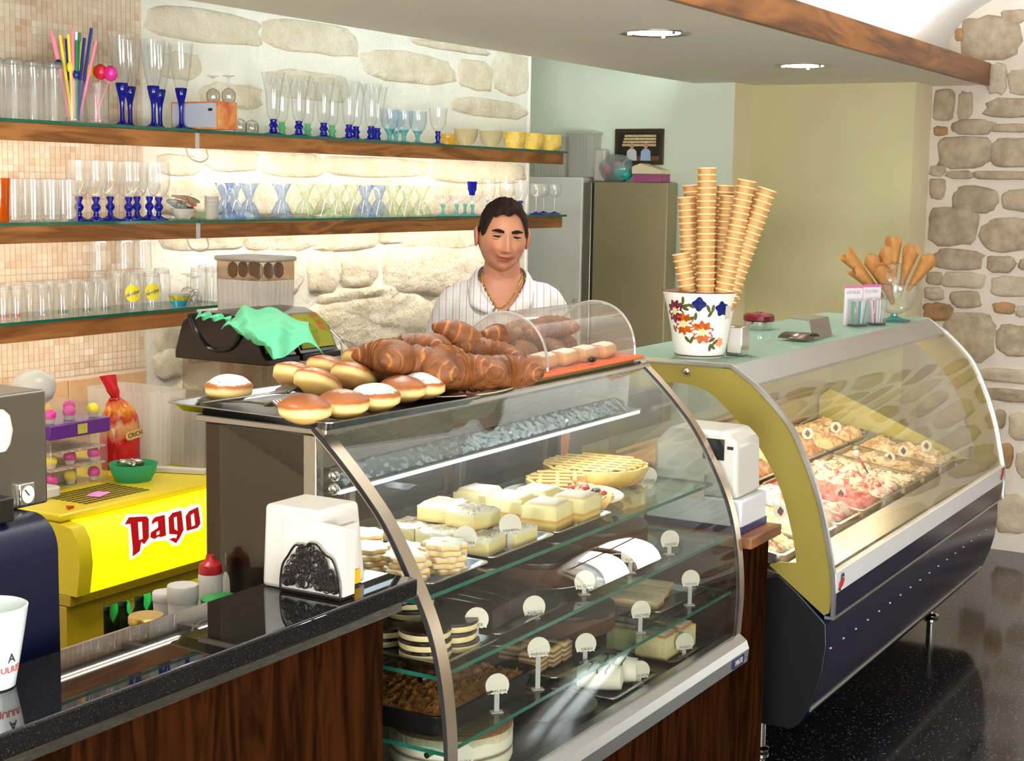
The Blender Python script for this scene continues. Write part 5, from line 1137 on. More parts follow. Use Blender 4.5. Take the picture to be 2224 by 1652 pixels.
obj('gauge_dial', MB().prism([(gq.x+.012*math.cos(a*PI/12), gq.z+.0135*math.sin(a*PI/12)) for a in range(24)], 'y', 1.7705, 1.7715), pbr('dial', (222, 226, 210), .3), gz)
obj('needle', MB().box(-.0008, .0008, -.0006, .0006, -.002, .010, M=Matrix.Translation((gq.x, 1.7700, gq.z)) @ Matrix.Rotation(-.7, 4, 'Y')), M_INK, gz)
kq = ony(66, 1128, 1.765); obj('blue_knob', MB().lathe([(.010, -.012), (.0125, -.008), (.0125, .006), (.009, .012)], 20, kq, M=Matrix.Rotation(PI/2, 4, 'X'), cap1=True), pbr('blue_knob', (24, 60, 150), .3), m1)
wq = ony(-6, 935, 1.75); obj('steam_knob', MB().lathe([(.012, -.03), (.018, -.02), (.022, 0), (.018, .022), (.010, .03)], 20, wq, cap1=True), pbr('cream_plastic', (222, 222, 200), .4), m1)
# jars and bottles on the work surface behind the bar
ZK = .87
def jar(name, label, cat, u, v, y, parts, group=None):
    p = ony(u, v, y); t = thing(name, label, cat, (p.x, y, ZK), 0, group)
    for nm, prof, mat in parts: obj(nm, MB().lathe([(r, z) for r, z in prof], 28, (p.x, y, ZK+.0005), cap1=True), mat, t, angle=45)
    return t
M_GOLD = pbr('gold_lid', (206, 172, 90), .3, .8); M_REDP = pbr('red_plastic', (176, 26, 32), .35)
jar('preserve_jar', 'glass jar with gold screw lid behind the bar edge', 'jar', 318, 1335, 1.90, [('glass_body', [(.028, 0), (.031, .004), (.031, .04), (.028, .046)], glass('jar_glass', (.8, .82, .62), body=.3, bodycol=(200, 200, 120))), ('lid', [(.031, .044), (.0325, .046), (.0325, .056), (.030, .059)], M_GOLD)])
jar('plastic_tub', 'white plastic tub with ribbed screw lid behind the bar', 'tub', 397, 1290, 1.93, [('body', [(.026, 0), (.028, .05)], M_WPLAST), ('lid', [(.0285, .05), (.0295, .052), (.0295, .078), (.028, .082)], M_WPLAST)])
jar('plastic_tub', 'low white tub half hidden beside the ribbed tub', 'tub', 360, 1300, 1.985, [('body', [(.022, 0), (.024, .04)], M_WPLAST), ('lid', [(.0245, .04), (.0255, .042), (.0255, .056), (.024, .058)], M_WPLAST)])
jar('squeeze_bottle', 'white squeeze bottle with red cap', 'bottle', 457, 1260, 1.95, [('body', [(.022, 0), (.0235, .004), (.0235, .075), (.0215, .082)], M_WPLAST), ('cap', [(.022, .08), (.023, .083), (.021, .098), (.012, .104), (.009, .110), (.008, .116)], M_REDP)])
jar('squeeze_bottle', 'tall white bottle with flat white cap', 'bottle', 506, 1255, 1.95, [('body', [(.023, 0), (.024, .004), (.023, .06), (.0195, .085)], M_WPLAST), ('cap', [(.0205, .085), (.021, .087), (.021, .112), (.019, .115)], M_WPLAST)])
jar('squeeze_bottle', 'short white bottle with pointed nozzle', 'bottle', 562, 1265, 1.96, [('body', [(.019, 0), (.021, .004), (.021, .07)], M_WPLAST), ('cap', [(.0215, .07), (.0215, .082), (.018, .086), (.005, .088), (.003, .103), (.0015, .105)], M_WPLAST)])
jar('lidded_tub', 'white tub with flat green lid behind the bar', 'tub', 478, 1310, 1.87, [('disc', [(.034, .05), (.036, .052), (.036, .058), (.033, .060)], pbr('green_plastic', (40, 140, 74), .4)), ('tub', [(.028, 0), (.033, .05)], M_WPLAST)])
# ================================================================== ice cream case
IX0, IX1 = 4.08, 6.158
IP = [(1.664, 1.20), (1.592, 1.15), (1.530, 1.095), (1.476, 1.034), (1.434, .955), (1.398, .87), (1.372, .79), (1.354, .716), (1.336, .631)]
IPR = [IP[0]]+catmull(IP[1:], 30)
ic = thing('ice_cream_case', 'navy blue and steel ice cream case with curved glass front', 'ice cream case', (5.1, 1.7, 0))
M_OLIVEP = pbr('olive_gold_panel', (136, 122, 56), .3, var=.08, scale=4)
M_NAVYP = pbr('navy_panel', (11, 17, 52), .2, var=.1, scale=5)
M_BAND = pbr('white_band', (228, 228, 230), .25)
M_SILV = steel('silver_rim', (222, 222, 220), .3, 'z')
M_GTOP = glass('green_top_glass', (.7, .84, .76), refl=.10, body=.6, bodycol=(196, 220, 202))
q = MB().box(IX0+.004, IX1-.004, 1.664, 2.10, 1.192, 1.20); obj('glass_top', q, M_GTOP, ic, smooth=False)
obj('top_frame', MB().box(IX0+.01, IX1-.01, 1.70, 2.10, 1.175, 1.191), M_ALU, ic)
obj('sloping_fascia', MB().prism([(1.664, 1.20), (1.592, 1.15), (1.588, 1.142), (1.60, 1.145), (1.67, 1.19)], 'x', IX0+.004, IX1-.004), M_ALU, ic, fix=True, angle=20)
g = MB(); g.strip([(p[0], p[1]) for p in IPR[1:]], 'x', IX0+.006, IX1-.006); g.strip([(p[0]+.004, p[1]-.003) for p in IPR[1:]], 'x', IX0+.006, IX1-.006); o = obj('curved_front_glass', g, glass('amber_reflecting_pane', (.95, .95, .91), refl=.07), ic, angle=80)

inner = catmull([(1.94, 1.115), (1.874, 1.131), (1.828, 1.135), (1.749, 1.121), (1.683, 1.075), (1.58, .977), (1.507, .858), (1.466, .735), (1.448, .645)], 30)
outer = [(2.08, 1.188), (1.67, 1.188)]+[(p[0]+.006, p[1]-.003) for p in IPR[1:]]+[(1.338, .572), (1.345, .515), (1.36, .505)]
for xx, nm in ((IX0+.004, 'left'), (IX1-.016, 'right')):
    pn = obj('end_panel', MB().prism(outer+[(1.53, .628), (1.50, .640)]+[tuple(p) for p in inner[::-1]]+[(2.08, 1.10)], 'x', xx, xx+.012), M_OLIVEP, ic, smooth=False, fix=True, label='%s olive gold end panel with arched cut-out' % nm)
    obj('end_pane', MB().prism([tuple(p) for p in inner]+[(1.55, .66), (2.06, .86), (2.06, 1.1)], 'x', xx+.004, xx+.007), M_PANE, ic, smooth=False, fix=True)
    rim = [(1.94, 1.203), (1.667, 1.203)]+[(p[0]-.003, p[1]+.003) for p in IPR[1:]]+[(1.329, .572), (1.329, .498)]
    rin = [(1.94, 1.194), (1.67, 1.194)]+[(p[0]+.007, p[1]-.004) for p in IPR[1:]]+[(1.339, .572), (1.339, .498)]
    xa = xx-.006 if nm == 'left' else xx+.008
    obj('end_rim', MB().prism(rim+rin[::-1], 'x', xa, xa+.014), M_SILV, ic, smooth=False, fix=True)
obj('hinge_cap', MB().ball((IX0, 1.807, 1.172), (.008, .011, .011), 14, 10), M_CHROME, ic)
obj('white_band', MB().prism([(1.331, .631), (1.329, .572), (1.35, .572), (1.352, .631)], 'x', IX0+.008, IX1-.006), M_BAND, ic, smooth=False, fix=True)
obj('upper_blue_band', MB().prism([(1.331, .570), (1.333, .505), (1.36, .505), (1.36, .570)], 'x', IX0+.008, IX1-.008), M_NAVYP, ic, smooth=False, fix=True)
obj('grey_trim', MB().box(IX0+.008, IX1-.008, 1.332, 1.36, .494, .503), M_ALU, ic)
lowp = [(1.37, .498), (1.352, .48), (1.348, .42), (1.356, .34), (1.372, .275), (1.395, .215), (1.42, .172), (1.446, .152)]
body = lowp+[(2.12, .152), (2.12, .56), (1.60, .56), (1.50, .605), (1.44, .56)]
obj('lower_body', MB().prism(body, 'x', IX0+.006, IX1-.006), M_NAVYP, ic, smooth=True, angle=25, fix=True)
obj('black_end', MB().prism(body, 'x', IX0, IX0+.006), pbr('black_laminate', (8, 8, 10), .4), ic, smooth=False, fix=True, bevel=.003)
obj('bottom_trim', MB().prism([(1.3915, .214), (1.3965, .204), (1.400, .206), (1.395, .216)], 'x', IX0+.03, IX1-.03), M_ALU, ic, fix=True)
# row of chrome studs
za = ony(1801, 1431, 1.352).z
for i in range(17):
    x = ony(1801, 1431, 1.352).x+(ony(2140, 1145, 1.352).x-ony(1801, 1431, 1.352).x)*i/16
    obj('stud', MB().ball((x, 1.3495, .40), (.0075, .004, .0045), 10, 6), M_CHROME, ic)
for x, y in ((4.25, 1.6), (6.03, 1.56), (4.25, 2.0), (6.03, 2.0)):
    obj('foot', MB().lathe([(.028, 0), (.03, .004), (.03, .012), (.018, .02), (.018, .152)], 20, (x, y, 0)), M_CHROME, ic)
# small red and black scoop emblems on the white band
for i, (x, z) in enumerate(((4.13, .598), (6.10, .605))):
    M = frame((x, 1.3265, z), (1, 0, 0), (0, 0, 1))
    e = obj('emblem', shape_mb([[(-.022, -.012), (-.01, -.018), (.012, -.010), (.024, .004), (.012, .012), (-.004, .004), (-.018, .002)]], M, .0006), pbr('emblem_red', (190, 44, 48), .4), ic, smooth=False)
    obj('emblem_outline', shape_mb([[(-.010, .008), (-.004, .022), (.010, .026), (.020, .014), (.014, .012), (.008, .019), (.0, .017), (-.004, .006)], [(-.026, -.018), (-.012, -.024), (-.010, -.019), (-.021, -.013)]], M @ Matrix.Translation((0, 0, .0005)), .0006), M_INK, e, smooth=False)
# inner well: liner, rear ledge, far end
M_LINER = steel('liner_steel', (200, 192, 176), .3, 'x')
dk = [(1.38, .625), (1.46, .625), (1.50, .645), (1.88, .700), (2.10, .765), (2.10, .60), (1.38, .56)]
obj('well_liner', MB().prism([(1.36, .635), (1.478, .640), (1.50, .600), (1.88, .655), (2.10, .72), (2.11, .64), (1.36, .56)], 'x', IX0+.02, IX1-.03), M_LINER, ic, smooth=False, fix=True)
obj('rear_ledge', MB().prism([(2.105, .70), (2.105, .86), (2.04, .90), (2.04, .91), (2.16, .91), (2.16, .70)], 'x', IX0+.02, IX1-.02), M_LINER, ic, smooth=False, fix=True)
obj('far_end_lining', MB().prism([(1.47, .645), (2.10, .76), (2.10, .90)], 'x', IX1-.026, IX1-.018), pbr('pale_olive_lining', (190, 184, 118), .4), ic, smooth=False, fix=True)
obj('lamp_tube', MB().tube([(IX0+.08, 1.74, 1.166), (IX1-.08, 1.74, 1.166)], .007, 8), emit('ice_lamp_glow', (255, 226, 180), 3.0), ic)
lo = area('ice_case_lamp', ((IX0+IX1)/2, 1.76, 1.155), ((IX0+IX1)/2, 1.80, .7), IX1-IX0-.2, .05, 9, (1, .84, .6)); lo.parent = ic; lo.matrix_parent_inverse = wm(ic).inverted()
# pans of ice cream, two rows
FLF = [((226, 214, 176), (150, 100, 60), 'stracciatella'), ((240, 232, 200), (228, 196, 90), 'pale lemon'), ((232, 210, 200), (206, 110, 120), 'strawberry ripple'), ((214, 130, 130), (190, 80, 90), 'raspberry pink'), ((240, 226, 206), (206, 70, 80), 'cream with red swirl'), ((230, 214, 190), (120, 84, 60), 'biscuit cream'), ((206, 180, 140), (130, 96, 62), 'hazelnut'), ((222, 204, 170), (168, 130, 90), 'walnut cream')]
FLB = [((228, 214, 190), (96, 58, 34), 'chocolate-streaked cream'), ((236, 216, 190), (110, 64, 38), 'marbled cocoa cream'), ((240, 228, 190), (200, 160, 110), 'vanilla'), ((170, 116, 70), (120, 76, 44), 'milk chocolate'), ((248, 240, 200), (236, 216, 150), 'bright vanilla'), ((196, 140, 92), (150, 96, 56), 'caramel'), ((214, 180, 130), (160, 110, 70), 'nougat'), ((226, 196, 150), (180, 130, 90), 'toffee')]
pw = (6.115-4.125)/8
def ice(name, lab, x0, x1, ya, yb, za_, zb_, mc, seed, hgt):
    t = thing('steel_pan', 'steel ice cream pan holding %s ice' % lab, 'pan', ((x0+x1)/2, (ya+yb)/2, min(za_, zb_)-.04), 0, 'ice cream pans')
    rim = MB(); zz = lambda y: za_+(zb_-za_)*(y-ya)/(yb-ya)
    outer_ = rrect(x0+.003, x1-.003, ya+.003, yb-.003, .02, 4); inner_ = rrect(x0+.012, x1-.012, ya+.012, yb-.012, .018, 4); L = len(outer_)
    vs = [(p[0], p[1], zz(p[1])) for p in outer_]+[(p[0], p[1], zz(p[1])+.001) for p in inner_]+[(p[0], p[1], zz(p[1])-.035) for p in inner_]
    fs = [(i, (i+1) % L, L+(i+1) % L, L+i) for i in range(L)]+[(L+i, L+(i+1) % L, 2*L+(i+1) % L, 2*L+i) for i in range(L)]+[tuple(range(2*L, 3*L))]
    obj('pan', rim.add(vs, fs), M_LINER, t, angle=30)
    m = NT('ice_'+lab.replace(' ', '_')); b = m.n('BsdfPrincipled', i_Roughness=.45); m.l(b.outputs[0], m.out.inputs[0])
    tc = m.n('TexCoord'); nz = m.n('TexNoise', i_Scale=22.0, i_Detail=5.0, i_Distortion=1.2); m.l(tc.outputs['Object'], nz.inputs[0])
    m.l(m.ramp(nz.outputs[0], [(.4, lin(mc[1])), (.52, lin(mc[0])), (1, lin(mc[0]))]), b.inputs['Base Color']); b.inputs['Subsurface Weight'].default_value = .0
    nb = m.n('TexNoise', i_Scale=90.0, i_Detail=6.0); m.l(tc.outputs['Object'], nb.inputs[0]); bp = m.n('Bump', i_Strength=.6, i_Distance=.006); m.l(nb.outputs[0], bp.inputs['Height']); m.l(bp.outputs[0], b.inputs['Normal'])
    s = thing('ice_cream', '%s ice cream heaped in its steel pan' % lab, 'ice cream', ((x0+x1)/2, (ya+yb)/2, min(za_, zb_)-.03), 0, 'ice creams')
    def f(u, v):
        x = x0+.013+(x1-x0-.026)*u; y = ya+.013+(yb-ya-.026)*v; ed = min(u, 1-u, v, 1-v)
        e = min(1, ed*6)**.6
        z = zz(y)-.015+e*(hgt+.022*noise.noise(Vector((x*16, y*14, seed)))+.016*noise.noise(Vector((x*45+3*math.sin(y*40), y*40, seed)))+.01*abs(noise.noise(Vector((x*70, y*60, seed+5)))))
        return (x, y, z-(.02 if ed < .001 else 0))
    obj('scooped_mound', MB().grid(f, 34, 44), m.m, s, angle=80)
for i in range(8):
    xa = 4.125+i*pw
    ice('f', FLF[i][2], xa, xa+pw, 1.50, 1.872, .648, .702, FLF[i], i, [.015, .02, .035, .03, .04, .01, .005, .03][i])
    ice('b', FLB[i][2], xa, xa+pw, 1.878, 2.10, .706, .765, FLB[i], i+20, [.05, .06, .03, .04, .075, .05, .03, .03][i])
# flavour discs on sticks
DSC = [(1754, 941, 1.93, 'beside the bright vanilla'), (1815, 928, 1.95, 'in the bright vanilla'), (1872, 930, 1.92, 'by the far olive lining'), (1852, 1047, 1.66, 'in the pink ice'), (1826, 1072, 1.62, 'at the front edge of the pink ice'), (1932, 994, 1.70, 'in the nut ice'), (1962, 979, 1.66, 'in the hazelnut pan'), (1695, 1110, 1.62, 'in the nearest pan, seen through the arch'), (2012, 968, 1.60, 'farthest along the front row'), (1622, 985, 2.0, 'in the marbled cocoa ice')]
for i, (u, v, y, wt_) in enumerate(DSC):
    p = ony(u, v, y); zb = .70 if y < 1.88 else .77
    t = thing('flavour_disc', 'small white flavour disc on a stick %s' % wt_, 'sign', (p.x, p.y, zb), 0, 'flavour discs')
    M = frame(p, (.5, -.86, 0), (0, .3, 1))
    obj('disc', shape_mb([[(.022*math.cos(a*PI/10), .022*math.sin(a*PI/10)) for a in range(20)]], M, .0008), pbr('disc_white', (232, 228, 222), .4), t, smooth=False)
    obj('picture', shape_mb([[(.010*math.cos(a*PI/6), .012*math.sin(a*PI/6)*(1+.3*math.cos(a*2))) for a in range(12)]], M @ Matrix.Translation((0, 0, .0012)), .0004), pbr('disc_brown', (110, 70, 44), .5), t, smooth=False)
    obj('stick', MB().tube([(p.x, p.y, p.z-.02), (p.x+.003, p.y+.004, min(p.z-.03, zb-.01))], .002, 6), M_FROST, t)
p = ony(1878, 1000, 1.64); t = thing('ice_scoop_tag', 'blue and red pointed spatula sign stuck in the pink ice', 'sign', (p.x, p.y, .69))
d0_, d1_ = ony(1860, 985, 1.66), ony(1893, 1040, 1.62)
obj('blade', MB().tube([d0_.lerp(d1_, .5), d1_], [.007, .003], 8, flat=.4), pbr('tag_blue', (50, 60, 130), .4), t)
obj('grip', MB().tube([d0_.lerp(d1_, .1), d0_.lerp(d1_, .5)], [.006, .008], 8, flat=.4), pbr('tag_red', (200, 90, 60), .4), t)
obj('white_disc', MB().ball(d0_, (.014, .014, .014), 12, 8), pbr('disc_white', (232, 228, 222), .4), t)

# ------------------------------------------------------------------ things on the ice cream case
ZI = 1.2005
pc = onz(1524, 779, ZI); pc.y += .034; pc.x += .058
pail = thing('flowered_pail', 'white ceramic pail with painted flowers holding stacked wafer cones', 'pot', pc)
M_CER = pbr('white_ceramic', (236, 232, 222), .12)
pr_ = [(.070, 0), (.072, .004), (.0735, .008), (.079, .02), (.088, .08), (.102, .15), (.116, .197), (.113, .198), (.10, .15), (.086, .08), (.07, .012), (.001, .01)]
obj('pot', MB().lathe(pr_, 48, pc, cap0=True), M_CER, pail)
M_BRLINE = pbr('brown_line', (70, 40, 30), .3)
obj('brown_foot_line', MB().lathe([(.0745, .006), (.0765, .008), (.0755, .0095)], 48, pc, cap0=False), M_BRLINE, pail)
obj('red_brown_rim_line', MB().lathe([(.1135, .1985), (.1165, .1985)], 48, pc, cap0=False), pbr('rim_red', (120, 40, 34), .3), pail)
pfront = math.atan2(-pc.y, -pc.x)
def prad(z):
    for (a, b2) in zip(pr_[:6], pr_[1:7]):
        if a[1] <= z <= b2[1]: return a[0]+(b2[0]-a[0])*(z-a[1])/(b2[1]-a[1])
    return .07
def on_pot(name, outline, cu, cz, mat, lift=.0008, parent=None):
    """painted motif: outline in metres around (cu along the wall, cz height)"""
    n = len(outline); vs = []
    for (x, z) in [(0, 0)]+outline:
        zz = cz+z; a = pfront+(cu+x)/prad(zz); r = prad(zz)+lift; vs.append((pc.x+r*math.cos(a), pc.y+r*math.sin(a), pc.z+zz))
    return obj(name, MB().add(vs, [(0, 1+i, 1+(i+1) % n) for i in range(n)]), mat, parent or pail, smooth=False)
def flower_ol(r, k_, ph=0, depth=.26): return [(r*(1-depth*(.5+.5*math.cos(k_*2*PI*i/72)))*math.cos(2*PI*i/72+ph), r*(1-depth*(.5+.5*math.cos(k_*2*PI*i/72)))*math.sin(2*PI*i/72+ph)) for i in range(72)]
FM = {'purple': pbr('paint_purple', (120, 24, 50), .2, var=.3, scale=90), 'orange': pbr('paint_orange', (196, 96, 26), .2, var=.35, scale=90, col2=(160, 62, 20)), 'blue': pbr('paint_blue', (28, 40, 110), .2, var=.3, scale=90), 'green': pbr('paint_green', (98, 100, 50), .2, var=.4, scale=90, col2=(70, 66, 40)), 'yellow': pbr('paint_yellow', (220, 206, 140), .2), 'peach': pbr('paint_peach', (226, 150, 110), .2)}
def potuv(zx, zy): return (zx-780)/1836*200*.00141, (1440-zy)/1652*180*.00141*1.0
for nm, (zx, zy), r, kk, colr in (('purple_flower', (225, 520), .036, 9, 'purple'), ('orange_flower', (450, 760), .035, 10, 'orange'), ('orange_flower', (830, 910), .036, 9, 'orange'), ('blue_flower', (750, 360), .022, 4, 'blue'), ('blue_flower', (1220, 450), .024, 5, 'blue'), ('peach_flower', (1195, 1110), .016, 6, 'peach')):
    cu, cz = potuv(zx, zy); on_pot(nm, flower_ol(r, kk, zx), cu, cz, FM[colr])
    if colr in ('purple', 'orange'): on_pot('flower_centre', flower_ol(r*.36, 7, 1, .3), cu, cz, FM['yellow'], .0014)
for (zx, zy, an) in ((425, 300, 1.6), (370, 380, .4), (490, 400, .2), (600, 400, -.5), (930, 440, -1.2), (1025, 440, 1.4), (690, 600, 1.5), (610, 640, .2), (535, 1060, -.8), (625, 1070, 1.2), (1020, 1060, .5), (1090, 1110, .7), (1040, 1195, -.8), (985, 1210, 1.4), (215, 870, -1.0), (480, 460, -.3), (970, 550, 1.0)):
    cu, cz = potuv(zx, zy); ol = [(.012*math.cos(t_)*math.cos(an)-.005*math.sin(t_)*math.sin(an), .012*math.cos(t_)*math.sin(an)+.005*math.sin(t_)*math.cos(an)) for t_ in [i*PI/8 for i in range(16)]]
    on_pot('leaf_motif', ol, cu, cz, FM['green'])
on_pot('paper_label', [(-.012, -.022), (.012, -.020), (.013, .018), (-.011, .02)], *potuv(1380, 520), M_CARD, .0016)
# stacked cup cones
M_CONE = pbr('wafer', (206, 160, 98), .65, var=.2, scale=60, col2=(178, 126, 70), bump=.3, bscale=180)
cone_me = mesh_of('wafer', MB().lathe([(.019, 0), (.0225, .045), (.0245, .052), (.0268, .0735), (.0292, .0745), (.0292, .0785), (.0268, .0785), (.021, .05), (.017, .004)], 20, cap0=False), [M_CONE, pbr('wafer_rim', (232, 202, 146), .6)], True, 50)
cone_me.polygons.foreach_set('material_index', [1 if 60 <= i < 120 else 0 for i in range(len(cone_me.polygons))])
STK = [(1497, 640, 1480, 549, -.015), (1503, 640, 1491, 427, .01), (1520, 640, 1502, 401, .05), (1533, 640, 1535, 364, -.045), (1560, 640, 1576, 402, .04), (1565, 640, 1584, 424, .01), (1571, 640, 1622, 391, -.05), (1585, 640, 1667, 410, -.03), (1588, 640, 1650, 413, .02)]
wh = ['short stack at the left', 'second stack from the left', 'back stack on the left', 'tallest stack', 'back stack in the middle', 'half-hidden middle stack', 'stack leaning right in front', 'rightmost stack', 'back stack on the right']
for si, (u0, v0, u1, v1, dy) in enumerate(STK):
    b0 = onp(u0, v0, pc, dy); tp_ = onp(u1, v1, pc, dy); ax = (tp_-b0); L = ax.length; ax.normalize()
    base_ = b0-ax*.10 if b0.z-.10*ax.z > pc.z+.02 else b0-ax*(.09)
    qn = Vector((0, 0, 1)).rotation_difference(ax).to_euler()
    n = int((L+.10)/.0192)
    top_ = tp_-ax*.078
    for j in range(n):
        pos = top_-ax*(.0192*j)
        if (pos-b0).dot(ax) < -.095 or pos.z < pc.z+.09: break
        o = bpy.data.objects.new('wafer_cone', cone_me); COL.objects.link(o); o.location = pos; o.rotation_euler = qn
        tag(o, 'cup cone in the %s, %s from the top' % (wh[si], ORD[j] if j < len(ORD) else 'near the bottom'), 'cone', 'stacked cup cones')
# steel napkin box behind the pail
p = onz(1597, 772, ZI); t = thing('napkin_box', 'upright white and chrome napkin box half behind the flowered pail', 'napkin dispenser', p)
obj('case', MB().box(p.x-.01, p.x+.05, p.y-.025, p.y+.03, ZI, ZI+.09), M_CHROME, t, bevel=.004)
obj('paper_face', MB().box(p.x-.012, p.x-.0102, p.y-.02, p.y+.022, ZI+.01, ZI+.085), M_WPLAST, t)
# red-lidded canister
p = onz(1648, 722, ZI); p.y = 2.03; p.x = ony(1648, 705, 2.03).x; t = thing('canister', 'steel canister with dark red lid at the back of the ice case', 'canister', (p.x, p.y, ZI))
obj('steel_body', MB().lathe([(.048, 0), (.05, .004), (.05, .03)], 28, (p.x, p.y, ZI)), M_CHROME, t)
obj('lid', MB().lathe([(.052, .03), (.056, .034), (.056, .05), (.048, .058), (.012, .06), (.010, .064)], 28, (p.x, p.y, ZI), cap1=True), pbr('dark_red_plastic', (110, 18, 28), .3), t)
# steel bracket and brown scoop dish
p0_, p1_ = onz(1735, 745, ZI), onz(1822, 725, ZI)
t = thing('steel_stand', 'bent steel sheet stand on the ice cream case', 'stand', p0_.lerp(p1_, .5))
bxs = [(p0_.x+.05, p1_.x-.0)]
xa, xb = 4.98, 5.17; ys = 1.735
pts = [(ys, ZI), (ys+.004, ZI), (ys+.022, ZI+.062), (ys+.10, ZI+.066), (ys+.10, ZI+.070), (ys+.018, ZI+.066)]
obj('bent_sheet', MB().prism(pts, 'x', xa, xb), M_STEELX, t, smooth=False, fix=True)
p = onz(1735, 738, ZI); t = thing('scoop_dish', 'shallow curved dark metal scoop dish on the glass top', 'dish', (p.x, p.y, ZI))
def dish(u, v):
    a = (u-.5)*1.9; x = .085*math.sin(a)*1.0; z = .026-.03*(1-math.cos(a))*1.2; return (p.x+x, p.y+(v-.5)*.10, ZI+max(.001, z))
md = MB(); md.grid(dish, 20, 3); o = obj('curved_plate', md, steel('brown_steel', (120, 100, 84), .3, 'y'), t); s_ = o.modifiers.new('t', 'SOLIDIFY'); s_.thickness = .002
# spoon boxes
M_ACL = glass('clear_box', (.93, .94, .95), rough=.03, refl=.10, body=.08)
for i, (u, v, col_) in enumerate(((1862, 708, (20, 160, 140)), (1902, 705, (206, 206, 210)))):
    p = onz(u, v, ZI); t = thing('spoon_box', '%s clear box of plastic spoons with pink-edged card behind' % ('left', 'right')[i], 'box', p, 0, 'spoon boxes')
    w_ = .032
    M = Matrix.Translation(p) @ Matrix.Rotation(-.6, 4, 'Z')
    obj('clear_box', MB().box(-w_, w_, -.025, .025, 0, .10, M=M), M_ACL, t, bevel=.003)
    obj('dark_base', MB().box(-w_*.9, w_*.9, -.022, .022, .001, .008, M=M), M_BLACK, t)
    obj('card', MB().box(-w_*1.3, w_*1.3, .030, .032, 0, .15, M=M), pbr('sign_card', (226, 216, 222), .5), t)
    obj('pink_edge', MB().box(-w_*1.3, w_*1.3, .029, .0305, .142, .152, M=M), pbr('pink_print', (206, 110, 160), .5), t)
    obj('printed_heading', MB().box(-w_*1.1, w_*.9, .0285, .0299, .120, .133, M=M), pbr('grey_print', (150, 150, 156), .6, var=.8, scale=140, col2=(230, 226, 228)), t)
    for j in range(7):
        a = (j-3)*.0075; sp = thing('plastic_spoon', '%s plastic spoon in the %s clear box, %s from the left' % (('teal', 'green', 'pink', 'teal', 'teal', 'white', 'teal')[j] if i == 0 else ('grey', 'white', 'red', 'white', 'grey', 'white', 'grey')[j], ('left', 'right')[i], ORD[j]), 'spoon', M @ Vector((a, 0, .009)), 0, 'plastic spoons')
        cc = ((20, 160, 140), (80, 200, 70), (220, 90, 140), (30, 150, 140), (40, 170, 160), (236, 236, 236), (20, 150, 130))[j] if i == 0 else ((190, 190, 196), (230, 230, 230), (200, 60, 70), (232, 232, 232), (180, 180, 184), (235, 235, 235), (190, 190, 196))[j]
        obj('handle', MB().tube([M @ Vector((a, -.004+.002*(j % 3), .0085)), M @ Vector((a*1.5, .006*(j % 3-1), .094))], .0028, 6, flat=.5), pbr('spoon_%d_%d' % (i, j), cc, .35), sp)
# glass bowl with sugar cones
p = onz(1958, 697, ZI); p.y += .03; bw = thing('cone_bowl', 'clear footed glass bowl holding rolled sugar cones', 'bowl', p)
obj('foot', MB().lathe([(.062, 0), (.062, .005), (.03, .010), (.014, .018), (.014, .028)], 32, p), M_TEAL, bw)
obj('bowl', MB().lathe([(.0001, .027), (.03, .03), (.06, .05), (.082, .085), (.09, .12), (.088, .145), (.085, .145)], 36, p, cap0=False), M_CLEAR, bw)
M_SUGARC = pbr('sugar_cone', (190, 134, 70), .6, var=.35, scale=50, col2=(168, 108, 48), bump=.5, bscale=120)
def sugar_me(torn):
    rnd = random.Random(torn)
    def f(u, v):
        a = 2*PI*u*1.12; r = .006+.024*v+.0012*u*2; top = v*.125*(1+(.10*math.sin(a*2+torn)+(.12*noise.noise(Vector((u*9, torn, 0))) if torn > 3 else 0))*v)
        return (r*math.cos(a), r*math.sin(a), top)
    m = MB(); m.grid(f, 30, 8); return mesh_of('wafer', m, M_SUGARC, True, 60)
sgm = [sugar_me(1), sugar_me(2), sugar_me(5)]
SG = [(1838, 552, 1905, 690, 2, 'torn sugar cone leaning left out of the glass bowl'), (1858, 585, 1915, 690, 2, 'darker sugar cone second from the left in the bowl'), (1890, 560, 1918, 690, 0, 'upright sugar cone behind the spoon boxes'), (1940, 522, 1925, 690, 1, 'tallest sugar cone at the back of the bowl'), (1912, 582, 1925, 690, 0, 'sugar cone with open mouth facing the camera'), (1980, 540, 1935, 690, 1, 'sugar cone leaning right in the bowl'), (2020, 560, 1945, 690, 0, 'rightmost sugar cone, leaning over the bowl rim'), (1925, 545, 1920, 690, 0, 'sugar cone in cellophane in the middle of the bowl')]
for i, (u1, v1, u0, v0, k_, lab) in enumerate(SG):
    yy = p.y+(.03 if i in (3, 7) else -.02 if i == 4 else 0); tip = Vector((p.x, p.y, ZI+.045)); tp_ = onp(u1, v1, p, .03 if i in (3, 7) else -.03 if i == 4 else 0)
    ax = (tp_-tip).normalized(); o = bpy.data.objects.new('sugar_cone', sgm[k_]); COL.objects.link(o); o.scale = (1.05, 1.05, 1.25); o.location = tp_-ax*.155; o.rotation_euler = Vector((0, 0, 1)).rotation_difference(ax).to_euler()
    tag(o, lab, 'cone', 'sugar cones')
fb = thing('cellophane', 'crumpled clear cellophane wrapped around the sugar cones', 'wrapper', (p.x, p.y+.02, ZI+.06))
def cel(v): return 1+.18*noise.noise(v*3.1)+.08*noise.noise(v*8)
obj('film', MB().ball((p.x-.01, p.y+.01, ZI+.155), (.05, .05, .075), 26, 18, fn=cel), M_FILM, fb)
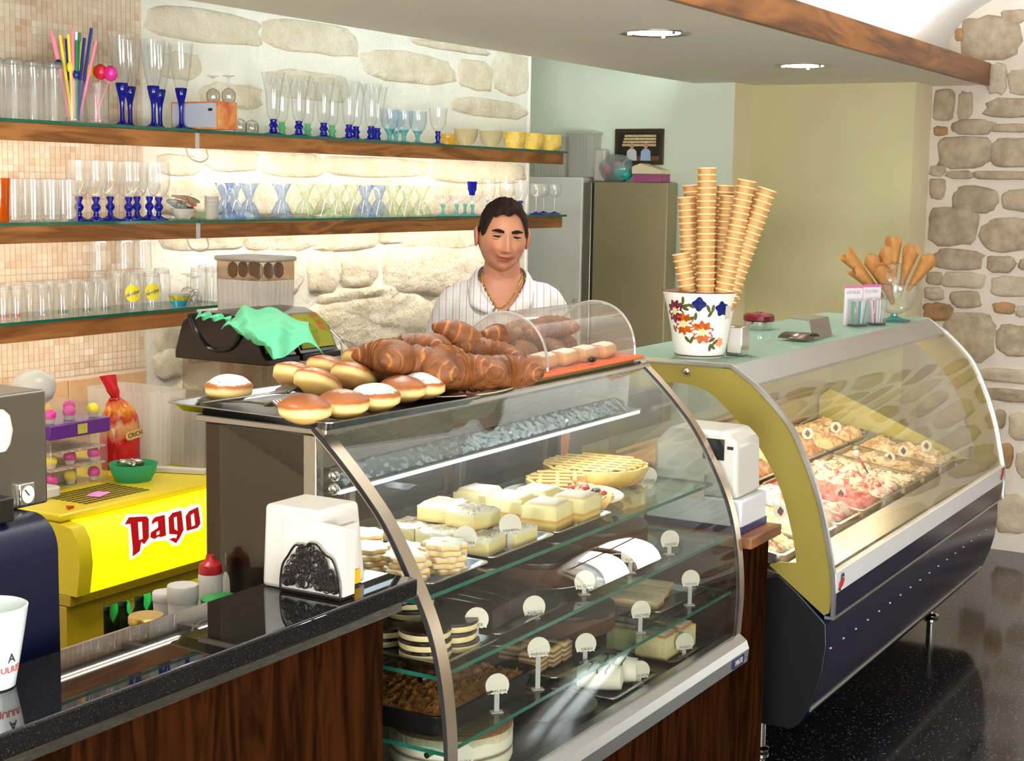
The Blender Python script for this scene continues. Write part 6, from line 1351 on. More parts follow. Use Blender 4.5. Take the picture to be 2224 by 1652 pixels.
# ------------------------------------------------------------------ cash register between the cases
rg = thing('cash_register', 'white cash register with dark display on the wooden counter', 'cash register', (3.72, 1.53, .812))
ZR = .8125
rp = [(1.47, ZR+.005), (1.64, ZR+.005), (1.64, ZR+.12), (1.625, ZR+.26), (1.60, ZR+.285), (1.53, ZR+.285), (1.49, ZR+.26), (1.47, ZR+.10)]
obj('drawer_base', MB().box(3.64, 3.82, 1.445, 1.72, ZR, ZR+.09), pbr('register_grey', (206, 204, 206), .4), rg, bevel=.006)
obj('blue_base', MB().box(3.638, 3.823, 1.443, 1.723, ZR, ZR+.02), M_NAVY, rg, bevel=.002)
obj('housing', MB().prism([(1.46, ZR+.09), (1.70, ZR+.09), (1.70, ZR+.22), (1.66, ZR+.265), (1.50, ZR+.265), (1.465, ZR+.235)], 'x', 3.645, 3.81), M_WPLAST, rg, fix=True, bevel=.012, seg=3)
obj('display', MB().box(3.6425, 3.6455, 1.50, 1.56, ZR+.19, ZR+.245), pbr('display_dark', (30, 34, 34), .15), rg)
obj('brand_strip', MB().box(3.6435, 3.6455, 1.475, 1.492, ZR+.22, ZR+.228), M_INK, rg)
obj('receipt', MB().box(3.638, 3.640, 1.55, 1.60, ZR+.08, ZR+.15), M_CARD, rg)
obj('red_key', MB().box(3.6395, 3.6445, 1.575, 1.59, ZR+.11, ZR+.13), M_REDP, rg)
# ================================================================== behind the bar
YC0 = 2.78; ZBK = .88
bc = thing('back_counter', 'low steel-topped back counter along the stone wall', 'counter', (4.6, 3.1, 0))
obj('worktop', MB().box(3.30, 6.05, 2.74, 3.50, .85, ZBK), M_STEELX, bc, bevel=.003)
obj('cabinet', MB().box(3.32, 6.03, 2.78, 3.50, .05, .85), pbr('grey_laminate', (120, 112, 104), .5), bc, smooth=False)
# yellow drinks cooler with lit sign
CX0 = ony(165, 1115, 2.8).x-.0; CXL = 2.575; CXR = 3.27; ZCT = .888; zs = ony(170, 1276, 2.8).z
M_YEL = pbr('yellow_enamel', (214, 190, 26), .35, var=.06, scale=5); M_YELD = pbr('dark_yellow_frame', (176, 148, 22), .4)
cl = thing('drinks_cooler', 'yellow juice cooler with a lit sign on its front', 'cooler', (2.9, 3.05, 0))
obj('top', MB().box(CXL, CXR, 2.79, 3.42, ZCT-.02, ZCT), M_YEL, cl, bevel=.006)
obj('left_side', MB().box(CXL, CXL+.02, 2.80, 3.42, .03, ZCT-.021), M_YEL, cl)
obj('right_side', MB().box(CXR-.02, CXR, 2.80, 3.42, .03, ZCT-.021), M_YEL, cl)
obj('back', MB().box(CXL+.021, CXR-.021, 3.40, 3.42, .03, ZCT-.021), M_YEL, cl)
obj('floor_plate', MB().box(CXL+.021, CXR-.021, 2.82, 3.399, .03, .06), M_YELD, cl)
sp = [(2.80, ZCT-.022), (2.755, ZCT-.03), (2.735, ZCT-.06), (2.728, ZCT-.12), (2.74, zs), (2.80, zs)]
M_SIGN = pbr('lit_yellow_sign', (244, 236, 20), .4, emis=(250, 236, 6), estr=.42)
obj('lit_sign', MB().prism(sp, 'x', CX0-.02, CXR-.005), M_SIGN, cl, fix=True, angle=40)
obj('sign_end', MB().prism([(p[0]-.004 if p[0] < 2.79 else p[0], p[1]) for p in sp], 'x', CXL, CX0-.02), M_YEL, cl, fix=True, angle=40)
obj('sign_lip', MB().box(CXL, CXR, 2.76, 2.80, zs-.03, zs-.001), M_YELD, cl, bevel=.003)
# perforated vent and small note on the top
vt = MB()
for i in range(14):
    for j in range(8):
        xx = 2.70+i*.0165; yy = 2.83+j*.02; vt.box(xx, xx+.011, yy, yy+.013, ZCT+.0001, ZCT+.0011)
o = obj('vent_slots', vt, pbr('vent_dark', (66, 52, 10), .6), cl, smooth=False); o['kind'] = 'stuff'
# word on the sign
def zp(x, y): return ony(x*.2906, 760+y*.2906, 2.7285)
def sg(pts):
    out = []
    for (x, y) in pts: q = zp(x, y); out.append((q.x, q.z))
    return out
Msg = Matrix(((1, 0, 0, 0), (0, 0, -1, 2.7265), (0, 1, 0, 0), (0, 0, 0, 1)))
Pp = [(925, 1300), (955, 1248), (1085, 1240), (1102, 1258), (1104, 1400), (1070, 1448), (1046, 1430), (1036, 1500), (984, 1538), (986, 1480), (968, 1295)]
Ph = [(1022, 1282), (1054, 1280), (1060, 1408), (1030, 1418)]
Aa = [(1126, 1300), (1130, 1272), (1152, 1246), (1222, 1230), (1232, 1384), (1188, 1396), (1178, 1388), (1146, 1410), (1116, 1396), (1120, 1362), (1168, 1330), (1176, 1318), (1172, 1276), (1150, 1284)]
Ah = [(1160, 1360), (1184, 1344), (1186, 1372), (1162, 1384)]
Gg = [(1252, 1250), (1282, 1214), (1346, 1198), (1364, 1340), (1336, 1398), (1308, 1440), (1256, 1412), (1290, 1400), (1310, 1406), (1318, 1376), (1258, 1372)]
Gh = [(1290, 1250), (1314, 1240), (1320, 1350), (1296, 1336)]
Oo = [(1380, 1240), (1406, 1202), (1472, 1170), (1490, 1292), (1468, 1326), (1388, 1348)]
Oh = [(1416, 1232), (1442, 1214), (1452, 1306), (1424, 1318)]
out_ = [(896, 1304), (946, 1226), (1085, 1222), (1112, 1236), (1150, 1226), (1205, 1208), (1250, 1208), (1274, 1190), (1345, 1176), (1385, 1180), (1420, 1158), (1482, 1146), (1500, 1190), (1512, 1310), (1482, 1348), (1380, 1372), (1334, 1456), (1290, 1462), (1236, 1420), (1140, 1430), (1066, 1478), (1044, 1526), (968, 1568), (956, 1330)]
ol_ = obj('sign_outline', shape_mb([sg(out_)], Msg, .0008), pbr('sign_white', (250, 248, 236), .4, emis=(250, 246, 226), estr=.4), cl, smooth=False)
M2 = Msg.copy(); M2[1][3] = 2.7248
for nm, pp, hh in (('letter_p', Pp, Ph), ('letter_a', Aa, Ah), ('letter_g', Gg, Gh), ('letter_o', Oo, Oh)):
    obj(nm, shape_mb([sg(pp), sg(hh)], M2, .0006), pbr('sign_red', (190, 14, 22), .4, emis=(200, 10, 16), estr=.12), ol_, smooth=False)
# glass door with bottles behind it
dx0 = ony(197, 1330, 2.79).x
dr = obj('door_glass', MB().box(dx0+.03, CXR-.06, 2.795, 2.80, .08, zs-.06), M_PANE, cl, smooth=False)
for (a, b2, c_, d_) in ((CXL+.0, dx0+.03, .04, zs-.031), (CXR-.06, CXR, .04, zs-.031), (dx0+.03, CXR-.06, zs-.06, zs-.031), (dx0+.03, CXR-.06, .04, .08)):
    obj('door_frame', MB().box(a, b2, 2.775, 2.80, c_, d_), M_YELD, dr, bevel=.003)
obj('rack_shelf', MB().box(CXL+.03, CXR-.03, 2.83, 3.35, .44, .45), M_WPLAST, cl)
cooler_light = area('cooler_lamp', (2.9, 2.86, zs-.05), (2.9, 2.98, .45), .5, .03, .7, (.95, 1, .9)); cooler_light.parent = cl; cooler_light.matrix_parent_inverse = wm(cl).inverted()
BOT = Kind('juice_bottle', 'bottle', [('glass_body', [(.024, 0), (.026, .004), (.026, .085), (.012, .115), (.0115, .135)], glass('dark_bottle', (.10, .12, .07), refl=.07, body=.5, bodycol=(30, 34, 22)), {}), ('label', [(.0264, .03), (.0264, .068)], pbr('bottle_label', (150, 132, 60), .5, var=.5, scale=60, col2=(120, 50, 40)), dict(cap0=False)), ('cap', [(.0125, .134), (.0135, .137), (.0125, .146)], pbr('dark_cap', (26, 30, 26), .3), dict(cap1=True))])
GBOT = Kind('green_bottle', 'bottle', [('glass_body', [(.026, 0), (.028, .004), (.028, .10), (.014, .13), (.0125, .145)], pbr('green_bottle_glass', (30, 150, 60), .15, trans=.3), dict(cap1=True)), ('cap', [(.013, .144), (.014, .148), (.013, .156)], M_WPLAST, dict(cap1=True))])
for i in range(5):
    BOT.put((dx0+.065+i*.062, 2.87, .4505), 'dark juice bottle behind the cooler glass, %s from the left' % ORD[i], 'juice bottles')
for i in range(3):
    GBOT.put((dx0+.17+i*.10, 2.96, .4505), 'green bottle in the back row of the cooler, %s from the left' % ORD[i], 'green bottles')
# ------------------------------------------------------------------ on the cooler
M_FIL = M_FILM
# stand mixer head at the left
p = ony(72, 832, 3.15); t = thing('stand_mixer', 'white stand mixer with rounded head left of the sweets', 'mixer', (p.x, 3.15, ZCT))
hm = MB().ball((p.x, 3.15, p.z-.012), (.062, .05, .05), 24, 16, fn=lambda v: 1+.06*(v.x > 0)*v.x); obj('head', hm, M_WPLAST, t)
obj('column', MB().prism([(p.x+.0+.034*math.cos(a*PI/10), 3.17+.04*math.sin(a*PI/10)) for a in range(20)], 'z', ZCT+.03, p.z-.012), M_WPLAST, t)
obj('base', MB().prism(rrect(p.x-.05, p.x+.10, 3.08, 3.22, .03), 'z', ZCT+.0005, ZCT+.03), M_WPLAST, t, bevel=.006)
q = ony(135, 1068, 2.95); obj('foot', MB().prism(rrect(q.x-.09, q.x+.005, 2.95, 3.08, .02), 'z', ZCT+.0005, ZCT+.028), M_WPLAST, t, bevel=.005)
# sweet box: purple card tray over clear layers of cakes
ax, bx_ = ony(108, 1000, 3.02).x, ony(232, 1000, 3.02).x
t = thing('sweets_box', 'clear box of pink-topped cakes with purple card rim', 'sweets box', ((ax+bx_)/2, 3.1, ZCT))
Zp = ony(165, 930, 3.02).z
obj('purple_rim', MB().box(ax-.006, bx_+.006, 3.01, 3.20, Zp-.020, Zp+.018), pbr('purple_card', (86, 26, 120), .35), t, bevel=.003)
obj('picture_label', MB().box((ax+bx_)/2-.012, (ax+bx_)/2+.022, 3.0085, 3.0097, Zp-.014, Zp+.012), pbr('label_green', (120, 190, 70), .4, var=.5, scale=120, col2=(220, 120, 60)), t)
obj('clear_lower_box', MB().box(ax, bx_, 3.015, 3.19, ZCT+.001, Zp-.021), M_FIL, t, bevel=.004)
obj('clear_lid', MB().add([(ax, 3.02, Zp+.0185), (bx_, 3.02, Zp+.0185), (bx_, 3.19, Zp+.0185), (ax, 3.19, Zp+.0185), (ax+.01, 3.05, Zp+.085), (bx_-.01, 3.05, Zp+.06), (bx_-.01, 3.18, Zp+.06), (ax+.01, 3.18, Zp+.085)], [(3,2,1,0),(4,5,6,7),(0,1,5,4),(1,2,6,5),(2,3,7,6),(3,0,4,7)]), M_FIL, t, smooth=False)
for j, z in enumerate((ZCT+.05, ZCT+.095)):
    if z < Zp-.03: obj('layer_card', MB().box(ax+.004, bx_-.004, 3.02, 3.186, z, z+.004), pbr('layer_card', (210, 196, 170), .5, var=.4, scale=60, col2=(150, 90, 60)), t)
M_PINKB = pbr('pink_icing', (224, 36, 150), .35); M_YELB = pbr('yellow_icing', (238, 208, 50), .4)
ci = 0
for lv, z in enumerate((ZCT+.002, ZCT+.055, Zp+.0195)):
    for r in range(2):
        for i in range(3):
            m = (M_PINKB, M_YELB, M_PINKB)[(i+r+lv) % 3]; r_ = .017
            cx = ax+.026+i*(bx_-ax-.05)/2; cyy = 3.045+r*.09+.01*(i % 2)
            k_ = thing('iced_ball', '%s iced ball, %s across in the %s %s row of the box' % ('pink' if m is M_PINKB else 'yellow', ORD[i], ('bottom', 'middle', 'top')[lv], ('front', 'back')[r]), 'sweet', (cx, cyy, z), 0, 'iced balls'); ci += 1
            obj('icing', MB().ball((cx, cyy, z+r_+.004), r_, 16, 10), m, k_)
            obj('paper_cup', MB().lathe([(.011, 0), (.0155, .012)], 16, (cx, cyy, z), cap0=True, wob=lambda a, zz: 1+.05*math.cos(a*12)), M_CARD, k_)
# red bag of bread rolls
p = ony(262, 985, 3.13); bx0 = p.x; t = thing('bread_bag', 'red printed bag of bread rolls tied at the top', 'bag', (bx0, 3.13, ZCT))
ztop, ztie, zsh = ony(240, 815, 3.13).z, ony(243, 862, 3.13).z, ony(255, 900, 3.13).z
def bagp(u, v):
    a = 2*PI*u; tt = v
    keys = [(0, .085, .045), (.1, .088, .05), (.45, .086, .05), (.62, .062, .042), (.72, .028, .022), (.76, .014, .012), (.82, .026, .012), (1.0, .044, .006)]
    for (k0, k1) in zip(keys[:-1], keys[1:]):
        if k0[0] <= tt <= k1[0]: q = (tt-k0[0])/(k1[0]-k0[0]); rx = k0[1]+(k1[1]-k0[1])*q; ry = k0[2]+(k1[2]-k0[2])*q; break
    w_ = 1+.06*noise.noise(Vector((math.cos(a)*2, math.sin(a)*2, tt*9)))+(.12*math.cos(a*9) if .66 < tt < .85 else 0)
    return (bx0-.028*(tt > .6)*(tt-.6)/.4*1.6+rx*.72*w_*math.cos(a), 3.13+ry*w_*math.sin(a), ZCT+.001+(ztop-ZCT)*tt)
m = NT('bag_print'); b = m.n('BsdfPrincipled', i_Roughness=.2); m.l(b.outputs[0], m.out.inputs[0]); tc = m.n('TexCoord'); s = m.n('SeparateXYZ'); m.l(tc.outputs['Generated'], s.inputs[0])
nz = m.n('TexNoise', i_Scale=9.0, i_Detail=3.0); m.l(tc.outputs['Generated'], nz.inputs[0]); ad = m.n('Math', operation='MULTIPLY_ADD', n_1=.22); m.l(nz.outputs[0], ad.inputs[0]); m.l(s.outputs[2], ad.inputs[2])
m.l(m.ramp(ad.outputs[0], [(.0, lin((150, 16, 24))), (.42, lin((186, 24, 32))), (.54, lin((206, 150, 92))), (.64, lin((176, 40, 36))), (.74, lin((222, 140, 40))), (.86, lin((196, 20, 34))), (1, lin((206, 24, 44)))]), b.inputs['Base Color'])
obj('printed_film', MB().grid(bagp, 40, 50, closeu=True), m.m, t)
fpos = Vector((bx0+.005, 3.078, ony(278, 945, 3.08).z)); Mf = frame(fpos, (1, 0, 0), (0, 0, 1))
lb = obj('brand_plate', shape_mb([rrect(-.036, .036, -.012, .012, .011)], Mf @ Matrix.Rotation(.1, 4, 'Z'), .001), pbr('gold_plate', (206, 168, 100), .4), t, smooth=False)
obj('lettering', text_mb('CRICH', .019, Mf @ Matrix.Rotation(.1, 4, 'Z') @ Matrix.Translation((0, 0, .0016)), .0003), M_INK, lb, smooth=False)
obj('tie', MB().tube([(bx0-.018+.016*math.cos(a*PI/6), 3.13+.014*math.sin(a*PI/6), ztie-.006) for a in range(12)], .003, 6, closed=True), M_REDP, t)
# green bowl of wrapped sweets
p = ony(290, 1046, 2.96); t = thing('green_bowl', 'translucent green plastic bowl on the yellow cooler', 'bowl', (p.x, 2.96, ZCT))
obj('bowl', MB().lathe([(.045, .0005), (.048, .002), (.060, .025), (.066, .048), (.064, .048), (.057, .025), (.001, .005)], 36, (p.x, 2.96, ZCT)), glass('green_plastic_bowl', (.4, .8, .62), rough=.2, refl=.05, body=.7, bodycol=(96, 206, 160)), t)
rnd = random.Random(8)
for i in range(12):
    a = rnd.uniform(0, 6.28); r_ = .04*math.sqrt(rnd.random()); c_ = (p.x+r_*math.cos(a), 2.96+r_*math.sin(a), ZCT+.042+rnd.uniform(0, .012))
    s = thing('wrapped_sweet', 'foil-wrapped sweet in the green bowl, %s of a dozen' % ORD[i], 'sweet', c_, 0, 'wrapped sweets')
    obj('wrapper', MB().ball(c_, (.016, .010, .007), 12, 8, M=rot(rnd.uniform(-.4, .4), rnd.uniform(-.4, .4), a), fn=lambda v: 1+.25*noise.noise(v*4+Vector((c_[0]*90, 0, 0)))), pbr('foil_%d' % (i % 3), ((196, 196, 190), (120, 110, 90), (170, 176, 150))[i % 3], .25, .8), s)
q = ony(207, 1058, 2.90); tag(obj('pink_note', MB().box(-.03, .03, -.02, .02, 0, .0015, M=Matrix.Translation((q.x, 2.89, ZCT+.002)) @ rot(.0, -.0, .3)), pbr('pink_paper', (226, 140, 206), .6)), 'pink paper note lying on the yellow cooler', 'note')
q = ony(380, 1040, 2.95); t = thing('white_rail', 'white plastic strip lying on the cooler beside the bowl', 'strip', (q.x, 2.95, ZCT))
obj('strip', MB().box(-.012, .012, -.10, .10, 0, .016, M=Matrix.Translation((q.x-.01, 2.95, ZCT+.0005)) @ rot(0, 0, .35)), M_WPLAST, t, bevel=.003)
q = ony(147, 1100, 2.83); tag(obj('red_clip', MB().prism([(q.x-.012, 2.815), (q.x+.014, 2.822), (q.x+.004, 2.84)], 'z', ZCT+.0005, ZCT+.006), M_REDP), 'tiny red clip near the cooler front edge', 'clip')
# translucent corrugated bins on the cooler
M_CORR = M_FROST
def bin_(label, x0, x1, y0, y1, z0, z1, lid=None, ribs=14):
    t = thing('plastic_bin', label, 'bin', ((x0+x1)/2, (y0+y1)/2, z0), 0, 'translucent plastic bins')
    n = ribs*4; ol = []
    base_ = rrect(x0, x1, y0, y1, .02, 4)
    pts = []
    for (a, b2) in zip(base_, base_[1:]+base_[:1]):
        d = Vector((b2[0]-a[0], b2[1]-a[1])); L_ = d.length; kk = max(1, int(L_/.005))
        for s in range(kk): pts.append((a[0]+d.x*s/kk, a[1]+d.y*s/kk))
    cx, cyy = (x0+x1)/2, (y0+y1)/2
    vs = []; fs = []; L = len(pts)
    for (z, sc_) in ((z0+.001, .93), ((z0+z1)/2, .965), (z1, 1.0)):
        for i, q in enumerate(pts): w_ = 1+.008*(1 if i % 4 < 2 else -1); vs.append((cx+(q[0]-cx)*sc_*w_, cyy+(q[1]-cyy)*sc_*w_, z))
    for j in range(2):
        for i in range(L): fs.append((j*L+i, j*L+(i+1) % L, (j+1)*L+(i+1) % L, (j+1)*L+i))
    fs.append(tuple(range(L)))
    obj('ribbed_body', MB().add(vs, fs), M_CORR, t, smooth=False)
    if lid:
        obj('lid', MB().prism(rrect(x0-.008, x1+.008, y0-.008, y1+.008, .025), 'z', z1+.0005, z1+.014), lid, t, bevel=.005)
    return t
bin_('tall ribbed translucent bin on the cooler by the tiled wall', ony(293, 900, 3.10).x, ony(372, 900, 3.10).x, 3.03, 3.30, ZCT+.0005, ony(330, 852, 3.06).z)
bin_('second ribbed translucent bin right of the bread bag', ony(378, 950, 3.02).x, ony(378, 950, 3.02).x+.15, 2.92, 3.14, ZCT+.0005, ony(420, 858, 3.0).z)
# ------------------------------------------------------------------ on the back counter: big lidded bins, juice dispensers, whisk
xa, xb = ony(570, 600, 3.0).x, ony(645, 600, 3.0).x; ya, yb0 = 3.0, onx(465, 600, ony(570, 600, 3.0).x).y
za_ = ony(568, 612, 3.0).z; zt_ = ony(568, 578, 3.0).z
bin_('large translucent storage bin standing on the back counter', xa+.005, xb-.005, ya+.01, yb0-.01, ZBK+.0005, 1.14)
bin_('large translucent storage bin stacked under the lidded box', xa, xb, ya, yb0, 1.1415, za_)
t = thing('lidded_box', 'brownish clear box of biscuits with grey lid on top of the bins', 'box', ((xa+xb)/2, (ya+yb0)/2, za_))
obj('clear_body', MB().prism(rrect(xa, xb, ya, yb0, .02), 'z', za_+.001, zt_+.01), glass('smoky_plastic', (.75, .66, .56), rough=.15, refl=.05, body=.25, bodycol=(180, 150, 120)), t)
obj('lid', MB().prism(rrect(xa-.006, xb+.006, ya-.008, yb0+.008, .025), 'z', zt_+.011, zt_+.026), pbr('grey_lid', (178, 170, 162), .4), t, bevel=.006)
for i in range(6):
    cx = xa+.035+(i % 3)*(xb-xa-.07)/2; cyy = ya+.045+(i//3)*(yb0-ya-.09)
    s = thing('round_biscuit', 'round brown biscuit inside the lidded box, %s from the left, %s row' % (ORD[i % 3], ('front', 'back')[i//3]), 'biscuit', (cx, cyy, za_+.002), 0, 'biscuits in the lidded box')
    obj('biscuit', MB().lathe([(.022, -.008), (.026, 0), (.022, .008)], 20, (cx, cyy, za_+.029), M=Matrix.Rotation(1.1, 4, 'Z') @ Matrix.Rotation(PI/2, 4, 'X'), cap1=True), pbr('brown_biscuit', (150, 104, 66), .7), s)
# juice dispensers
yf = 2.78; xL = ony(577, 795, yf).x; zb_ = ony(577, 795, yf).z; yb_ = onx(380, 752, xL).y; zt2 = onx(450, 676, xL).z
xm, xR = ony(654, 780, yf).x, ony(738, 770, yf).x
pf_ = [(yb_, zb_), (yb_, zb_+.022), (yb_-.03, zt2-.035), (yb_-.07, zt2-.006), (yb_-.11, zt2), (yf+.13, zt2-.004), (yf+.085, zt2-.02), (yf+.04, zt2-.055), (yf+.012, zb_+.03), (yf+.004, zb_+.02), (yf-.006, zb_+.018), (yf-.006, zb_)]
M_FRUIT = NT('fruit_picture'); k = M_FRUIT; b = k.n('BsdfPrincipled', i_Roughness=.15); k.l(b.outputs[0], k.out.inputs[0]); tc = k.n('TexCoord'); v_ = k.n('TexVoronoi', i_Scale=24.0); k.l(tc.outputs['Object'], v_.inputs['Vector'])
se = k.n('SeparateColor'); k.l(v_.outputs['Color'], se.inputs[0]); c1 = k.ramp(se.outputs[0], [(.0, lin((170, 180, 30))), (.35, lin((196, 196, 50))), (.6, lin((214, 190, 40))), (.85, lin((220, 130, 40)))], 'CONSTANT')
mr = k.n('MapRange', n_1=.0, n_2=.035, n_3=1.15, n_4=.5); k.l(v_.outputs['Distance'], mr.inputs[0]); hs = k.n('HueSaturation'); k.l(c1, hs.inputs['Color']); k.l(mr.outputs[0], hs.inputs['Value']); k.l(hs.outputs[0], b.inputs['Base Color'])
M_TANK = glass('juice_tank', (.86, .82, .76), rough=.05, refl=.06, body=.12, bodycol=(190, 160, 130))
for i, (x0, x1) in enumerate(((xL, xm-.012), (xm+.004, xR))):
    t = thing('juice_dispenser', '%s juice dispenser with black arched lid and fruit picture' % ('near', 'far')[i], 'juice dispenser', ((x0+x1)/2, (yf+yb_)/2, ZBK), 0, 'juice dispensers')
    lid = obj('arched_lid', MB().prism(pf_, 'x', x0, x1), M_BLACK, t, fix=True, angle=30, bevel=.003)
    # raised S-curve moulding on the side
    sw = catmull([(x0-.002, yb_-.06, zt2-.012), (x0-.003, yb_-.09, zb_+.075), (x0-.003, yb_-.13, zb_+.04), (x0-.003, yf+.16, zb_+.035), (x0-.003, yf+.11, zb_+.055), (x0-.002, yf+.075, zt2-.03)], 24)
    obj('side_moulding', MB().tube(sw, .007, 8), pbr('gloss_black', (20, 18, 22), .1), lid)
    fr_ = [(yf+.085, zt2-.0185), (yf+.04, zt2-.0535), (yf+.012, zb_+.0315)]
    obj('fruit_picture', MB().strip([(p[0]-.002, p[1]+.002) for p in catmull(fr_, 10)], 'x', x0+.014, x1-.012), M_FRUIT.m, lid)
    obj('tank', MB().prism(rrect(x0+.008, x1-.008, yf+.012, yb_-.01, .02), 'z', 1.0, zb_-.001), M_TANK, t)
    obj('base_unit', MB().box(x0+.004, x1-.004, yf+.01, yb_, ZBK+.0005, .999), M_BLACK, t, bevel=.005)
    obj('tap', MB().box((x0+x1)/2-.012, (x0+x1)/2+.012, yf-.03, yf+.01, .96, 1.0), M_BLACK, t, bevel=.003)
# green cloth thrown over the lids
ck = [[(482, 716, 2.93), (505, 690, 2.98), (533, 668, 3.0), (575, 672, 2.98), (640, 690, 2.96)],
      [(494, 712, 2.90), (522, 700, 2.92), (550, 690, 2.92), (600, 694, 2.90), (672, 700, 2.90)],
      [(520, 718, 2.87), (540, 722, 2.85), (575, 715, 2.84), (622, 712, 2.84), (668, 712, 2.86)],
      [(548, 735, 2.82), (566, 742, 2.80), (592, 742, 2.80), (640, 728, 2.82), (676, 732, 2.83)],
      [(580, 750, 2.775), (592, 768, 2.765), (604, 785, 2.76), (655, 748, 2.79), (708, 775, 2.77)]]
CK = [[ony(*q[:2], q[2]-.09) for q in r] for r in ck]
def cloth(u, v):
    rows = [Vector(catmull([tuple(p) for p in r], 33)[int(round(u*32))]) for r in CK]
    p = Vector(catmull([tuple(q) for q in rows], 41)[int(round(v*40))])
    n_ = .010*math.sin(u*17+v*6)+.008*noise.noise(Vector((u*7, v*9, 1)))
    return p+Vector((-.3, -.5, .8))*n_
t = thing('green_cloth', 'crumpled mint green cloth thrown over the juice dispensers', 'cloth', CK[2][2])
o = obj('cloth', MB().grid(cloth, 33, 41), pbr('mint_cloth', (112, 216, 166), .55, var=.1, scale=20, sheen=1), t); s_ = o.modifiers.new('t', 'SOLIDIFY'); s_.thickness = .003
ck2 = [[(428, 678, 3.02), (460, 682, 3.0), (500, 690, 2.97)], [(428, 690, 3.01), (458, 694, 2.99), (500, 697, 2.96)]]
C2 = [[ony(*q[:2], q[2]-.08) for q in r] for r in ck2]
def cloth2(u, v):
    a = Vector(catmull([tuple(p) for p in C2[0]], 17)[int(round(u*16))]); b_ = Vector(catmull([tuple(p) for p in C2[1]], 17)[int(round(u*16))])
    return a.lerp(b_, v)+Vector((0, -.006, .006))*math.sin(u*20+v*5)
o = obj('trailing_corner', MB().grid(cloth2, 17, 6), MATS['mint_cloth'], t); s_ = o.modifiers.new('t', 'SOLIDIFY'); s_.thickness = .003
# balloon whisk
wj = ony(772, 790, 2.93); t = thing('utensil_jar', 'clear plastic jar holding the balloon whisk', 'jar', (wj.x, 2.93, ZBK))
obj('jar_wall', MB().lathe([(.05, .001), (.052, .004), (.055, wj.z+.012-ZBK)], 28, (wj.x, 2.93, ZBK), cap1=False), M_FILM, t)
t = thing('whisk', 'steel wire balloon whisk lying behind the juice dispensers', 'whisk', ony(745, 760, 2.95))
h0, h1 = ony(690, 690, 2.98), ony(738, 735, 2.95); e1 = ony(778, 782, 2.92); axx = (e1-h1).normalized(); sd_ = axx.cross(Vector((0, .5, .8))).normalized(); up_ = axx.cross(sd_)
obj('handle', MB().tube(catmull([ony(672, 690, 3.0), h0, h1], 10), .004, 8), M_CHROME, t)
Lw = (e1-h1).length
for i in range(5):
    a = PI*i/5; dv = sd_*math.cos(a)+up_*math.sin(a); pts = []
    for s in range(21):
        q = s/20; r_ = .035*math.sin(PI*q); l_ = math.sin(PI*q)
        pts.append(h1+axx*(Lw*(1-abs(2*q-1)**2.2))+dv*(.036*math.sin(2*PI*q)))
    obj('wire', MB().tube(pts, .0011, 5), M_CHROME, t)
tag(obj('yellow_sponge', MB().box(-.03, .03, -.02, .02, 0, .03, M=Matrix.Translation((ony(735, 782, 2.85).x, 2.85, ZBK+.0005))), pbr('sponge_yellow', (230, 196, 40), .8), bevel=.004), 'yellow sponge under the balloon whisk', 'sponge')
# ------------------------------------------------------------------ fridge, freezer, framed photo
fx = 6.77; f0, f1 = onx(1451, 397, fx).y, onx(1290, 394, fx).y; f2 = onx(1268, 394, fx).y; fz = onx(1400, 396, fx).z
t = thing('steel_fridge', 'tall brushed steel fridge against the pale green wall', 'fridge', (fx+.07, (f0+f2)/2, 0))
obj('side', MB().box(fx, XP-.004, f0, f1, .06, fz), pbr('fridge_steel', (168, 156, 124), .42, .45, var=.06, scale=3), t, bevel=.006)
obj('gasket', MB().box(fx+.004, XP-.006, f1, f1+.012, .08, fz-.004), M_RUBBER, t)
obj('door', MB().box(fx+.002, XP-.006, f1+.012, f2, .08, fz-.002), M_STEELV, t, bevel=.004)
obj('plinth', MB().box(fx+.01, XP-.006, f0+.01, f2-.01, 0, .06), M_RUBBER, t)
gx = 6.765; g0, g1 = onx(1264, 390, gx).y, onx(1147, 388, gx).y; gz = onx(1200, 384, gx).z
t = thing('white_freezer', 'white upright freezer in the alcove beside the stone wall', 'freezer', (gx+.06, (g0+g1)/2, 0))
obj('body', MB().box(gx, XP-.004, f2+.004, g1+.04, .05, gz), pbr('white_enamel', (230, 226, 220), .3), t, bevel=.008)
obj('handle', MB().box(gx-.014, gx, g0+.012, g0+.028, .9, 1.15), M_WPLAST, t, bevel=.003)
obj('plinth', MB().box(gx+.01, XP-.006, f2+.01, g1+.03, 0, .05), M_RUBBER, t)
for i, (u0, u1, v) in enumerate(((1234, 1290, 292), (1158, 1228, 300))):
    a, b2 = onx(u1, 340, gx+.03).y, onx(u0, 340, gx+.03).y
    bin_(('translucent white tub on the freezer beside the wall', 'translucent white tub on the freezer behind the yellow bowls')[i], gx+.01, XP-.006, a, b2, gz+.001, onx(1250, v, gx+.03).z, M_FROST)
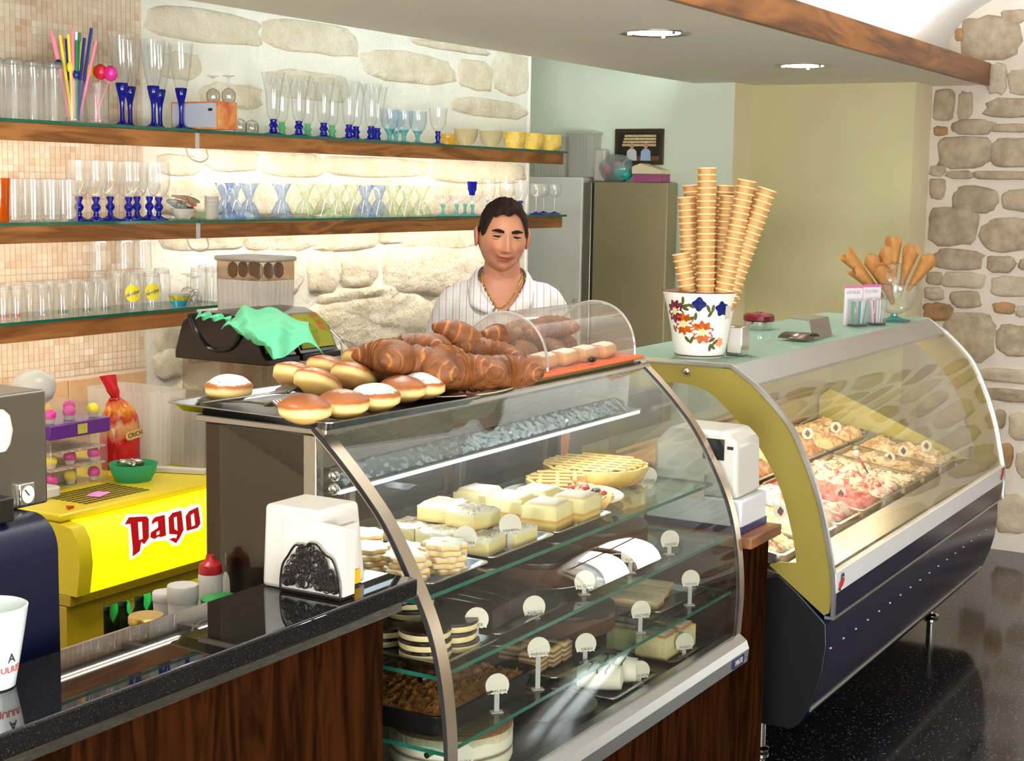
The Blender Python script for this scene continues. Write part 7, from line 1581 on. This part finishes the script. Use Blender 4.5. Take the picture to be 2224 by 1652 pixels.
# bags and box on the fridge
p = onx(1335, 388, fx+.05); t = thing('plastic_bag', 'crumpled clear bag with teal and pink items on the fridge', 'bag', (fx+.07, p.y, fz))
def crm(v): return 1+.16*noise.noise(v*2.4+Vector((3, 0, 0)))+.06*noise.noise(v*7)
obj('film', MB().ball((fx+.07, p.y, fz+.066), (.06, .092, .068), 28, 20, fn=crm), glass('bag_film', (.9, .93, .93), rough=.15, refl=.12, body=.3, bodycol=(216, 226, 226)), t)
for nm, dy, dz, cc, r_ in (('teal_item', -.03, .05, (40, 190, 170), .042), ('pink_item', .045, .06, (230, 120, 150), .028), ('teal_item', -.055, .04, (60, 200, 180), .03), ('pink_item', -.01, .085, (226, 140, 120), .02)):
    obj(nm, MB().ball((fx+.06, p.y+dy, fz+dz), (.03, r_, r_*.9), 16, 10, fn=crm), pbr(nm, cc, .5), t)
p = onx(1295, 388, fx+.03); t = thing('paper_bag', 'white paper bag beside the crumpled clear bag', 'bag', (fx+.08, p.y, fz)); obj('paper', MB().box(fx+.05, fx+.11, p.y-.035, p.y+.03, fz+.001, fz+.16), M_NAPK, t, bevel=.01)
p = onx(1410, 390, fx+.05); t = thing('cardboard_box', 'cream and purple carton at the right end of the fridge top', 'box', (fx+.07, p.y, fz))
obj('purple_base', MB().box(fx+.01, fx+.13, p.y-.078, p.y+.07, fz+.001, fz+.042), pbr('purple_box', (166, 84, 130), .5), t, bevel=.002)
obj('cream_lid', MB().prism([(p.y-.082, fz+.042), (p.y+.074, fz+.042), (p.y+.074, fz+.075), (p.y+.03, fz+.092), (p.y-.082, fz+.06)], 'x', fx+.006, fx+.134), pbr('cream_card', (232, 222, 186), .6), t, smooth=False, fix=True)
c0, c1_ = onx(1337, 280, XP-.01), onx(1440, 358, XP-.01)
t = thing('framed_photo', 'dark framed photograph of two people hanging on the pale wall', 'picture', (XP-.01, (c0.y+c1_.y)/2, c1_.z))
obj('frame', MB().box(XP-.016, XP-.001, c1_.y, c0.y, c1_.z, c0.z), pbr('frame_brown', (60, 42, 26), .4), t, bevel=.003)
yy0, yy1, zz0, zz1 = c1_.y+.02, c0.y-.02, c1_.z+.02, c0.z-.02
ph = obj('print', MB().box(XP-.0175, XP-.0165, yy0, yy1, zz0, zz1), pbr('photo_dark', (44, 38, 34), .3, var=.5, scale=30), t)
W_, H_ = yy1-yy0, zz1-zz0
def pc_(nm, a, b2, c_, d_, cc): obj(nm, MB().box(XP-.0182, XP-.0176, yy1-W_*b2, yy1-W_*a, zz0+H_*c_, zz0+H_*d_), pbr('photo_'+nm+str(cc[0]), cc, .3, var=.4, scale=60), ph)
for i in range(4): pc_('printed_shelf', .10+.02*i, .92, .52+.11*i, .60+.11*i, (226, 200, 150))
pc_('printed_floor', .0, 1, 0, .16, (120, 90, 60))
def fig(cu, cc):
    Mq = Matrix(((0, 0, -1, XP-.0186), (-1, 0, 0, yy1-W_*cu), (0, 1, 0, zz0), (0, 0, 0, 1)))
    obj('printed_shirt', shape_mb([[(-.028, 0), (.028, 0), (.026, .045), (.012, .058), (-.012, .058), (-.026, .045)]], Mq, .0003), pbr('photo_shirt%d' % cc[0], cc, .4), ph, smooth=False)
    obj('printed_head', shape_mb([[(.011*math.cos(a*PI/8), .072+.014*math.sin(a*PI/8)) for a in range(16)]], Mq, .0003), pbr('photo_skin', (196, 140, 116), .4), ph, smooth=False)
fig(.34, (206, 206, 206)); fig(.68, (160, 180, 214))
# ================================================================== the man behind the counter
MX, MY = 4.04, 2.42
man = thing('person', 'man with short dark hair in a white shirt with thin red stripes, smiling', 'person', (MX, MY, 0), math.radians(-59.3))
HC = Vector((0, -.015, 1.543))                     # head centre, local (front is -y)
k = NT('skin'); b = k.n('BsdfPrincipled', i_Roughness=.5); k.l(b.outputs[0], k.out.inputs[0]); at_ = k.n('Attribute'); at_.attribute_name = 'tone'; 
k.l(k.ramp(at_.outputs['Fac'], [(0, lin((188, 130, 100))), (.5, lin((172, 98, 78))), (1, lin((140, 52, 48)))]), b.inputs['Base Color'])
b.inputs['Subsurface Weight'].default_value = .15; b.inputs['Subsurface Radius'].default_value = (.012, .005, .003); b.inputs['Subsurface Scale'].default_value = .5
M_SKIN = k.m
M_HAIR = pbr('dark_brown_hair', (52, 38, 28), .8, spec=.1, var=.5, scale=160, bump=.8, bscale=260, stretch=(1, .25, .35), col2=(22, 16, 13))
def G(d, s): return math.exp(-(d/s)**2)
def headp(d):
    """surface point of the head for unit direction d"""
    x, y, z = d; rx, ry, rz = .0755, .094, .108
    X, Y, Z = x*rx, y*ry, z*rz
    if z < 0:
        s = -z; X *= 1-.15*s**2.2; Y = Y*(1-.10*s*s) if y < 0 else Y*(1-.42*s)
        if y < 0: Y -= .010*s*(1-abs(x))
    if z > .3: Y += .0
    if y < .1:
        w_ = max(0, min(1, (.1-y)/.35)); dy = 0
        # nose
        if -.040 < Z < .034:
            t = (.030-Z)/.062; amp = .005+.025*max(0, t)**1.2 if Z > -.030 else .030*max(0, (Z+.042)/.012); sx_ = .0065+.0065*max(0, t)
            dy -= amp*G(X, sx_)
            dy -= .008*(G(abs(X)-.0125, .006)*G(Z+.028, .007))
        dy += .010*G(abs(X)-.031, .0135)*G(Z-.013, .0095)          # sockets
        dy -= .0050*G(abs(X)-.028, .02)*G(Z-.031, .0075)           # brow
        dy -= .0075*G(abs(X)-.040, .017)*G(Z+.026, .016)           # smiling cheeks
        zm = -.057+8.5*X*X
        dy -= .0060*G(X, .021)*G(Z-zm-.0045, .0045)+.0068*G(X, .018)*G(Z-zm+.0055, .005)
        dy += .0045*G(X, .026)*G(Z-zm, .0022)
        dy += .004*G(abs(X)-.031, .006)*G(Z+.052, .008)            # mouth corners
        dy += .003*G(X, .02)*G(Z+.073, .006)
        dy -= .009*G(X, .020)*G(Z+.092, .014)                      # chin
        Y += dy*w_
    return Vector((X, Y, Z))
NU, NV = 120, 96
hv = []; tone = []
for j in range(NV):
    la = -PI/2+PI*(j+.5)/NV
    for i in range(NU):
        a = 2*PI*i/NU; d = (math.sin(a)*math.cos(la), -math.cos(a)*math.cos(la), math.sin(la)); p = headp(d); hv.append(p)
        zm = -.057+8.5*p.x*p.x; f = 0
        if p.y < -.05:
            f = max(f, .95*G(p.x, .027)**.6*max(G(p.z-zm-.004, .0042), G(p.z-zm+.0045, .0048)))
            f = max(f, .35*G(abs(p.x)-.042, .018)*G(p.z+.024, .018)); f = max(f, .3*G(p.x, .012)*G(p.z+.026, .01))
        tone.append(f)
HR = Matrix.Translation(HC) @ rot(math.radians(4), math.radians(3.5), math.radians(10)) @ Matrix.Scale(.96, 4)
def H_(p): return HR @ Vector(p)
head = MB()
head.v = [tuple(H_(p)) for p in hv]
for j in range(NV-1):
    for i in range(NU): i2 = (i+1) % NU; head.f.append((j*NU+i, j*NU+i2, (j+1)*NU+i2, (j+1)*NU+i)); head.mi.append(0)
head.f += [tuple(reversed(range(NU))), tuple(range((NV-1)*NU, NV*NU))]; head.mi += [0, 0]
# ears
for sgn in (-1, 1):
    n0 = len(head.v)
    def earp(v):
        r = 1+.25*v.z; return r
    e = MB().ball((0, 0, 0), (.007, .019, .033), 18, 14, M=rot(0, sgn*.10, sgn*.30), fn=lambda v: 1+.12*v.z)
    base_i = len(head.v)
    dish_ = []
    for q in e.v:
        q = Vector(q); rr_ = math.hypot(q.y/.017, q.z/.031)
        out = .0045*G(rr_-.85, .22)-.003*G(rr_, .5)
        dish_.append(tuple(H_((sgn*(.0800)+q.x+sgn*out+sgn*.004*(q.y/.017), .012+q.y, -.004+q.z))))
    head.add(dish_, e.f); tone += [.25]*len(e.v)
# the rest of the body: neck, trunk, arms with hands, grown together by remeshing
def limb(mb, pts, rs, n=16, flat=1.0): mb.tube(catmull(pts, 14), [rs[0]+(rs[-1]-rs[0])*0 if False else None for _ in range(0)] or [catmull([(r, 0) for r in rs], 14)[i][0] for i in range(14)], n, flat=flat)
bm_ = MB()
limb(bm_, [(0, .03, 1.35), (0, .018, 1.42), (0, .005, 1.47), (0, .0, 1.51)], [.075, .060, .055, .055])
def torso(mb, grow=0.0, z0=.95, z1=1.42):
    secs = [(.93, .150, .105), (1.0, .143, .10), (1.10, .138, .102), (1.20, .146, .110), (1.28, .152, .114), (1.33, .148, .104), (1.37, .122, .086), (1.405, .082, .066), (1.43, .060, .058)]
    secs = [s for s in secs if z0 <= s[0] <= z1+.02]; vs = []; fs = []; n = 32
    for (z, a, c_) in secs:
        for i in range(n):
            q = 2*PI*i/n; ca, sa = math.cos(q), math.sin(q); vs.append((math.copysign(abs(ca)**.85, ca)*(a+grow), .012+math.copysign(abs(sa)**.9, sa)*(c_+grow)+(.012 if z > 1.36 else 0), z+(.006 if z > 1.3 else 0)*grow*100))
    for j in range(len(secs)-1):
        for i in range(n): i2 = (i+1) % n; fs.append((j*n+i, j*n+i2, (j+1)*n+i2, (j+1)*n+i))
    fs += [tuple(reversed(range(n))), tuple(range((len(secs)-1)*n, len(secs)*n))]; mb.add(vs, fs)
torso(bm_)
# arms: right arm hangs beside the body, left one too, hands at hip height
ARM = {-1: [(-.135, .02, 1.335), (-.178, .03, 1.23), (-.200, .03, 1.10), (-.19, -.02, .98), (-.165, -.075, .865)], 1: [(.132, .02, 1.335), (.165, .03, 1.23), (.186, .03, 1.10), (.19, -.01, .98), (.185, -.05, .865)]}
for sgn in (-1, 1):
    A = ARM[sgn]; limb(bm_, A, [.058, .050, .043, .036, .028])
    w0 = Vector(A[-1]); d = (w0-Vector(A[-2])).normalized(); side = Vector((sgn*.25, -1, 0)).normalized(); side = (side-d*side.dot(d)).normalized(); nrm = d.cross(side)
    palm = w0+d*.045
    Mp = Matrix((tuple(side)+(0,), tuple(nrm)+(0,), tuple(d)+(0,), (0, 0, 0, 1))).transposed()
    bm_.ball(palm, (.040, .016, .050), 18, 12, M=Mp)
    for f_, (off_, ln, cu) in enumerate(((-.030, .062, .5), (-.010, .072, .45), (.010, .068, .5), (.028, .052, .6))):
        b0 = palm+side*off_*1.0+d*.035; m1 = b0+d*ln*.45-nrm*sgn*ln*.10; m2 = m1+d*ln*.32-nrm*sgn*ln*.22; e_ = m2+d*ln*.22-nrm*sgn*ln*.28
        bm_.tube([b0-d*.015, b0, m1, m2, e_], [.0092, .0092, .0088, .008, .0062], 10)
    th0 = palm-side*.030-d*.015; th1 = th0-side*.022+d*.022; th2 = th1-side*.004+d*.028-nrm*sgn*.010
    bm_.tube([palm-side*.012-d*.02, th0, th1, th2], [.012, .0115, .0098, .0072], 10)
bobj = obj('body', bm_, M_SKIN); me = bobj.data
rm = bobj.modifiers.new('r', 'REMESH'); rm.mode = 'VOXEL'; rm.voxel_size = .0055; sm_ = bobj.modifiers.new('s', 'SMOOTH'); sm_.iterations = 6
bpy.context.view_layer.update(); dg = bpy.context.evaluated_depsgraph_get()
bme = bpy.data.meshes.new_from_object(bobj.evaluated_get(dg)); bpy.data.objects.remove(bobj)
full = MB(); full.add([tuple(v.co) for v in bme.vertices], [tuple(p.vertices) for p in bme.polygons]); tn = [0.12 if v.co.z < 1.5 else 0 for v in bme.vertices]
full.add(head.v, head.f); tn += tone
fme = mesh_of('body', full, M_SKIN, True, 80); fme.materials.clear(); fme.materials.append(M_SKIN)
at_l = fme.attributes.new('tone', 'FLOAT', 'POINT'); at_l.data.foreach_set('value', tn)
def mpart(name, me_or_mb, mats, parent=None, **kw):
    data = me_or_mb if not isinstance(me_or_mb, MB) else mesh_of(name, me_or_mb, mats, True, kw.get('angle', 60))
    o = bpy.data.objects.new(name, data); COL.objects.link(o); o.parent = parent or man; return o
body = mpart('body', fme, None)
# eyes
M_EYEW = pbr('eye_white', (150, 128, 116), .5, spec=.2); M_IRIS = pbr('iris', (34, 22, 16), .4, spec=.2)
for sgn in (-1, 1):
    c_ = H_((sgn*.031, -.0735, .0125)); ey = mpart('eye', MB().ball(c_, .0115, 18, 12), M_EYEW)
    g_ = H_((sgn*.031-.001, -.0838, .0115)); mpart('iris', MB().ball(g_, (.0072, .0026, .0060), 14, 10), M_IRIS, ey)
    for nm, z, a_, th in (('upper_lid', .0160, .0022, .0036), ('lower_lid', .0082, -.0012, .0030)):
        pts = [H_((sgn*.031+.0145*q, -.0838+.0048*q*q+.002*(abs(q) > .9), z+a_*(1-q*q)-.004*(1 if a_ > 0 else -1)*0)) for q in [(-1+2*i/8) for i in range(9)]]
        mpart(nm, MB().tube(pts, th, 8), M_SKIN, ey)
        if a_ > 0: mpart('lash_line', MB().tube([q+Vector((0, -.0022, -.0030)) for q in pts], .0016, 6), M_HAIR, ey)
    # eyebrow
    pts = [H_((sgn*(.012+.038*q), -.0930+.012*q*q+.001, .0275+.0060*math.sin(q*2.3)-.003*q)) for q in [i/8 for i in range(9)]]
    mpart('eyebrow', MB().tube(pts, [.0040, .0056, .0066, .0068, .0066, .0058, .0046, .0032, .0016], 8, flat=.8), M_HAIR)
# mouth line
pts = [H_((x, -.0975-.002*(1-(x/.030)**2)+.020*(x/.030)**2*.62, -.0565+8.5*x*x)) for x in [(-.030+.060*i/12) for i in range(13)]]
mpart('mouth_line', MB().tube(pts, [.0006]+[.0012]*11+[.0006], 6), pbr('mouth_dark', (110, 46, 42), .5))
# hair: cap over the skull down to a hairline, longer and swept on top
hh = MB(); idx = {}; 
def hairline(a):                       # lowest z of hair for azimuth a (0 front)
    aa = abs((a+PI) % (2*PI)-PI)
    return .073+.004*math.sin(a*2+.6) if aa < .78 else (.073-.058*(aa-.78)/.24 if aa < 1.02 else (.015-.010*(aa-1.02)/.2 if aa < 1.22 else (.005+.020*(aa-1.22)/.3 if aa < 1.52 else (.025-.083*min(1, (aa-1.52)/.45)))))
HU, HV = 96, 40
def hair(u, v):
    a = 2*PI*u; zl = hairline(a)
    la0 = math.asin(max(-.95, min(.95, zl/.108))); la = la0+(PI/2-la0)*v
    d = (math.sin(a)*math.cos(la), -math.cos(a)*math.cos(la), math.sin(la)); p = headp(d)
    top = max(0, d[2]); th = .0035+.020*top**1.7+(.006*G(v, .18)*(1 if abs((a+PI) % (2*PI)-PI) < .7 else 0))
    th += .0035*noise.noise(Vector((d[0]*9, d[1]*9, d[2]*9)))+.0022*noise.noise(Vector((a*26, la*4, 2)))
    th *= min(1, .35+v*6)
    nrm = Vector((d[0]/.0755, d[1]/.094, d[2]/.108)).normalized()
    q = p+nrm*th
    if abs((a+PI) % (2*PI)-PI) < .75: q.z -= .004*max(0, 1-v*5)*math.sin(a*9+1)
    return H_(q)
hh.grid(hair, HU, HV, closeu=True)
mpart('hair', hh, M_HAIR, angle=80)
# ------------------------------------------------------------------ shirt
k = NT('striped_shirt'); b = k.n('BsdfPrincipled', i_Roughness=.8); k.l(b.outputs[0], k.out.inputs[0]); tc = k.n('TexCoord'); s = k.n('SeparateXYZ'); k.l(tc.outputs['Object'], s.inputs[0])
mu = k.n('Math', operation='MULTIPLY', n_1=1/.0215); k.l(s.outputs[0], mu.inputs[0]); fr_ = k.n('Math', operation='FRACT'); k.l(mu.outputs[0], fr_.inputs[0])
c1 = k.ramp(fr_.outputs[0], [(0, lin((180, 124, 114))), (.07, lin((180, 124, 114))), (.12, lin((208, 206, 204))), (.5, lin((202, 204, 208))), (.56, lin((190, 192, 198))), (.62, lin((208, 206, 204)))]); 
mu2 = k.n('Math', operation='MULTIPLY', n_1=1/.045); k.l(s.outputs[2], mu2.inputs[0]); fr2 = k.n('Math', operation='FRACT'); k.l(mu2.outputs[0], fr2.inputs[0])
c2 = k.ramp(fr2.outputs[0], [(0, (.97, .96, .96, 1)), (.05, (.97, .96, .96, 1)), (.1, (1, 1, 1, 1))]); mx = k.n('Mix', data_type='RGBA', blend_type='MULTIPLY'); mx.inputs[0].default_value = 1; k.l(c1, mx.inputs[6]); k.l(c2, mx.inputs[7]); k.l(mx.outputs[2], b.inputs['Base Color'])
nb = k.n('TexNoise', i_Scale=9.0, i_Detail=3.0); k.l(tc.outputs['Object'], nb.inputs[0]); bp = k.n('Bump', i_Strength=.5, i_Distance=.02); k.l(nb.outputs[0], bp.inputs['Height']); k.l(bp.outputs[0], b.inputs['Normal'])
M_SHIRT = k.m
sh = MB(); torso(sh, .016, .92, 1.40)
for sgn in (-1, 1):
    A = ARM[sgn]; limb(sh, [(sgn*.08, .02, 1.36)]+A[:3]+[tuple(Vector(A[2]).lerp(Vector(A[3]), .35))], [.050, .066, .064, .060, .058])
so = obj('shirt', sh, M_SHIRT); rm = so.modifiers.new('r', 'REMESH'); rm.mode = 'VOXEL'; rm.voxel_size = .008; s_ = so.modifiers.new('s', 'SMOOTH'); s_.iterations = 8
bpy.context.view_layer.update(); sme = bpy.data.meshes.new_from_object(so.evaluated_get(bpy.context.evaluated_depsgraph_get())); bpy.data.objects.remove(so)
bmx = bmesh.new(); bmx.from_mesh(sme)
kill = []
for f in bmx.faces:
    c_ = f.calc_center_median(); vz = 1.315; hw_ = .012+(c_.z-vz)*.62
    if (c_.y < .02 and c_.z > vz and abs(c_.x-.006) < hw_) or (c_.z > 1.395 and math.hypot(c_.x, c_.y-.02) < .082) or c_.z < .925: kill.append(f)
bmesh.ops.delete(bmx, geom=kill, context='FACES')
for v in bmx.verts:                     # gentle creases
    n_ = noise.noise(Vector((v.co.x*11, v.co.y*11, v.co.z*8)))*.005; v.co += v.normal*n_
bmx.to_mesh(sme); bmx.free()
for p in sme.polygons: p.use_smooth = True
sme.materials.clear(); sme.materials.append(M_SHIRT)
shirt = mpart('shirt', sme, None)
# collar: two turned-down flaps following the open neck
for sgn in (-1, 1):
    inner_ = [(sgn*.002+.006, .095, 1.455), (sgn*.055, .075, 1.452), (sgn*.074, .02, 1.436), (sgn*.070, -.045, 1.405), (sgn*.048, -.092, 1.366), (sgn*.020, -.112, 1.330)]
    outer_ = [(sgn*.002+.006, .118, 1.415), (sgn*.075, .092, 1.415), (sgn*.102, .02, 1.400), (sgn*.100, -.060, 1.372), (sgn*.088, -.108, 1.338), (sgn*.030, -.124, 1.315)]
    I_, O_ = catmull(inner_, 20), catmull(outer_, 20)
    def cf(u, v): a = Vector(I_[int(round(u*19))]); b_ = Vector(O_[int(round(u*19))]); q = a.lerp(b_, v); q.z += .010*math.sin(PI*v); return q
    c_ = mpart('collar', MB().grid(cf, 20, 6), M_SHIRT, shirt); q = c_.modifiers.new('t', 'SOLIDIFY'); q.thickness = .003
# placket edge and buttons
for i in range(4):
    z = 1.29-i*.085; mpart('button', MB().ball((.006, -.128+.002*i, z), (.005, .002, .005), 10, 6), M_WPLAST, shirt)
mpart('chest_pocket', MB().grid(lambda u, v: (.055+.075*u, -.1265+.020*u*u+.002*math.sin(PI*u), 1.17+.09*v), 8, 8), M_SHIRT, shirt)
# gold chain round the neck
ch = catmull([(-.062, .03, 1.435), (-.060, -.03, 1.412), (-.038, -.082, 1.372), (-.004, -.112, 1.335), (.034, -.092, 1.372), (.058, -.035, 1.412), (.062, .03, 1.435)], 60)
M_GCH = pbr('gold_chain', (196, 160, 70), .25, 1.0); cm_ = MB()
for i, p in enumerate(ch): cm_.ball(p, (.0035, .0030, .0030), 6, 4)
cm_.tube(ch, .0014, 6)
c_ = mpart('neck_chain', cm_, M_GCH); c_['kind'] = 'stuff'
# trousers and shoes
tr_ = MB()
limb(tr_, [(0, .015, .96), (0, .015, .90), (0, .012, .84)], [.168, .170, .150], 24, .66)
for sgn in (-1, 1):
    limb(tr_, [(sgn*.085, .012, .88), (sgn*.095, .01, .70), (sgn*.10, .01, .48), (sgn*.10, .03, .25), (sgn*.10, .03, .06)], [.095, .085, .066, .060, .058])
to_ = obj('trousers', tr_, pbr('dark_trousers', (52, 46, 42), .85, var=.2, scale=30)); rm = to_.modifiers.new('r', 'REMESH'); rm.mode = 'VOXEL'; rm.voxel_size = .012; s_ = to_.modifiers.new('s', 'SMOOTH'); s_.iterations = 6
to_.parent = man
for sgn in (-1, 1):
    mpart('shoe', MB().ball((sgn*.10, -.03, .04), (.048, .125, .042), 20, 12, fn=lambda v: 1 if v.z > -.6 else .96), pbr('black_leather', (20, 18, 18), .35))
